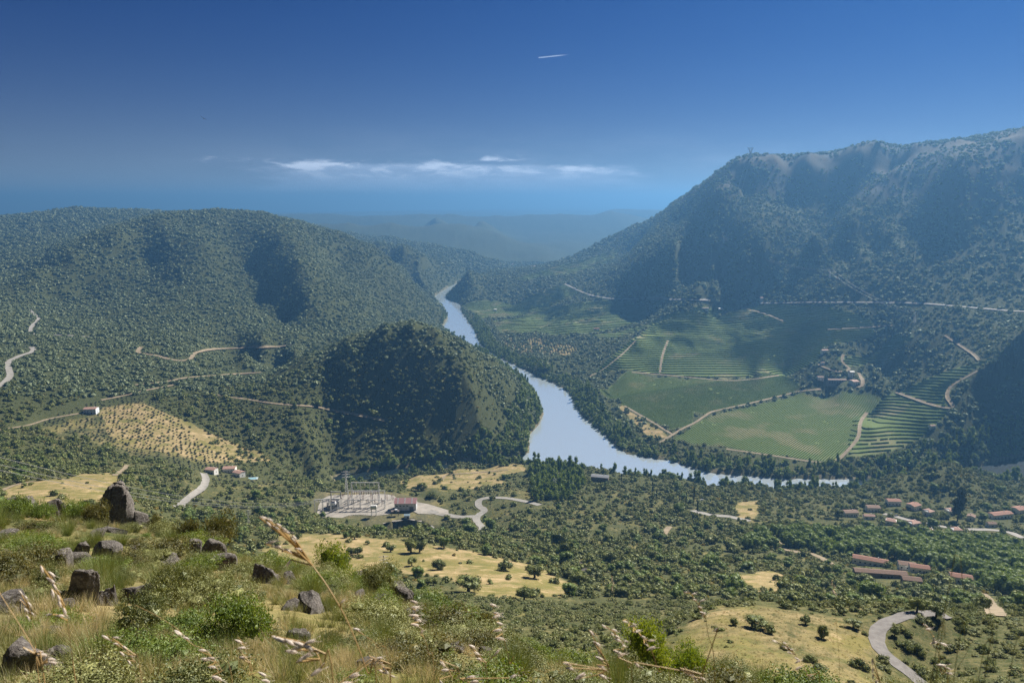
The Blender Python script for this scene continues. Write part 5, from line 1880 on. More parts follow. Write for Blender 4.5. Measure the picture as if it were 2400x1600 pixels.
def house(name, label, u, v, w, d, h, rz, rise=1.35, wall=None, roof=None, hip=0.0, wins=3, group=None, chimney=True, cat='house', storeys=1, z=None):
    h = h + 1.1
    p = hit(u, v)
    gz = min(H(p[0] + dx, p[1] + dy) for dx in (-d / 2, d / 2) for dy in (-d / 2, d / 2))
    rr_ = math.hypot(p[0], p[1])
    gz = float(H(p[0] * (1 - d * .5 / rr_), p[1] * (1 - d * .5 / rr_))) + .1
    o = empty(name, (p[0], p[1], gz if z is None else z), rz)
    wm = part('wall', wall or M_WHITE, o, box_v(0, 0, -6, w, d, h + 6))
    # gable ends
    V = np.array([(-w / 2, -d / 2, h), (-w / 2, d / 2, h), (-w / 2 + hip, 0, h + rise * .93), (w / 2, -d / 2, h), (w / 2, d / 2, h), (w / 2 - hip, 0, h + rise * .93)])
    part('gable', wall or M_WHITE, o, (V[:3], np.array([(0, 2, 1)]))); part('gable', wall or M_WHITE, o, (V[3:], np.array([(0, 1, 2)])))
    rf = part('roof', roof or M_TILE, o, gable_roof(w, d, h, rise, hip=hip))
    if chimney:
        part('chimney', wall or M_WHITE, rf, box_v(w * .22, d * .15, h + rise * .4, .7, .7, rise * .6 + .9))
    for st in range(storeys):
        zz = 1.0 + st * 2.9
        for k in range(wins):
            x = -w / 2 + w * (k + .5) / wins
            window_part(o, x, -d / 2 - .02, zz, 1.3, 1.3)
            window_part(o, x, d / 2 + .02, zz, 1.3, 1.3)
    dr = part('door', M_DOOR, o, box_v(w * .04 + w / wins * .5, -d / 2 - .03, .05, 1.1, .1, 2.1))
    for sx in (-1, 1):
        window_part(o, sx * (w / 2 + .02), 0, 1.0, 1.2, 1.3, 'x')
    tag(o, label, cat, group)
    NO_PLANT.append((p[0], p[1], max(w, d) * .5 + .5))
    # keep the line of sight to the facade open
    r = math.hypot(p[0], p[1])
    for k in (6, 12, 18):
        NO_PLANT.append((p[0] * (1 - k / r), p[1] * (1 - k / r), w * .42))
    return o


VG = 'white village houses with red roofs'
for (u, v, w, d, h, rz, lab, roof, hip, wins) in [
    (1952, 1184, 16, 9, 3.4, .05, 'white bungalow with dark brown roof at the left end of the upper village row', M_TILEB, 0, 3),
    (2004, 1173, 15, 9, 3.8, -.1, 'white bungalow with a brown red roof, second from the left in the upper village row', M_TILEB, 0, 4),
    (2051, 1158, 16, 9, 4.0, -.05, 'white house with the longest lit red roof, highest up the village slope', M_TILE, 0, 4),
    (2098, 1168, 13, 11, 4.0, .45, 'white house with a red roof turned corner-on, right of the highest village house', M_TILE, 0, 3),
    (2132, 1183, 9, 9, 4.2, .35, 'small white house with a hipped orange roof left of the tall dark conifer hedge', M_TILEP, 3, 2),
    (2181, 1181, 8.5, 9, 4.2, .2, 'small white house with a steep pink red roof just left of the tall conifer', M_TILEP, 3, 2),
    (2230, 1193, 8, 8, 3.2, .9, 'small brownish house half hidden right of the tall conifer', M_TILEB, 0, 2),
    (2340, 1178, 14, 11, 4.4, .3, 'white house with a broad red roof at the right edge of the picture', M_TILE, 0, 3),
    (2046, 1203, 11, 9, 3.0, -.5, 'white house with a pale roof below the village road, leftmost of the lower row', M_TILEP, 2, 2),
    (2098, 1208, 12, 9, 3.0, .3, 'white house with a pale pink hipped roof in the middle of the lower village row', M_TILEP, 3, 2),
    (2136, 1227, 8, 8, 3.2, .1, 'small house with a pyramid red roof among trees below the village road', M_TILE, 3.6, 2),
    (2195, 1226, 10, 8, 4.2, 0, 'white house with a square pink hipped roof, rightmost of the lower village row', M_TILEP, 3, 2),
    (1995, 1191, 12, 6, 2.6, -.1, 'low pale outbuilding at the left end of the village road', M_TILEP, 0, 2),
    (2276, 1209, 9, 6, 2.6, 0, 'low brown shed beside the pale yard at the right of the village', M_TILEB, 0, 1)]:
    house('village_house', lab, u, v, w, d, h, rz, roof=roof, hip=hip, wins=wins, group=VG)
house('terraced_block', 'long white block with a red roof at the right of the village', 2297, 1188, 27, 9, 3.6, .22, roof=M_TILE, wins=6, cat='building')
house('long_building', 'long white building with a brown red roof under the plantation, leftmost of the lower ones', 1998, 1297, 27, 7.5, 3.2, -.42, roof=M_TILE, wins=7, cat='building')
house('long_building', 'left half of the paired long low buildings below the plantation', 2082, 1307, 13, 7, 2.8, -.30, roof=M_TILEB, wins=3, cat='building', chimney=False)
house('long_building', 'right redder half of the paired long low buildings below the plantation', 2110, 1314, 14, 7, 2.8, -.30, roof=M_TILE, wins=3, cat='building', chimney=False)
house('long_building', 'white building with a dull red roof above the dirt track at the right', 2205, 1339, 14, 7, 3.4, -.36, roof=M_TILE, wins=4, cat='building', chimney=False)
house('stone_barn', 'very long low stone barn with a brown tiled roof and pale ridge in the scrub', 2020, 1326, 37, 6.5, 2.6, -.15, roof=M_TILEB, wall=M_STONE, wins=5, cat='barn', chimney=False)
house('stone_barn', 'short lower stone barn at the right end of the very long one', 2092, 1342, 12, 6, 2.2, -.22, roof=M_TILEB, wall=M_STONE, wins=2, cat='barn', chimney=False)
house('farmhouse', 'long grey farmhouse with a brown roof among the vineyards across the river', 1927, 879, 46, 11, 6.5, -.04, roof=M_TILEB, wall=PM('grey_render', (.30, .30, .33)), wins=9, cat='farmhouse', storeys=2)
house('farmhouse', 'white house with a red roof at the right end of the long grey farmhouse', 1961, 882, 13, 16, 7, .2, roof=M_TILEP, wins=3, cat='farmhouse', storeys=2)
house('farm_tower', 'white square tower behind the long grey farmhouse', 1955, 866, 9, 9, 11, 0, rise=1.2, roof=M_WHITE, wins=2, cat='tower', storeys=3, chimney=False)
house('farmhouse', 'small reddish farm building left of the long grey farmhouse', 1883, 868, 12, 10, 5, 0, roof=M_TILEB, wins=2, cat='farmhouse')
house('farmhouse', 'small house in the dark trees above the farm drive', 1893, 810, 14, 9, 6, .1, roof=M_TILEP, wins=3, cat='farmhouse')
house('farm_shed', 'small pale shed beside the farm drive fork', 1889, 836, 8, 5, 3, .1, roof=M_TILEB, wins=1, cat='shed', chimney=False)
house('red_roofed_shed', 'small house with a red roof in the terraces above the river orchard', 1370, 758, 16, 8, 4, .05, roof=M_TILE, wins=3, cat='house')
house('roadside_house', 'low white house at the top of the vineyards, left one of two by the road', 1618, 710, 22, 9, 4, .03, roof=M_TILEB, wins=4, cat='house')
house('roadside_house', 'low white house at the top of the vineyards, right one of two by the road', 1655, 710, 12, 9, 4, .03, roof=M_WHITE, wins=3, cat='house')
house('roadside_tower', 'narrow white house standing by the mountain road above the vineyards', 1749, 690, 8, 8, 8, 0, roof=M_TILEP, wins=1, cat='house', storeys=2)
house('gorge_hut', 'small grey hut at the edge of the terraced vines above the gorge', 2140, 981, 9, 7, 3.5, .2, roof=M_TILEB, wall=M_BLUEW, wins=2, cat='hut', chimney=False)
house('distant_house', 'tiny pale house high in the vineyards far down the valley, left of two', 1178, 609, 18, 10, 6, 0, roof=M_TILEP, wins=2, cat='house')
house('distant_house', 'tiny pale house high in the vineyards far down the valley, right of two', 1225, 614, 22, 10, 6, 0, roof=M_TILEP, wins=2, cat='house')
house('vineyard_cabin', 'tiny white cabin at the foot of the terraced slope by the river trees', 1138, 714, 10, 8, 5, 0, roof=M_WHITE, wins=2, cat='cabin')
house('villa', 'white villa with bluish walls at the top left corner of the olive grove', 210, 947, 17, 11, 6, .1, roof=M_TILEP, wall=M_BLUEW, wins=4, cat='villa', storeys=2)
house('hamlet_house', 'red roofed house at the head of the pale road, leftmost of three', 486, 1086, 13, 9, 4, -.2, roof=M_TILEP, wins=2, cat='house', group='hamlet houses by the pale road')
house('hamlet_house', 'wide red roofed house in the middle of the hamlet by the pale road', 528, 1083, 15, 10, 4, .1, roof=M_TILEP, wins=3, cat='house', group='hamlet houses by the pale road')
house('hamlet_house', 'pink roofed house at the right end of the hamlet, nearest the pool', 549, 1093, 13, 9, 4, -.5, roof=M_TILEP, wins=2, cat='house', group='hamlet houses by the pale road')
house('riverside_house', 'grey roofed house hidden among trees at the near end of the river bend', 1378, 1104, 24, 11, 5, -.25, roof=PM('slate_grey', (.22, .23, .25)), wall=M_STONE, wins=4, cat='house')
p = hit(576, 1099)
o = empty('swimming_pool', (p[0], p[1], p[2] + .2), .2)
part('surround', M_POOL, o, box_v(0, 0, -.6, 17, 8, .7))
part('water_surface', PM('pool_water', (.25, .48, .55), rough=.1), o, box_v(0, 0, .1, 13, 5, .05))
tag(o, 'small pale swimming pool below the hamlet by the pale road', 'pool')
NO_PLANT.append((p[0], p[1], 11))

# parked cars at the end of the village road
car_src = None


def car(u, v, rz, mat, lab):
    p = hit(u, v)
    o = empty('parked_car', (p[0], p[1], p[2] + .45), rz)
    body = np.array([(-2.1, 0, .35), (-2.1, 0, .85), (-1.3, 0, .98), (-.8, 0, 1.45), (.8, 0, 1.45), (1.4, 0, .98), (2.1, 0, .82), (2.1, 0, .35)])
    n = len(body)
    V = np.concatenate([body + [0, -.85, 0], body + [0, .85, 0]])
    V[3:5, 1] += .15; V[n + 3:n + 5, 1] -= .15
    acc = Acc(); acc.add(V, np.array([(i, (i + 1) % n, n + (i + 1) % n, n + i) for i in range(n)]))
    for s in (0, n): acc.add(V[s:s + n], np.array([(0, 1, 2, 7), (2, 5, 6, 7), (2, 3, 4, 5)]))
    link('body', acc.mesh('body', mat), o)
    part('windscreen', M_GLASS, o, bar_v((-1.1, 0, 1.25), (1.15, 0, 1.25), .32), bar_v((0, -.82, 1.22), (0, .82, 1.22), .3))
    for x in (-1.35, 1.35):
        for y in (-.8, .8):
            a = tapered(10, .32, .32, .2)
            Vw = a.V[0] - [0, 0, .1]; Vw = np.stack([Vw[:, 0], Vw[:, 2], Vw[:, 1]], 1)
            t_ = Acc(); t_.add(Vw + [x, y, .32], a.F[0]); t_.add(*box_v(x, y, .1, .4, .16, .44))
            link('wheel', t_.mesh('wheel', M_GLASS), o)
    tag(o, lab, 'car', 'cars parked in the valley')
    NO_PLANT.append((p[0], p[1], 4))


car(2047, 1182, .4, M_CAR, 'dark blue car parked at the left end of the village road, nearer the houses')
car(2058, 1185, .3, M_CAR, 'dark blue car at the left end of the village road, right beside another')
car(1612, 1149, .1, M_CARW, 'white car parked on the ochre clearing by the cypresses')
car(2322, 1381, .2, M_CAR, 'dark car parked by the dirt track at the right edge')

# ---- power station yard
yard = hits([(722, 1186), (740, 1146), (810, 1136), (905, 1138), (905, 1175), (860, 1184), (800, 1184)])[:, :2]
acc = Acc()
ring = smooth_line(np.vstack([yard, yard[:1]]), 4)[:-1]
acc.add(np.concatenate([np.c_[ring, np.full(len(ring), 45.35)], [[ring[:, 0].mean(), ring[:, 1].mean(), 45.35]]]), np.array([(i, (i + 1) % len(ring), len(ring)) for i in range(len(ring))]))
tag(link('yard_paving', acc.mesh('yard_paving', M_YARD)), kind='structure')
ap = hits([(940, 1150), (985, 1158), (1030, 1172), (1030, 1182), (960, 1180), (945, 1172)])[:, :2]
acc = Acc(); acc.add(np.concatenate([np.c_[ap, H(ap[:, 0], ap[:, 1]) + .5], [[ap[:, 0].mean(), ap[:, 1].mean(), float(H(ap[:, 0].mean(), ap[:, 1].mean())) + .5]]]), np.array([(i, (i + 1) % len(ap), len(ap)) for i in range(len(ap))]))
tag(link('yard_apron', acc.mesh('yard_apron', M_YARD)), kind='structure')
c_ = yard.mean(0); NO_PLANT.append((c_[0], c_[1], 46)); NO_PLANT.append((ap.mean(0)[0] - 6, ap.mean(0)[1], 26))
# shed with a red roof
p = PZ(931, 1172, 45.2)
o = empty('power_station_shed', (p[0], p[1] + 6, 45.2), .03)
part('wall', M_SHED, o, box_v(0, 0, -1, 25, 12, 9.5))
V = np.array([(-12.5, -6, 8.5), (-12.5, 6, 8.5), (-12.5, 0, 12.8), (12.5, -6, 8.5), (12.5, 6, 8.5), (12.5, 0, 12.8)])
part('gable', M_SHED, o, (V[:3], np.array([(0, 2, 1)]))); part('gable', M_SHED, o, (V[3:], np.array([(0, 1, 2)])))
rf = part('roof', M_REDSHEET, o, gable_roof(25, 12, 8.6, 4.6, over=.7, thick=.25))
for x in (-8.8, -.6, 7.6):
    part('roof_light', M_STRIPE, rf, (np.array([(x - .75, -6.72, 8.86), (x + .75, -6.72, 8.86), (x + .75, -.05, 13.49), (x - .75, -.05, 13.49)]) + [0, -.02, .04], np.array([(0, 1, 2, 3)])))
part('cladding_band', M_STRIPE, o, box_v(-12.6, 0, 0, .15, 11.6, 8.3))
part('door', PM('shed_door', (.2, .22, .26)), o, box_v(7, -6.05, 0, 4.5, .15, 4.6))
for k in range(4): window_part(o, -10 + k * 4.1, -6.06, 5.2, 2.0, 1.2)
tag(o, 'large grey power station shed with red roof and three pale roof lights', 'shed')

# curved retaining wall with a concrete deck behind
tops = [PZ(u, v, 43.5) for u, v in ((852, 1219), (868, 1209), (887, 1202), (912, 1197), (939, 1195), (965, 1198), (984, 1205), (996, 1214))]
T = smooth_line(np.array(tops)[:, :2], 5)
o = empty('retaining_wall', (T[:, 0].mean(), T[:, 1].mean(), 30), 0)
off = np.array([T[:, 0].mean(), T[:, 1].mean()])
nT = len(T)
tg = np.gradient(T, axis=0); tg /= np.linalg.norm(tg, axis=1)[:, None]; nr = np.stack([-tg[:, 1], tg[:, 0]], 1)
hgt = 43.5 - 30
def wall_strip(o0, o1, z0, z1):
    A = T - off + nr * o0; B = T - off + nr * o1
    V = np.concatenate([np.c_[A, np.full(nT, z0)], np.c_[A, np.full(nT, z1)], np.c_[B, np.full(nT, z1)], np.c_[B, np.full(nT, z0)]])
    Fc = [(r * nT + i, r * nT + i + 1, ((r + 1) % 4) * nT + i + 1, ((r + 1) % 4) * nT + i) for r in range(4) for i in range(nT - 1)]
    return V, np.array(Fc)
part('wall_face', M_DARKC, o, wall_strip(0, 1.2, -4, hgt))
part('parapet', M_CONC, o, wall_strip(-.35, 1.5, hgt + .01, hgt + 1.0))
tag(o, 'curved dark retaining wall with a pale parapet below the power station', 'retaining wall')
NO_PLANT.append((off[0], off[1] - 6, 30)); NO_PLANT.append((off[0] + 8, off[1] - 26, 20)); NO_PLANT.append((off[0] - 12, off[1] - 26, 18))
dk = hits([(868, 1207), (887, 1201), (939, 1194), (975, 1199), (985, 1192), (935, 1178), (890, 1183), (862, 1196)])[:, :2]
acc = Acc(); acc.add(np.concatenate([np.c_[dk, np.full(len(dk), 44.9)], [[dk[:, 0].mean(), dk[:, 1].mean(), 44.9]]]), np.array([(i, (i + 1) % len(dk), len(dk)) for i in range(len(dk))]))
tag(link('deck_paving', acc.mesh('deck_paving', M_YARD)), kind='structure')
NO_PLANT.append((dk[:, 0].mean(), dk[:, 1].mean(), 24))
p = PZ(935, 1188, 45)
o = empty('valve_house', (p[0], p[1], 44.9), .1)
part('wall', M_SHED, o, box_v(0, 0, 0, 6, 5, 3.2)); part('roof', PM('blue_grey_roof', (.16, .22, .26)), o, box_v(0, 0, 3.2, 7, 6, .3)); part('door', M_DOOR, o, box_v(1, -2.55, 0, 1.2, .1, 2.2))
tag(o, 'small flat roofed hut on the deck behind the curved wall', 'hut')
p = PZ(908, 1183, 45)
o = empty('gantry_crane', (p[0], p[1], 44.9), .15)
for sx in (-4, 4):
    for sy in (-2, 2): part('leg', M_DARKC, o, bar_v((sx, sy, 0), (sx * .9, sy * .8, 5), .5))
part('bridge', M_DARKC, o, box_v(0, 0, 5, 9.5, 4.4, .8)); part('winch_box', M_SHED, o, box_v(1, 0, 5.8, 3, 2.4, 1.6))
tag(o, 'dark squat gantry crane on the deck above the curved wall', 'crane')


def lattice(parent, name, x, y, h, w, levels=7, th=.22, top=.5, mat=None):
    sh = []
    cs = lambda t: w / 2 * (1 - (1 - top) * t)
    for i in range(levels):
        t0, t1 = i / levels, (i + 1) / levels
        a, b = cs(t0), cs(t1)
        c0 = [(x - a, y - a, h * t0), (x + a, y - a, h * t0), (x + a, y + a, h * t0), (x - a, y + a, h * t0)]
        c1 = [(x - b, y - b, h * t1), (x + b, y - b, h * t1), (x + b, y + b, h * t1), (x - b, y + b, h * t1)]
        for k in range(4):
            sh.append(bar_v(c0[k], c1[k], th))
            sh.append(bar_v(c0[k], c1[(k + 1) % 4], th * .6))
            sh.append(bar_v(c1[k], c1[(k + 1) % 4], th * .6))
    return part(name, mat or M_STEEL, parent, *sh)


# tall gantry at the back of the yard
pl = PZ(809, 1157, 45); pr = PZ(871, 1157, 45)
W_ = pr[0] - pl[0]; cx = (pl[0] + pr[0]) / 2; cy = pl[1]
o = empty('switchyard_gantry', (cx, cy, 45.1), 0)
HT = 27
for sx in (-1, 1): lattice(o, 'lattice_column', sx * W_ / 2, 0, HT, 1.6, 9, .26, .7)
for x in (-.17, .17): part('slim_column', M_STEEL, o, bar_v((x * W_, 0, 12), (x * W_, 0, HT), .3))
part('top_beam', M_STEEL, o, bar_v((-W_ / 2, 0, HT), (W_ / 2, 0, HT), .7))
part('lower_beam', M_STEEL, o, bar_v((-W_ / 2, -.6, 14.5), (W_ / 2, -.6, 14.5), .5), bar_v((-W_ / 2, .6, 15.2), (W_ / 2, .6, 15.2), .5))
for x in (-.33, 0, .33): part('insulator', M_STRIPE, o, bar_v((x * W_, 0, HT - .4), (x * W_, 0, HT - 4.4), .55))
for k in range(12):
    x = (-.48 + k * .087) * W_
    part('insulator', M_PORC, o, bar_v((x, -1.0, 12.5), (x, -1.0, 16.5), .6))
tag(o, 'tall pale steel gantry with hanging insulators at the back of the switchyard', 'gantry')
for row, (vv_, hh, nm_) in enumerate(((1150, 13, 'middle'), (1168, 11, 'front'))):
    a_, b_ = PZ(800, vv_, 45), PZ(884, vv_, 45)
    o = empty('busbar_gantry', ((a_[0] + b_[0]) / 2, a_[1], 45.1), 0)
    L_ = (b_[0] - a_[0])
    for q in (-.5, -.17, .17, .5): lattice(o, 'lattice_column', q * L_, 0, hh, 1.1, 5, .24, .7)
    part('beam', M_STEEL, o, bar_v((-L_ / 2, 0, hh), (L_ / 2, 0, hh), .6))
    for q in range(9): part('insulator', M_STRIPE if q % 2 else M_PORC, o, bar_v((-L_ * .45 + q * L_ * .1125, 0, hh - .2), (-L_ * .45 + q * L_ * .1125, -.3, hh - 2.8), .45))
    tag(o, 'lower steel busbar gantry with a row of insulators, the %s one of the yard' % nm_, 'gantry')
# row of bus posts in front of it
for k, u in enumerate((813, 829, 846, 862, 877)):
    q = PZ(u, 1164 - k * .5, 45)
    o = empty('busbar_post', (q[0], q[1], 45.1), 0)
    part('post', M_STEEL, o, bar_v((0, 0, 0), (0, 0, 6), .5)); part('insulator', M_PORC, o, bar_v((0, 0, 6), (0, 0, 10), .8)); part('cap', M_STEEL, o, bar_v((-.8, 0, 10.1), (.8, 0, 10.1), .5))
    tag(o, 'insulated busbar post in front of the tall gantry, number %s from the left' % ('one', 'two', 'three', 'four', 'five')[k], 'post', 'busbar posts in the switchyard')
ORDN = 'first second third fourth fifth sixth seventh eighth ninth'.split()
# breakers: a field of small insulator stacks
for k in range(18):
    u = 770 + (k % 9) * 16.5; v = 1146 if k < 9 else 1153
    q = PZ(u + rng.uniform(-3, 3), v, 45)
    o = empty('circuit_breaker', (q[0], q[1], 45.1), 0)
    part('frame', M_STEEL, o, bar_v((-.9, 0, 0), (-.9, 0, 3), .25), bar_v((.9, 0, 0), (.9, 0, 3), .25), bar_v((-1.2, 0, 3), (1.2, 0, 3), .35))
    for x in (-.8, .8): part('insulator', M_PORC if k % 3 else M_STRIPE, o, bar_v((x, 0, 3.2), (x, 0, 6.4), .5))
    tag(o, 'twin insulator circuit breaker, %s from the left in the %s row' % (ORDN[k % 9], 'back' if k < 9 else 'front'), 'circuit breaker', 'circuit breakers in the %s row' % ('back' if k < 9 else 'front'))
# portal at the left where the lines come in
q = PZ(742, 1178, 45)
o = empty('line_portal', (q[0], q[1], 45), .2)
for x in (-9, 0, 9): lattice(o, 'lattice_column', x, 0, 17, 1.4, 7, .3, .7)
part('beam', M_STEEL, o, bar_v((-9, 0, 17), (9, 0, 17), .8))
for x in (-6, -3, 3, 6): part('insulator', M_STRIPE, o, bar_v((x, -.3, 16.6), (x, -2.6, 15.2), .45))
tag(o, 'steel line portal with three lattice legs at the left end of the switchyard', 'portal')
# transformer bay: concrete frame with a transformer inside
q = PZ(765, 1170, 45)
o = empty('transformer_bay', (q[0], q[1] + 4, 45), -.12)
for sx in (-6, 6): part('fire_wall', M_CONC, o, box_v(sx, 2, 0, 1.2, 14, 9))
part('plinth', M_CONC, o, box_v(0, -1, 0, 11, 9, 4.2)); part('beam', M_CONC, o, bar_v((-6.5, 8.5, 17), (6.5, 8.5, 17), 1.2))
for sx in (-6, 6): part('column', M_CONC, o, bar_v((sx, 8.5, 0), (sx, 8.5, 17), 1.0))
part('back_wall', M_WHITE, o, box_v(0, 8.5, 0, 11, .6, 9))
tag(o, 'pale concrete transformer bay with open frame at the left of the switchyard', 'transformer bay')
o2 = empty('transformer', (q[0], q[1] + 3, 49.3), -.12)
part('tank', M_SHED, o2, box_v(0, 0, 0, 6, 3.6, 3.8)); part('radiator', M_STEEL, o2, box_v(0, -2.3, .3, 5, .7, 3)); part('conservator', M_WHITE, o2, bar_v((-2.5, .5, 4.9), (2.5, .5, 4.9), 1.2))
for x in (-1.6, 0, 1.6): part('bushing', M_PORC, o2, bar_v((x, 0, 3.8), (x * 1.3, -.6, 6.4), .4))
tag(o2, 'grey transformer with bushings on the concrete plinth of its bay', 'transformer')
# tank on legs
q = PZ(859, 1184, 45)
o = empty('water_tank', (q[0], q[1], 45), 0)
for sx in (-2.6, 2.6):
    for sy in (-1.6, 1.6): part('leg', M_STEEL, o, bar_v((sx, sy, 0), (sx, sy, 9), .45))
a_ = tapered(14, 2.1, 2.1, 6.5)
Vt = a_.V[0]; Vt = np.stack([Vt[:, 2] - 3.25, Vt[:, 1], Vt[:, 0] + 11], 1)
t_ = Acc(); t_.add(Vt, a_.F[0]); t_.add(*box_v(-3.25, 0, 9.4, .3, 3.2, 3.2)); t_.add(*box_v(3.25, 0, 9.4, .3, 3.2, 3.2))
link('tank', t_.mesh('tank', M_WHITE, True), o)
part('platform', M_STEEL, o, box_v(0, 0, 8.7, 6.5, 4, .3))
tag(o, 'pale horizontal tank on four legs at the front of the switchyard', 'tank')
# fence along the front of the yard
fa, fb = PZ(790, 1188, 45), PZ(905, 1176, 45)
o = empty('yard_fence', (fa[0], fa[1], 45.2), 0)
d_ = np.array(fb[:2]) - np.array(fa[:2])
for k in range(22):
    t0 = d_ * k / 21
    part('post', M_STEEL, o, bar_v((t0[0], t0[1], 0), (t0[0], t0[1], 2.4), .16))
part('rail', M_STEEL, o, bar_v((0, 0, 2.3), (d_[0], d_[1], 2.3), .12), bar_v((0, 0, 1.2), (d_[0], d_[1], 1.2), .1))
tag(o, 'thin steel fence along the front edge of the switchyard', 'fence')


def pylon(u, v, h, lab, rz=0.0, w=None, th=.3, vshape=False, z=None):
    p = hit(u, v)
    o = empty('pylon', (p[0], p[1], p[2] - .3), rz)
    w = w or h * .17
    if vshape:
        lattice(o, 'mast', 0, 0, h * .45, w, 4, th, .35)
        part('arm', M_STEEL, o, bar_v((0, 0, h * .45), (-w * 1.5, 0, h), th * 2), bar_v((0, 0, h * .6), (-w * .9, 0, h), th))
        part('arm', M_STEEL, o, bar_v((0, 0, h * .45), (w * 1.5, 0, h), th * 2), bar_v((0, 0, h * .6), (w * .9, 0, h), th))
        part('crossbeam', M_STEEL, o, bar_v((-w * 2.2, 0, h * .97), (w * 2.2, 0, h * .97), th * 1.6))
    else:
        lattice(o, 'mast', 0, 0, h, w, 9, th, .2)
        for k, zz in enumerate((.72, .84, .95)):
            part('arm', M_STEEL, o, bar_v((-h * .17, 0, h * zz), (h * .17, 0, h * zz), th * 1.3), bar_v((-h * .17, 0, h * zz), (0, 0, h * (zz + .04)), th * .8), bar_v((h * .17, 0, h * zz), (0, 0, h * (zz + .04)), th * .8))
    tag(o, lab, 'pylon')
    return np.array(p) + [0, 0, h * .93]


A0 = pylon(1723, 362, 34, 'steel pylon with a V shaped head on the skyline of the mountain', .2, th=.9, vshape=True)
A1 = pylon(1662, 560, 24, 'small lattice pylon halfway down the mountain on the upper lit spur', .3, th=.35)
A2 = pylon(1905, 640, 24, 'small lattice pylon on the lower lit spur of the mountain', .3, th=.35)
A3 = pylon(2100, 742, 24, 'small lattice pylon at the right edge of the upper vineyards', .3, th=.35)
B0 = pylon(796, 1133, 30, 'tall slim lattice pylon standing behind the tall switchyard gantry', .1, w=3.5, th=.35)
pylon(883, 1334, 15, 'slim lattice pylon at the lower edge of the dry field behind the rocks', .2, w=1.8, th=.12)
pylon(572, 1205, 14, 'squat lattice pylon in the scrub left of the power station', .4, w=3, th=.2)
pylon(1274, 1128, 18, 'thin lattice pylon beside the grove at the river bend', .1, w=1.6, th=.16)


def wire(name, p, q, sag, rad, lab, group, seg=28):
    p = np.array(p, float); q = np.array(q, float)
    P_ = [p + (q - p) * t - np.array([0, 0, sag * 4 * t * (1 - t)]) for t in np.linspace(0, 1, seg)]
    acc = Acc()
    for a, b in zip(P_[:-1], P_[1:]): acc.add(*bar_v(a, b, rad * 2))
    o = link(name, acc.mesh(name, M_WIRE))
    tag(o, lab, 'power line', group)


L0 = P(-60, 1034, 330); L1 = P(-60, 1052, 318); L2 = P(-60, 1066, 306)
E = PZ(742, 1178, 45)
GW = 'power lines from the left to the switchyard'
wire('power_line', L0, (E[0] - 6, E[1], 61), 13, .085, 'topmost of the three thin power lines crossing the left valley', GW)
wire('power_line', L1, (E[0], E[1], 61), 14, .085, 'middle one of the three thin power lines crossing the left valley', GW)
wire('power_line', L2, (E[0] + 6, E[1], 61), 14, .085, 'lowest of the three thin power lines crossing the left valley', GW)
GM = 'power lines on the mountain'
for k, dx in enumerate((-7, 7)):
    wire('power_line', A0 + [dx, 0, 0], A1 + [dx * .8, 0, 0], 22, .16, '%s one of two lines hanging from the skyline pylon' % ('left', 'right')[k], GM)
    wire('power_line', A1 + [dx * .8, 0, 0], A2 + [dx, 0, 0], 26, .16, '%s line spanning the dark hollow between the two mountain spurs' % ('upper', 'lower')[k], GM)
    wire('power_line', A2 + [dx, 0, 0], A3 + [dx, 0, 0], 14, .13, '%s line from the lower spur down to the vineyards' % ('left', 'right')[k], GM)
for k in range(4):
    q = PZ(813 + k * 16, 1163, 45)
    wire('yard_cable', (E[0] + 8 + k * 2, E[1] - 4, 48 + k), (q[0], cy, 59), 1.0, .13, 'slanting cable of the switchyard, %s of four' % ('first', 'second', 'third', 'last')[k], 'slanting switchyard cables', 12)

# scree in the gully
def rock_mesh(seed, sub=2, rough=.34, flat=1.0, tall=1.0):
    """a block split along a few joint planes, then weathered"""
    g = np.random.default_rng(seed)
    V, Fc = ico(sub)
    V = V.copy()
    V = np.sign(V) * np.abs(V) ** .62            # from ball towards block
    V /= np.abs(V).max()
    yaw = g.uniform(0, 3.1)
    V = np.stack([V[:, 0] * math.cos(yaw) - V[:, 1] * math.sin(yaw), V[:, 0] * math.sin(yaw) + V[:, 1] * math.cos(yaw), V[:, 2]], 1)
    for k in range(10):
        d = g.normal(size=3) * [1, 1, .8]; d /= np.linalg.norm(d)
        c = g.uniform(.45, .95)
        e = V @ d
        V = V - np.where(e > c, e - c, 0)[:, None] * d * .96
    n = np.zeros(len(V))
    for k in range(10):
        d = g.normal(size=3) * (2.2 + 2.8 * k)
        n += np.sin(V @ d + 2.2 * np.sin(V @ d[[1, 2, 0]] * .7) + g.uniform(0, 6)) / (k + 1.7)
    # fissures
    for k in range(3):
        d = g.normal(size=3) * [1, 1, .35]; d /= np.linalg.norm(d)
        e = np.abs(V @ d - g.uniform(-.4, .4) + .06 * np.sin(5 * V[:, 2] + k))
        n -= 1.6 * np.exp(-(e / .045) ** 2)
    V = V * (1 + rough * .15 * n)[:, None]
    V[:, 0] += V[:, 2] * g.uniform(-.25, .25)
    V = V * [1, .85, flat * tall]
    acc = Acc(); acc.add(V, Fc)
    return acc


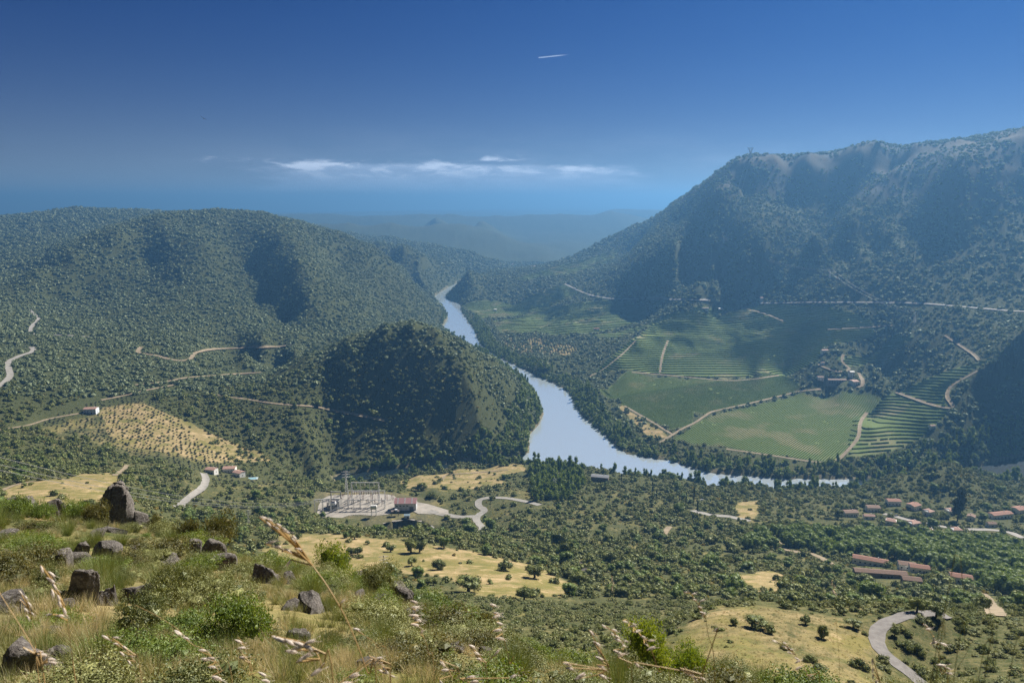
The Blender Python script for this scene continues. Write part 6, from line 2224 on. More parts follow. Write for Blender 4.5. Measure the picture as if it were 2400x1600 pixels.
def rock_nodes(t):
    pos = t.n('ShaderNodeTexCoord').outputs['Object']
    oi = t.n('ShaderNodeObjectInfo').outputs['Random']
    n1 = t.noise(pos, 1.6, 8, .7); n2 = t.noise(pos, 9, 6, .7); n3 = t.noise(pos, 38, 4, .7)
    c = t.mix(t.remap(n1, .35, .65), (0.050, 0.042, 0.037), (0.125, 0.108, 0.096))
    c = t.mix(t.remap(n2, .45, .7), c, (0.27, 0.25, 0.225))
    c = t.mix(t.math('MULTIPLY', t.remap(n3, .5, .7), .6), c, (0.07, 0.06, 0.05))
    c = t.mix(t.math('MULTIPLY', t.remap(n2, .3, .42, 1, 0), .5), c, (0.16, 0.125, 0.07))
    bs = t.n('ShaderNodeBsdfPrincipled'); bs.inputs['Roughness'].default_value = .9
    t.l(c, bs.inputs['Base Color'])
    b = t.n('ShaderNodeBump'); b.inputs['Distance'].default_value = .2; b.inputs['Strength'].default_value = .8
    t.l(t.math('ADD', t.math('ADD', n1, t.math('MULTIPLY', n2, .5)), t.math('MULTIPLY', n3, .2)), b.inputs['Height']); t.l(b.outputs[0], bs.inputs['Normal'])
    return bs.outputs[0]


M_ROCK = material('granite', rock_nodes)
ROCKS = [rock_mesh(300 + s, 3).mesh('rock', M_ROCK) for s in range(5)]
SCREE = [proto('scree_stone', rock_mesh(320 + s, 1).mesh('scree_stone', M_ROCK)) for s in range(3)]
W = hits([(1325, 1290), (1345, 1290), (1400, 1330), (1385, 1335), (1350, 1318), (1300, 1300)])[:, :2]
mn, mx = W.min(0), W.max(0)
x = rng.uniform(mn[0], mx[0], 3500); y = rng.uniform(mn[1], mx[1], 3500)
ok = inside(x, y, W); x, y = x[ok], y[ok]
s_ = rng.uniform(.25, .9, len(x))
gn_scatter('scree', np.stack([x, y, H(x, y)], 1), np.stack([s_, s_, s_ * .7], 1), rng.uniform(0, 6, len(x)), SCREE)
NO_PLANT.append((x.mean(), y.mean(), 9))
W2 = hits([(1480, 1500), (1540, 1455), (1560, 1440), (1530, 1440), (1460, 1500)])[:, :2]
mn, mx = W2.min(0), W2.max(0)
x = rng.uniform(mn[0], mx[0], 900); y = rng.uniform(mn[1], mx[1], 900); ok = inside(x, y, W2); x, y = x[ok], y[ok]
s_ = rng.uniform(.1, .4, len(x))
if len(x): gn_scatter('scree', np.stack([x, y, H(x, y)], 1), np.stack([s_, s_, s_ * .7], 1), rng.uniform(0, 6, len(x)), SCREE)
do_river()
do_olives()
do_mid()
do_near()
do_far()
# ------------------------------------------------------------------ the brow in the foreground
def spot(u, v, y=None):
    """ground point under picture column u at forward distance y"""
    dx, dy, dz = dirpx(u, v)
    x = dx / dy * y
    return np.array([x, y, float(H(x, y))])


CLEAR = []


def rock(label, u0, v0, u1, v1, y, seed, tilt=0.0, shape=None, flat=1.0, depth=.8, group='boulders on the rocky brow', sub=5, up=0.0):
    """boulder whose silhouette spans (u0, v0)-(u1, v1) seen at distance y"""
    k = y / 1600.0
    w = (u1 - u0) * k * 1.12; h = (v1 - v0) * k * 1.12
    p = spot((u0 + u1) / 2, v1, y)
    dx, dy, dz = dirpx((u0 + u1) / 2, v1)
    zb = CAMZ + dz / dy * y
    z0 = min(zb, p[2])
    acc = rock_mesh(seed, sub, .3, flat)
    V = acc.V[0]
    V = V / np.abs(V).max(0)
    if shape == 'spire':
        t = (V[:, 2] + 1) / 2
        V[:, 0] *= (1.0 - .48 * t); V[:, 1] *= (1 - .35 * t); V[:, 0] += .18 * t
    V[:, 2] = np.where(V[:, 2] > .72, .72 + (V[:, 2] - .72) * .35, V[:, 2])
    V[:, :2] *= (1 + .18 * np.clip(-V[:, 2:3], 0, 1))
    deep = h * .9 + .8
    V = V * [w / 2, w / 2 * depth, (h + deep) / 2] + [0, 0, (h - deep) / 2 + h * .06]
    acc2 = Acc(); acc2.add(V, acc.F[0])
    o = link('boulder', acc2.mesh('boulder', M_ROCK, False), None, (p[0], p[1] + w * .2, max(zb, p[2] - .1 * h) + up), 0)
    for pl in o.data.polygons: pl.use_smooth = True
    o.rotation_euler = (rng.uniform(-.12, .12), tilt + rng.uniform(-.16, .16), rng.uniform(-.3, .3))
    tag(o, label, 'boulder', group)
    CLEAR.append((p[0], p[1] + w * .2, w * .55))
    for kk in (.5, 1.1, 1.7): CLEAR.append((p[0] * (1 - kk * w / y), p[1] - w * kk, w * .55 + .15))
    return o


# the great rock: two pieces that belong together
yb = 46
p = spot(285, 1223, yb)
o = empty('rock_outcrop', (p[0], p[1], P(285, 1223, yb)[2] - .3), 0)
k = yb / 1600
for (nm, cx, w, h, sd, lean, yo) in (('main_rock', -.45, 2.7, 4.0, 401, .22, 0), ('shoulder_rock', .75, 1.7, 2.5, 402, -.1, .25), ('side_block', 1.3, .95, 1.7, 404, 0, -.35), ('cap_stone', -.05, 1.05, .7, 405, 0, .1)):
    acc = rock_mesh(sd, 5, .3); V = acc.V[0]; V = V / np.abs(V).max(0)
    t = (V[:, 2] + 1) / 2
    if nm == 'main_rock':
        V[:, 0] *= (1.0 - .42 * t); V[:, 0] += .26 * t
    V = V * [w / 2, w * .42, h / 2] + [cx, yo, h / 2 - .2 + (3.35 if nm == 'cap_stone' else 0)]
    a2 = Acc(); a2.add(V, acc.F[0]); link(nm, a2.mesh(nm, M_ROCK, True), o)
tag(o, 'tall dark pointed rock outcrop on the brow, biggest rock of the picture', 'rock outcrop')
CLEAR.append((p[0], p[1], 1.8))
rock('dark boulder cut by the left picture edge, first of the row of dark rocks', -12, 1150, 16, 1192, 46, 411)
rock('dark double topped boulder in the row of dark rocks at the left', 12, 1140, 42, 1186, 47, 412)
rock('broad dark boulder with a flat ledge, third in the row of dark rocks', 42, 1150, 92, 1214, 45, 413)
rock('dark slanting boulder behind the green bushes left of the tall outcrop', 116, 1163, 160, 1222, 45, 414, tilt=-.35)
rock('small pointed dark rock left of the tall outcrop', 184, 1142, 210, 1186, 47, 415, shape='spire')
rock('pale grey rounded boulder sunk in the broom at the left', 96, 1266, 158, 1318, 22, 416)
rock('narrow grey stone poking up behind the pale rounded boulder', 168, 1238, 200, 1276, 28, 417, tilt=.5)
rock('long dark slab leaning to the right in the left foreground', 142, 1328, 212, 1440, 14, 418, tilt=.28, depth=.5)
rock('dark rounded boulder right beside the leaning slab', 200, 1362, 272, 1432, 14.6, 419)
rock('low flat dark slab right of the dark rounded boulder', 268, 1380, 385, 1428, 15.5, 420, flat=.6)
rock('round grey boulder with a split, in the middle of the broom', 580, 1318, 662, 1380, 22, 421)
rock('small pale stone against the right of the split grey boulder', 650, 1330, 690, 1366, 22.5, 422)
rock('dark blocky rock under the right end of the olive brown bush', 426, 1240, 466, 1282, 33, 423)
rock('slanting brown rock right of the dark blocky one under the bush', 458, 1250, 522, 1300, 32, 424, tilt=.3)
rock('flat pale slab lying in the dry grass above the middle', 472, 1292, 545, 1330, 26, 425, flat=.5)
rock('weathered grey boulder in the bottom left corner', -25, 1506, 108, 1600, 7.0, 426, depth=.9)
rock('dark fissured stone right of the corner boulder', 108, 1498, 172, 1560, 7.6, 427)
rock('flat grey slab at the bottom edge left of the leafy bush', 178, 1545, 285, 1600, 6.9, 428, flat=.6)
rock('grey stone behind the large white oat spikelets', 638, 1442, 706, 1490, 11.5, 429)
rock('dark squared stone stump at the bottom right of the brow', 1208, 1500, 1244, 1575, 12.5, 430, shape=None, depth=.9)
rock('reddish slab resting against the dark stone stump', 1176, 1512, 1226, 1550, 12.0, 431)
rock('dark rock at the top of the brow right of the bright green bush', 800, 1312, 850, 1352, 36, 432)
rock('long dark ridge of rock falling to the right of the bright bush', 880, 1340, 950, 1392, 33, 433, tilt=.45)
rock('dark jagged rock at the end of the falling ridge', 935, 1362, 990, 1408, 31, 434, tilt=.4)
rock('brown rock in the shade below the falling ridge', 895, 1402, 952, 1446, 24, 435, tilt=.3)
rock('low pale stone in the broom right of the middle', 1030, 1508, 1085, 1540, 13, 436)
rock('flat pink grey stone right beside the low pale one', 1080, 1518, 1140, 1552, 12.6, 437, flat=.5)
rock('small stone under the rocks right of the bright bush', 920, 1440, 965, 1470, 19, 438)

# shrubs of the brow
BRIGHT_B = [bush_fine(500 + s, 7000, .026).mesh('fresh_bush', M_LIME) for s in range(2)]
OLIVEB = FOL('bronze_leaves', (0.070, 0.075, 0.020), (0.10, 0.10, 0.028), (0.21, 0.17, 0.045), .35)
BRONZE_B = [bush_fine(510 + s, 6500, .030, lobes=13).mesh('bronze_bush', OLIVEB) for s in range(2)]
GREY_B = [bush_fine(520 + s, 8000, .020, lobes=12).mesh('grey_leafy_bush', M_GREY) for s in range(3)]
GREEN_B = [bush_fine(530 + s, 6500, .028).mesh('green_bush', M_BRIGHT) for s in range(2)]


def bush(name, label, u0, v0, u1, v1, y, me, group='bushes on the rocky brow', hr=None, cat='bush', sink=.25):
    k = y / 1600.0
    w = (u1 - u0) * k; h = (v1 - v0) * k * 1.05
    p = spot((u0 + u1) / 2, v1, y)
    dx, dy, dz = dirpx((u0 + u1) / 2, v1)
    zb = CAMZ + dz / dy * y
    z = max(zb, p[2]) - .06 * h
    o = link(name, me, None, (p[0], y + w * .3, z), rng.uniform(0, 6.28), (w * .5, w * .5, h * 1.02))
    tag(o, label, cat, group)
    CLEAR.append((p[0], y + w * .3, w * .5)); CLEAR.append((p[0] * .98, y - w * .25, w * .5))
    return o


bush('fresh_bush', 'bright green leafy bush at the top of the brow, left and taller half', 684, 1280, 805, 1390, 34, BRIGHT_B[0])
bush('fresh_bush', 'bright green leafy bush sloping down to the right of the taller one', 778, 1322, 875, 1405, 33, BRIGHT_B[1])
bush('bronze_bush', 'bronze green bush right of the tall outcrop, left and smaller half', 394, 1190, 455, 1262, 42, BRONZE_B[0])
bush('bronze_bush', 'large bronze green bush right of the tall outcrop with lumpy crown', 440, 1178, 535, 1282, 41, BRONZE_B[1])
bush('bronze_bush', 'narrow bronze bush touching the right side of the tall outcrop', 330, 1176, 372, 1222, 46, BRONZE_B[0])
bush('green_bush', 'round green bush at the left edge below the dark rocks', -10, 1184, 70, 1240, 42, GREEN_B[0])
bush('green_bush', 'green bush between the dark rocks and the broad bronze one', 62, 1196, 122, 1250, 41, GREEN_B[1])
bush('green_bush', 'yellow green bush behind the pointed rock left of the outcrop', 205, 1165, 242, 1215, 45, GREEN_B[0])
bush('green_bush', 'mid green bush in front of the slanting dark boulder', 130, 1180, 200, 1240, 43, GREEN_B[1])
bush('bronze_bush', 'broad bronze green bush in front of the tall outcrop at its left', 172, 1190, 242, 1252, 41, BRONZE_B[1])
bush('grey_leafy_bush', 'pale leafy bush in the middle of the left foreground', 305, 1312, 440, 1425, 15.5, GREY_B[0])
bush('grey_leafy_bush', 'pale leafy bush behind and right of the middle one', 400, 1330, 500, 1420, 17, GREY_B[1])
bush('green_bush', 'low leafy green bush along the bottom left, its left part', 240, 1438, 420, 1560, 9.5, GREY_B[2])
bush('green_bush', 'low leafy green bush along the bottom left, its right part with dark hollow', 400, 1440, 600, 1580, 9.0, GREEN_B[0])
bush('green_bush', 'leafy bush with white tips left of the leaning slab', 48, 1330, 150, 1420, 15, GREY_B[1])
bush('bronze_bush', 'dark olive bush on the falling slope right of the middle', 992, 1402, 1080, 1475, 25, BRONZE_B[0])
bush('bronze_bush', 'olive bush with yellow tips right of the dark olive one', 1065, 1398, 1145, 1470, 26, BRONZE_B[1])
bush('grey_leafy_bush', 'grey green leafy bush below the bright green ones', 800, 1395, 930, 1480, 24, GREY_B[0])
bush('green_bush', 'small bright bush low on the slope left of the dark stone stump', 1205, 1480, 1265, 1530, 22, GREEN_B[1])
bush('fresh_bush', 'bright yellow green bush rising from the bottom edge right of centre', 1400, 1490, 1560, 1640, 10, BRIGHT_B[0])
bush('fresh_bush', 'bright yellow green bush at the bottom edge, right part behind white spikelets', 1510, 1535, 1640, 1640, 10.5, BRIGHT_B[1])
bush('grey_leafy_bush', 'grey leafed bush at the bottom edge below the grassy knoll', 1660, 1550, 1800, 1640, 16, GREY_B[1])

# smaller stones strewn between the shrubs
for k in range(28):
    uu = rng.uniform(-20, 1250); yy = rng.uniform(7, 40)
    q = spot(uu, 1400, yy)
    pu, pv = proj(*q)
    if pv > 1560 or pu < 0: continue
    sc_ = rng.uniform(.12, .42) * (1 + yy / 40)
    o = link('stone', ROCKS[k % 5], None, (q[0], q[1], q[2] + sc_ * .12), rng.uniform(0, 6.28), (sc_ * rng.uniform(.8, 1.5), sc_, sc_ * rng.uniform(.45, .8)))
    tag(o, 'stone', 'stone', 'stones strewn over the rocky brow')
    AUTO.append((o, 'large' if sc_ > .5 else 'small', 'angular grey stone', pu, pv))
    CLEAR.append((q[0], q[1], sc_ * .9)); CLEAR.append((q[0] * .97, q[1] - sc_ * 1.3, sc_ * .9))

# ground cover of the brow: broom, dry and green grass
BROOM = [proto('broom', blades(600 + s, 650, 1.0, .011, .3, .85, .35, 3, .16).mesh('broom', M_BROOM)) for s in range(3)]
TUFT = [proto('tuft', blades(610 + s, 70, 1.0, .022, .3, .75, .7, 3, .16).mesh('grass_tuft', M_STRAW)) for s in range(3)]
TUFTG = [proto('tuft_green', blades(620 + s, 70, 1.0, .024, .3, .7, .6, 3, .18).mesh('green_tuft', M_GRASSG)) for s in range(2)]
FINEB = [proto('leafy', GREY_B[s]) for s in range(3)] + [proto('leafy', GREEN_B[0]), proto('leafy', BRONZE_B[0]), proto('leafy', BRIGHT_B[1])]


def clear_ok(x, y, k=1.0):
    ok = np.ones(len(x), bool)
    for cx, cy, rr in CLEAR: ok &= (x - cx) ** 2 + (y - cy) ** 2 > (rr * k) ** 2
    return ok


def brow_edge(x, y):
    return y < 75


def do_brow():
    # broom bushes: things
    PX, SZ = [], []
    for r0, r1, sp, lo, hi in ((5.5, 14, .85, .18, .62), (14, 30, 1.15, .22, 1.0), (30, 72, 1.6, .35, 1.4)):
        x, y = scatter_pts(r0, r1, sp, 37)
        ok = clear_ok(x, y, .9)
        nz = fbm(x / 6, y / 6, 3, 131)
        ok &= rng.uniform(0, 1, len(x)) < .78 + .7 * nz
        x, y = x[ok], y[ok]
        z = H(x, y)
        ok = visible(x, y, z, 1.0, .03)
        x, y, z = x[ok], y[ok], z[ok]
        s = rng.uniform(lo, hi, len(x))
        PX.append(np.stack([x, y, z - .05], 1)); SZ.append(np.stack([s, s, s * rng.uniform(.75, 1.1, len(x))], 1))
    PX = np.concatenate(PX); SZ = np.concatenate(SZ)
    n = len(PX)
    kind = rng.uniform(0, 1, n)
    a = kind < .48
    order = np.argsort(np.hypot(PX[:, 0], PX[:, 1]))

    def place(nm, noun, sel, protos, limit):
        idx = [i for i in order if sel[i]]
        u, v = proj(PX[:, 0], PX[:, 1], PX[:, 2])
        take = [i for i in idx if -60 < u[i] < 2400 and v[i] < 1700][:limit]
        for i in take:
            side = 'left of the leaning slab' if u[i] < 170 else 'round the dark boulders at the left' if u[i] < 400 else 'in front of the split grey boulder' if u[i] < 700 else 'below the bright green bush' if u[i] < 1000 else 'near the dark stone stump' if u[i] < 1400 else 'at the bottom right'
            o = link(nm, protos[int(rng.integers(0, len(protos)))].data, None, PX[i], rng.uniform(0, 6.28), SZ[i])
            size = 'tall' if SZ[i][2] > .8 else 'low'
            tag(o, '%s %s %s' % (size, noun, side), 'shrub', nm.replace('_', ' ') + 's ' + side)
            AUTO.append((o, size, noun, u[i], v[i]))
        rest = np.array([i for i in idx if i not in set(take)], int)
        if len(rest): gn_scatter(nm + '_cover', PX[rest], SZ[rest], rng.uniform(0, 6.28, len(rest)), protos)
    place('broom_bush', 'wispy broom bush', a, BROOM, 300)
    SZ[~a] *= [1.15, 1.15, .9]
    place('small_leaved_shrub', 'small leaved olive shrub', ~a, FINEB, 200)
    print('brow shrubs', n)
    # grass
    for nm, pr, sp, lo, hi, sd, thr in (('dry_grass', TUFT, .27, .14, .34, 141, .02), ('green_grass', TUFTG, .29, .14, .34, 151, -.22)):
        X, S_ = [], []
        for r0, r1, k in ((2.5, 14, 1.0), (14, 34, 1.7), (34, 72, 2.8)):
            x, y = scatter_pts(r0, r1, sp * k, 38)
            nz = fbm(x / 4, y / 4, 3, sd)
            ok = (nz > thr) & clear_ok(x, y, .3)
            x, y = x[ok], y[ok]; z = H(x, y)
            ok = visible(x, y, z, .6, .03)
            x, y, z = x[ok], y[ok], z[ok]
            s = rng.uniform(lo, hi, len(x)) * k ** .55
            X.append(np.stack([x, y, z - .02], 1)); S_.append(np.stack([s, s, s], 1))
        X = np.concatenate(X); S_ = np.concatenate(S_)
        print(nm, len(X))
        gn_scatter(nm, X, S_, rng.uniform(0, 6.28, len(X)), pr)
    # grass on the knoll beyond and in the dry field: small tufts that break up the ground
    x, y = scatter_pts(110, 260, 1.3, 38)
    ok = (H(x, y, dry) > .5) & road_mask(x, y, .3)
    x, y = x[ok], y[ok]; z = H(x, y)
    ok = visible(x, y, z, .6, .01); x, y, z = x[ok], y[ok], z[ok]
    s = rng.uniform(.35, .85, len(x))
    gn_scatter('knoll_grass', np.stack([x, y, z - .05], 1), np.stack([s, s, s * .55], 1), rng.uniform(0, 6.28, len(x)), TUFTG + TUFT)
    print('knoll grass', len(x))


do_brow()

# ------------------------------------------------------------------ wild oats close to the lens
M_OATSTEM = FOL('oat_stem', (0.38, 0.25, 0.10), (0.42, 0.28, 0.12), (0.5, 0.34, 0.16), .2)
M_SPIKE = material('oat_spikelet', foliage_nodes, base=(0.88, 0.80, 0.72), var=(0.92, 0.86, 0.80), tip=(0.95, 0.91, 0.86), trans=.6, warm=(1.02, .98, .95))


def spikelet_mesh(seed):
    g = np.random.default_rng(seed)
    acc = Acc()
    for k in range(2):
        rows, n = 7, 6
        V = []
        for i in range(rows):
            t = i / (rows - 1)
            rr = .16 * math.sin(math.pi * min(1, t * .93 + .04)) ** .8
            for j in range(n):
                a = 2 * math.pi * j / n
                V.append((t + .02, rr * math.cos(a), rr * .7 * math.sin(a) + (k - .5) * .16 * t))
        Fc = [(i * n + j, i * n + (j + 1) % n, (i + 1) * n + (j + 1) % n, (i + 1) * n + j) for i in range(rows - 1) for j in range(n)]
        acc.add(np.array(V), np.array(Fc))
    for k in range(2):
        acc.add(*bar_v((.8, 0, (k - .5) * .1), (1.5, g.uniform(-.15, .15), (k - .5) * .5), .02))
    return acc.mesh('spikelet', M_SPIKE, True)


SPK = [spikelet_mesh(s) for s in range(3)]


def oat(label, y, stem, spikes, length=26, bright=1.0, rad=.0016):
    """stem: picture points from base up; spikes: (u, v, lean in degrees, size)"""
    S = [np.array(P(u, v, y * (1 + .02 * i))) for i, (u, v) in enumerate(stem)]
    base = S[0].copy()
    if stem[0][1] > 1500 or True:
        gx = base.copy(); gx[0] *= .99; gx[2] = float(H(base[0], base[1])) - .02
        if gx[2] < base[2] - .03: S = [gx] + S
    L = smooth_line(np.array(S), 5) if len(S) > 2 else np.array(S)
    o = empty('wild_oat', tuple(S[0]), 0)
    acc = Acc()
    m = len(L)
    for i in range(m - 1):
        acc.add(*bar_v(L[i] - S[0], L[i + 1] - S[0], rad * .75 * (1 - .55 * i / m)))
    link('stem', acc.mesh('stem', M_OATSTEM), o)
    for i, (u, v, ang, sz) in enumerate(spikes):
        q = np.array(P(u, v, y * 1.01))
        s = sz * .86 / 1640.0 * y
        c = link('spikelet', SPK[i % 3], o)
        c.location = q - S[0]
        c.scale = (s, s, s)
        c.rotation_euler = (rng.uniform(-.6, .6), R(ang), rng.uniform(-.35, .35))
        # pedicel joining it to the stem
        j = int(np.argmin(np.linalg.norm(L - q, axis=1)))
        if np.linalg.norm(L[j] - q) > .004:
            a3 = Acc(); a3.add(*bar_v(L[j] - S[0], q - S[0], rad * .9)); link('stalk', a3.mesh('stalk', M_OATSTEM), o)
    tag(o, label, 'wild oat', 'wild oats in front of the view')


def along(a, b, n, ang, sz, side=4):
    out = []
    for i in range(n):
        t = i / max(1, n - 1)
        out.append((a[0] + (b[0] - a[0]) * t + rng.uniform(-side, side) + (6 if i % 2 else -6), a[1] + (b[1] - a[1]) * t + rng.uniform(-3, 3), ang + rng.uniform(-26, 20), sz * rng.uniform(.6, .95)))
    return out


oat('tall oat at the left with seven white spikelets hanging over its bent top', 1.25, [(178, 1600), (170, 1540), (158, 1450), (148, 1390), (118, 1330), (98, 1298)], along((96, 1296), (142, 1392), 8, 62, 30) + [(128, 1412, 15, 22), (120, 1410, 170, 20)], rad=.002)
oat('short dark oat with pinkish spikelets at the far left', 1.5, [(95, 1600), (82, 1480), (70, 1410), (48, 1358)], along((46, 1355), (66, 1412), 7, 50, 18))
oat('thick bare oat stem leaning in from the left edge', 1.1, [(110, 1620), (92, 1530), (72, 1480), (30, 1410), (-8, 1350)], along((62, 1488), (118, 1520), 5, 25, 34), rad=.0024)
oat('oat with five pink spikelets over the leafy bush at the left', 1.45, [(330, 1600), (308, 1520), (280, 1480), (243, 1456)], along((243, 1456), (300, 1512), 7, 38, 24))
oat('thin oat with two spikelets right of the dark flat slab', 1.6, [(520, 1620), (430, 1470), (380, 1425), (310, 1388)], [(400, 1446, 30, 26), (420, 1462, 20, 20)])
oat('loose oat with white spikelets at the bottom left of centre', 1.4, [(540, 1620), (510, 1540), (480, 1500), (462, 1485)], [(455, 1492, 10, 22), (460, 1512, 15, 26), (475, 1510, 5, 24), (485, 1552, 12, 34), (478, 1530, 5, 22)])
oat('upright oat with three spaced white spikelets on the green bush', 1.5, [(585, 1620), (575, 1540), (560, 1480), (545, 1462)], [(538, 1468, 30, 24), (545, 1488, 5, 22), (548, 1508, 5, 24), (592, 1542, 22, 28), (600, 1560, 12, 26)])
oat('longest oat stem crossing the brow with two clusters of spikelets high above the field', 1.2, [(868, 1620), (845, 1545), (800, 1430), (755, 1350), (718, 1298), (690, 1262), (672, 1240), (640, 1210), (602, 1186)],
    along((598, 1186), (672, 1232), 9, 32, 28) + along((612, 1250), (668, 1262), 6, 12, 28) + [(668, 1285, 125, 24), (782, 1385, -45, 18)], rad=.0026)
oat('oat with the biggest cluster of blurred white spikelets near the middle', 1.05, [(770, 1620), (740, 1530), (728, 1500), (700, 1475), (630, 1462)], along((622, 1460), (705, 1480), 9, 18, 40, 8) + [(655, 1494, 10, 34), (670, 1490, -15, 36), (680, 1520, -32, 44), (692, 1512, -32, 38), (712, 1552, -35, 40)], rad=.0024)
oat('small oat with a single spikelet right of the long bare stem', 1.5, [(900, 1600), (865, 1485), (845, 1465), (822, 1445)], [(810, 1442, 25, 22)])
oat('oat with stacked spikelets at the bottom below the long stem', 1.4, [(900, 1620), (896, 1560), (880, 1530), (852, 1505)], along((850, 1504), (890, 1548), 10, 30, 20) + [(800, 1556, -30, 40), (775, 1572, -5, 44)])
oat('oat with five white spikelets standing before the dark ridge rocks', 1.35, [(1000, 1620), (985, 1500), (965, 1440), (948, 1380)], [(942, 1378, 15, 24), (944, 1394, 5, 24), (938, 1412, 12, 30), (948, 1420, 18, 26), (943, 1432, 15, 24), (965, 1455, -55, 18)])
oat('oat with a column of white spikelets right of the olive bushes', 1.35, [(1185, 1620), (1170, 1520), (1150, 1440), (1128, 1385)], [(1124, 1386, 25, 22), (1132, 1406, 5, 20), (1130, 1418, -12, 24), (1140, 1428, 30, 22), (1132, 1448, -5, 26), (1138, 1464, 5, 24)])
oat('oat with three spikelets in the broom below the olive bushes', 1.5, [(1120, 1620), (1110, 1540), (1092, 1495), (1078, 1480)], [(1076, 1480, 30, 22), (1088, 1494, 35, 20), (1092, 1512, 10, 22), (1135, 1505, -50, 22)])
oat('oat at the bottom edge with two long pale spikelets left of the stump', 1.3, [(1060, 1640), (1040, 1560), (1025, 1530), (1012, 1512)], [(1010, 1515, 55, 24), (1012, 1538, 5, 24), (1070, 1556, -8, 28), (1078, 1566, -8, 26), (1008, 1560, 60, 24), (1170, 1556, -25, 22)])
oat('oat with golden hooked spikelets rising right of the stump', 1.2, [(1400, 1640), (1388, 1560), (1382, 1500), (1372, 1460), (1352, 1445)], [(1353, 1446, 55, 24), (1362, 1472, 30, 24), (1372, 1486, 70, 24), (1366, 1506, 25, 28), (1370, 1526, 20, 26), (1374, 1548, 18, 26), (1320, 1560, -25, 36), (1292, 1520, 25, 30), (1298, 1532, 10, 24)])
oat('oat with a thick row of pale spikelets in the middle of the bottom group', 1.3, [(1450, 1640), (1442, 1530), (1425, 1470), (1392, 1436)], along((1390, 1436), (1430, 1480), 7, 38, 24) + [(1408, 1492, 20, 28), (1418, 1508, -30, 24)])
oat('oat with a stair of pink white spikelets against the gully', 1.35, [(1540, 1640), (1512, 1540), (1488, 1478), (1438, 1422)], along((1436, 1424), (1490, 1478), 9, 12, 20) + [(1486, 1492, -20, 26)])
oat('small oat with spikelets hanging over the gully rocks above the bottom group', 1.5, [(1640, 1640), (1625, 1450), (1612, 1400), (1580, 1356)], along((1578, 1357), (1612, 1392), 5, 10, 18) + [(1606, 1404, 20, 20), (1615, 1404, 95, 18)])
oat('oat with white clustered spikelets before the bright bottom bush', 1.2, [(1612, 1660), (1600, 1580), (1588, 1550), (1572, 1530)], along((1565, 1536), (1598, 1556), 8, 45, 22) + [(1456, 1520, 45, 24), (1650, 1440, 130, 16)])
oat('slender oat leaning left over the grassy knoll with white spikelets', 1.45, [(1880, 1640), (1860, 1560), (1832, 1510), (1806, 1480), (1782, 1466)], along((1780, 1467), (1822, 1506), 6, 40, 22) + [(1826, 1522, -35, 18), (1826, 1538, -35, 20), (1852, 1550, 15, 20)])
oat('oat with a vertical string of spikelets beside the road at the bottom', 1.3, [(2014, 1660), (2010, 1600), (2006, 1560), (2004, 1508)], [(2004, 1510, 85, 22), (2006, 1532, 95, 18), (2006, 1546, 90, 18), (2012, 1560, 80, 34)])
oat('oat with spikelets hanging right of the road bend', 1.4, [(2170, 1660), (2160, 1540), (2148, 1470), (2120, 1430)], [(2120, 1432, 35, 18), (2126, 1444, 5, 18), (2145, 1462, 85, 22), (2136, 1478, -25, 22), (2158, 1476, 15, 22), (2150, 1526, 12, 32), (2172, 1532, 30, 22), (2172, 1544, 10, 20)])
oat('faint oat with tiny white spikelets above the knoll at the right', 2.2, [(1925, 1640), (1920, 1420), (1912, 1332)], [(1910, 1334, 80, 12), (1916, 1342, 80, 12), (1912, 1354, 60, 12), (1920, 1362, 80, 10)], rad=.001)
oat('faint oat with tiny white spikelets above the gully in the centre', 2.2, [(1420, 1640), (1412, 1420), (1406, 1322)], [(1405, 1324, 85, 12), (1408, 1334, 85, 12), (1405, 1346, 80, 12)], rad=.001)
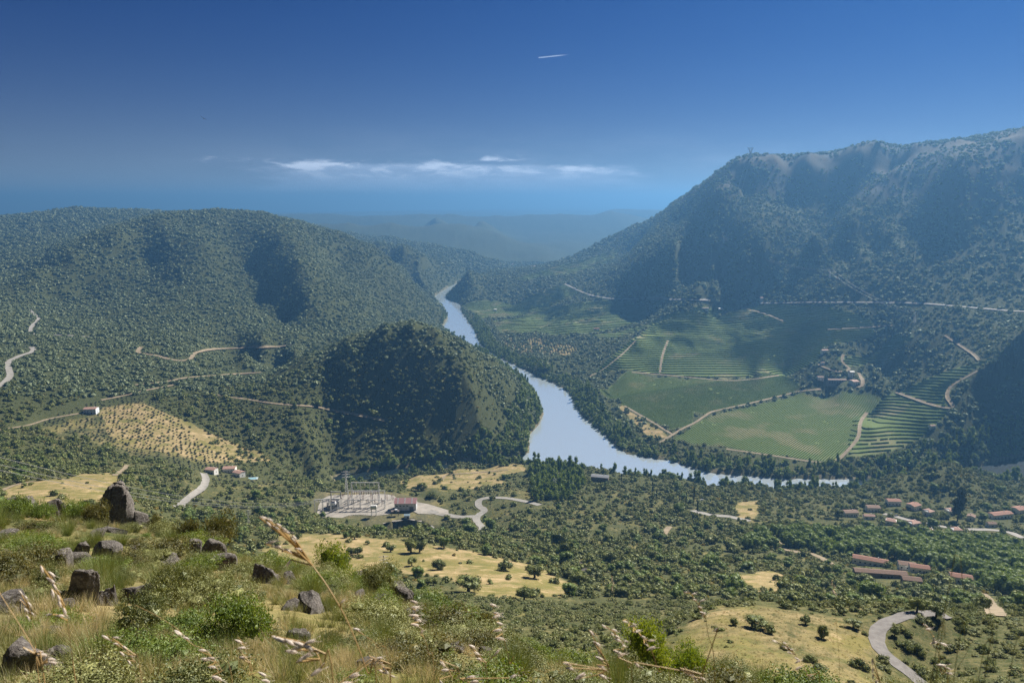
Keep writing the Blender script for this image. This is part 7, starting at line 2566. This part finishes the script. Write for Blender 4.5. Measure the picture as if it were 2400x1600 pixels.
for k, (u, v, u2, v2) in enumerate([(2352, 1400, 2310, 1600), (2165, 1400, 2140, 1560), (2290, 1430, 2240, 1600), (2205, 1410, 2190, 1560), (2270, 1385, 2255, 1600), (2240, 1460, 2120, 1640), (2330, 1480, 2345, 1640), (2225, 1360, 2170, 1400)]):
    y = .95
    b_ = np.array(P(u2, v2, y)); t__ = np.array(P(u, v, y)); gz = b_.copy(); gz[2] = float(H(b_[0], b_[1]))
    acc = Acc(); L = smooth_line(np.array([gz, b_, (b_ + t__) / 2 + [.01, 0, .01], t__]), 4)
    for i in range(len(L) - 1): acc.add(*bar_v(L[i] - gz, L[i + 1] - gz, .0009 * (1 - .8 * i / len(L))))
    o = link('grass_blade', acc.mesh('grass_blade', M_GRASSG), None, tuple(gz))
    tag(o, 'thin blurred grass blade at the lower right, %s of eight listed' % 'first second third fourth fifth sixth seventh eighth'.split()[k], 'grass blade', 'blurred grass blades at the lower right')
# bird of prey, far off over the left hill
p = P(467, 272, 300)
o = empty('soaring_bird', p, .4)
sp = np.array([(-1, 0, .12), (-.5, .12, .2), (0, .16, 0), (.5, .12, .2), (1, 0, .12), (.5, -.14, .18), (0, -.2, 0), (-.5, -.14, .18)])
V = np.concatenate([sp, sp - [0, 0, .05]]); n = 8
acc = Acc(); acc.add(V, np.array([(0, 1, 7, 0), (1, 2, 6, 7), (2, 3, 5, 6), (3, 4, 5, 3)])[:, :3]); acc.add(V, np.array([(1, 7, 6, 2), (2, 6, 5, 3)])); acc.add(V + [0, 0, 0], np.array([(i, (i + 1) % 8, 8 + (i + 1) % 8, 8 + i) for i in range(8)])); acc.add(V, np.array([(8, 9, 15), (9, 10, 14), (9, 14, 15), (10, 11, 13), (10, 13, 14), (11, 12, 13), (0, 7, 1), (3, 5, 4)]))
M_BIRD = PM('dark_feathers', (.02, .018, .016))
b1 = link('wings', acc.mesh('wings', M_BIRD), o); b1.scale = (1.3, 1.3, 1.3)
Vb, Fb = ico(2); acc = Acc(); acc.add(Vb * [.14, .5, .12], Fb); acc.add(*bar_v((0, -.4, 0), (0, -.75, 0), .2)); link('bird_body', acc.mesh('bird_body', M_BIRD, True), o)
o.rotation_euler = (.3, .5, .7)
tag(o, 'dark bird soaring in the open sky above the left hill', 'bird')

finish_labels()
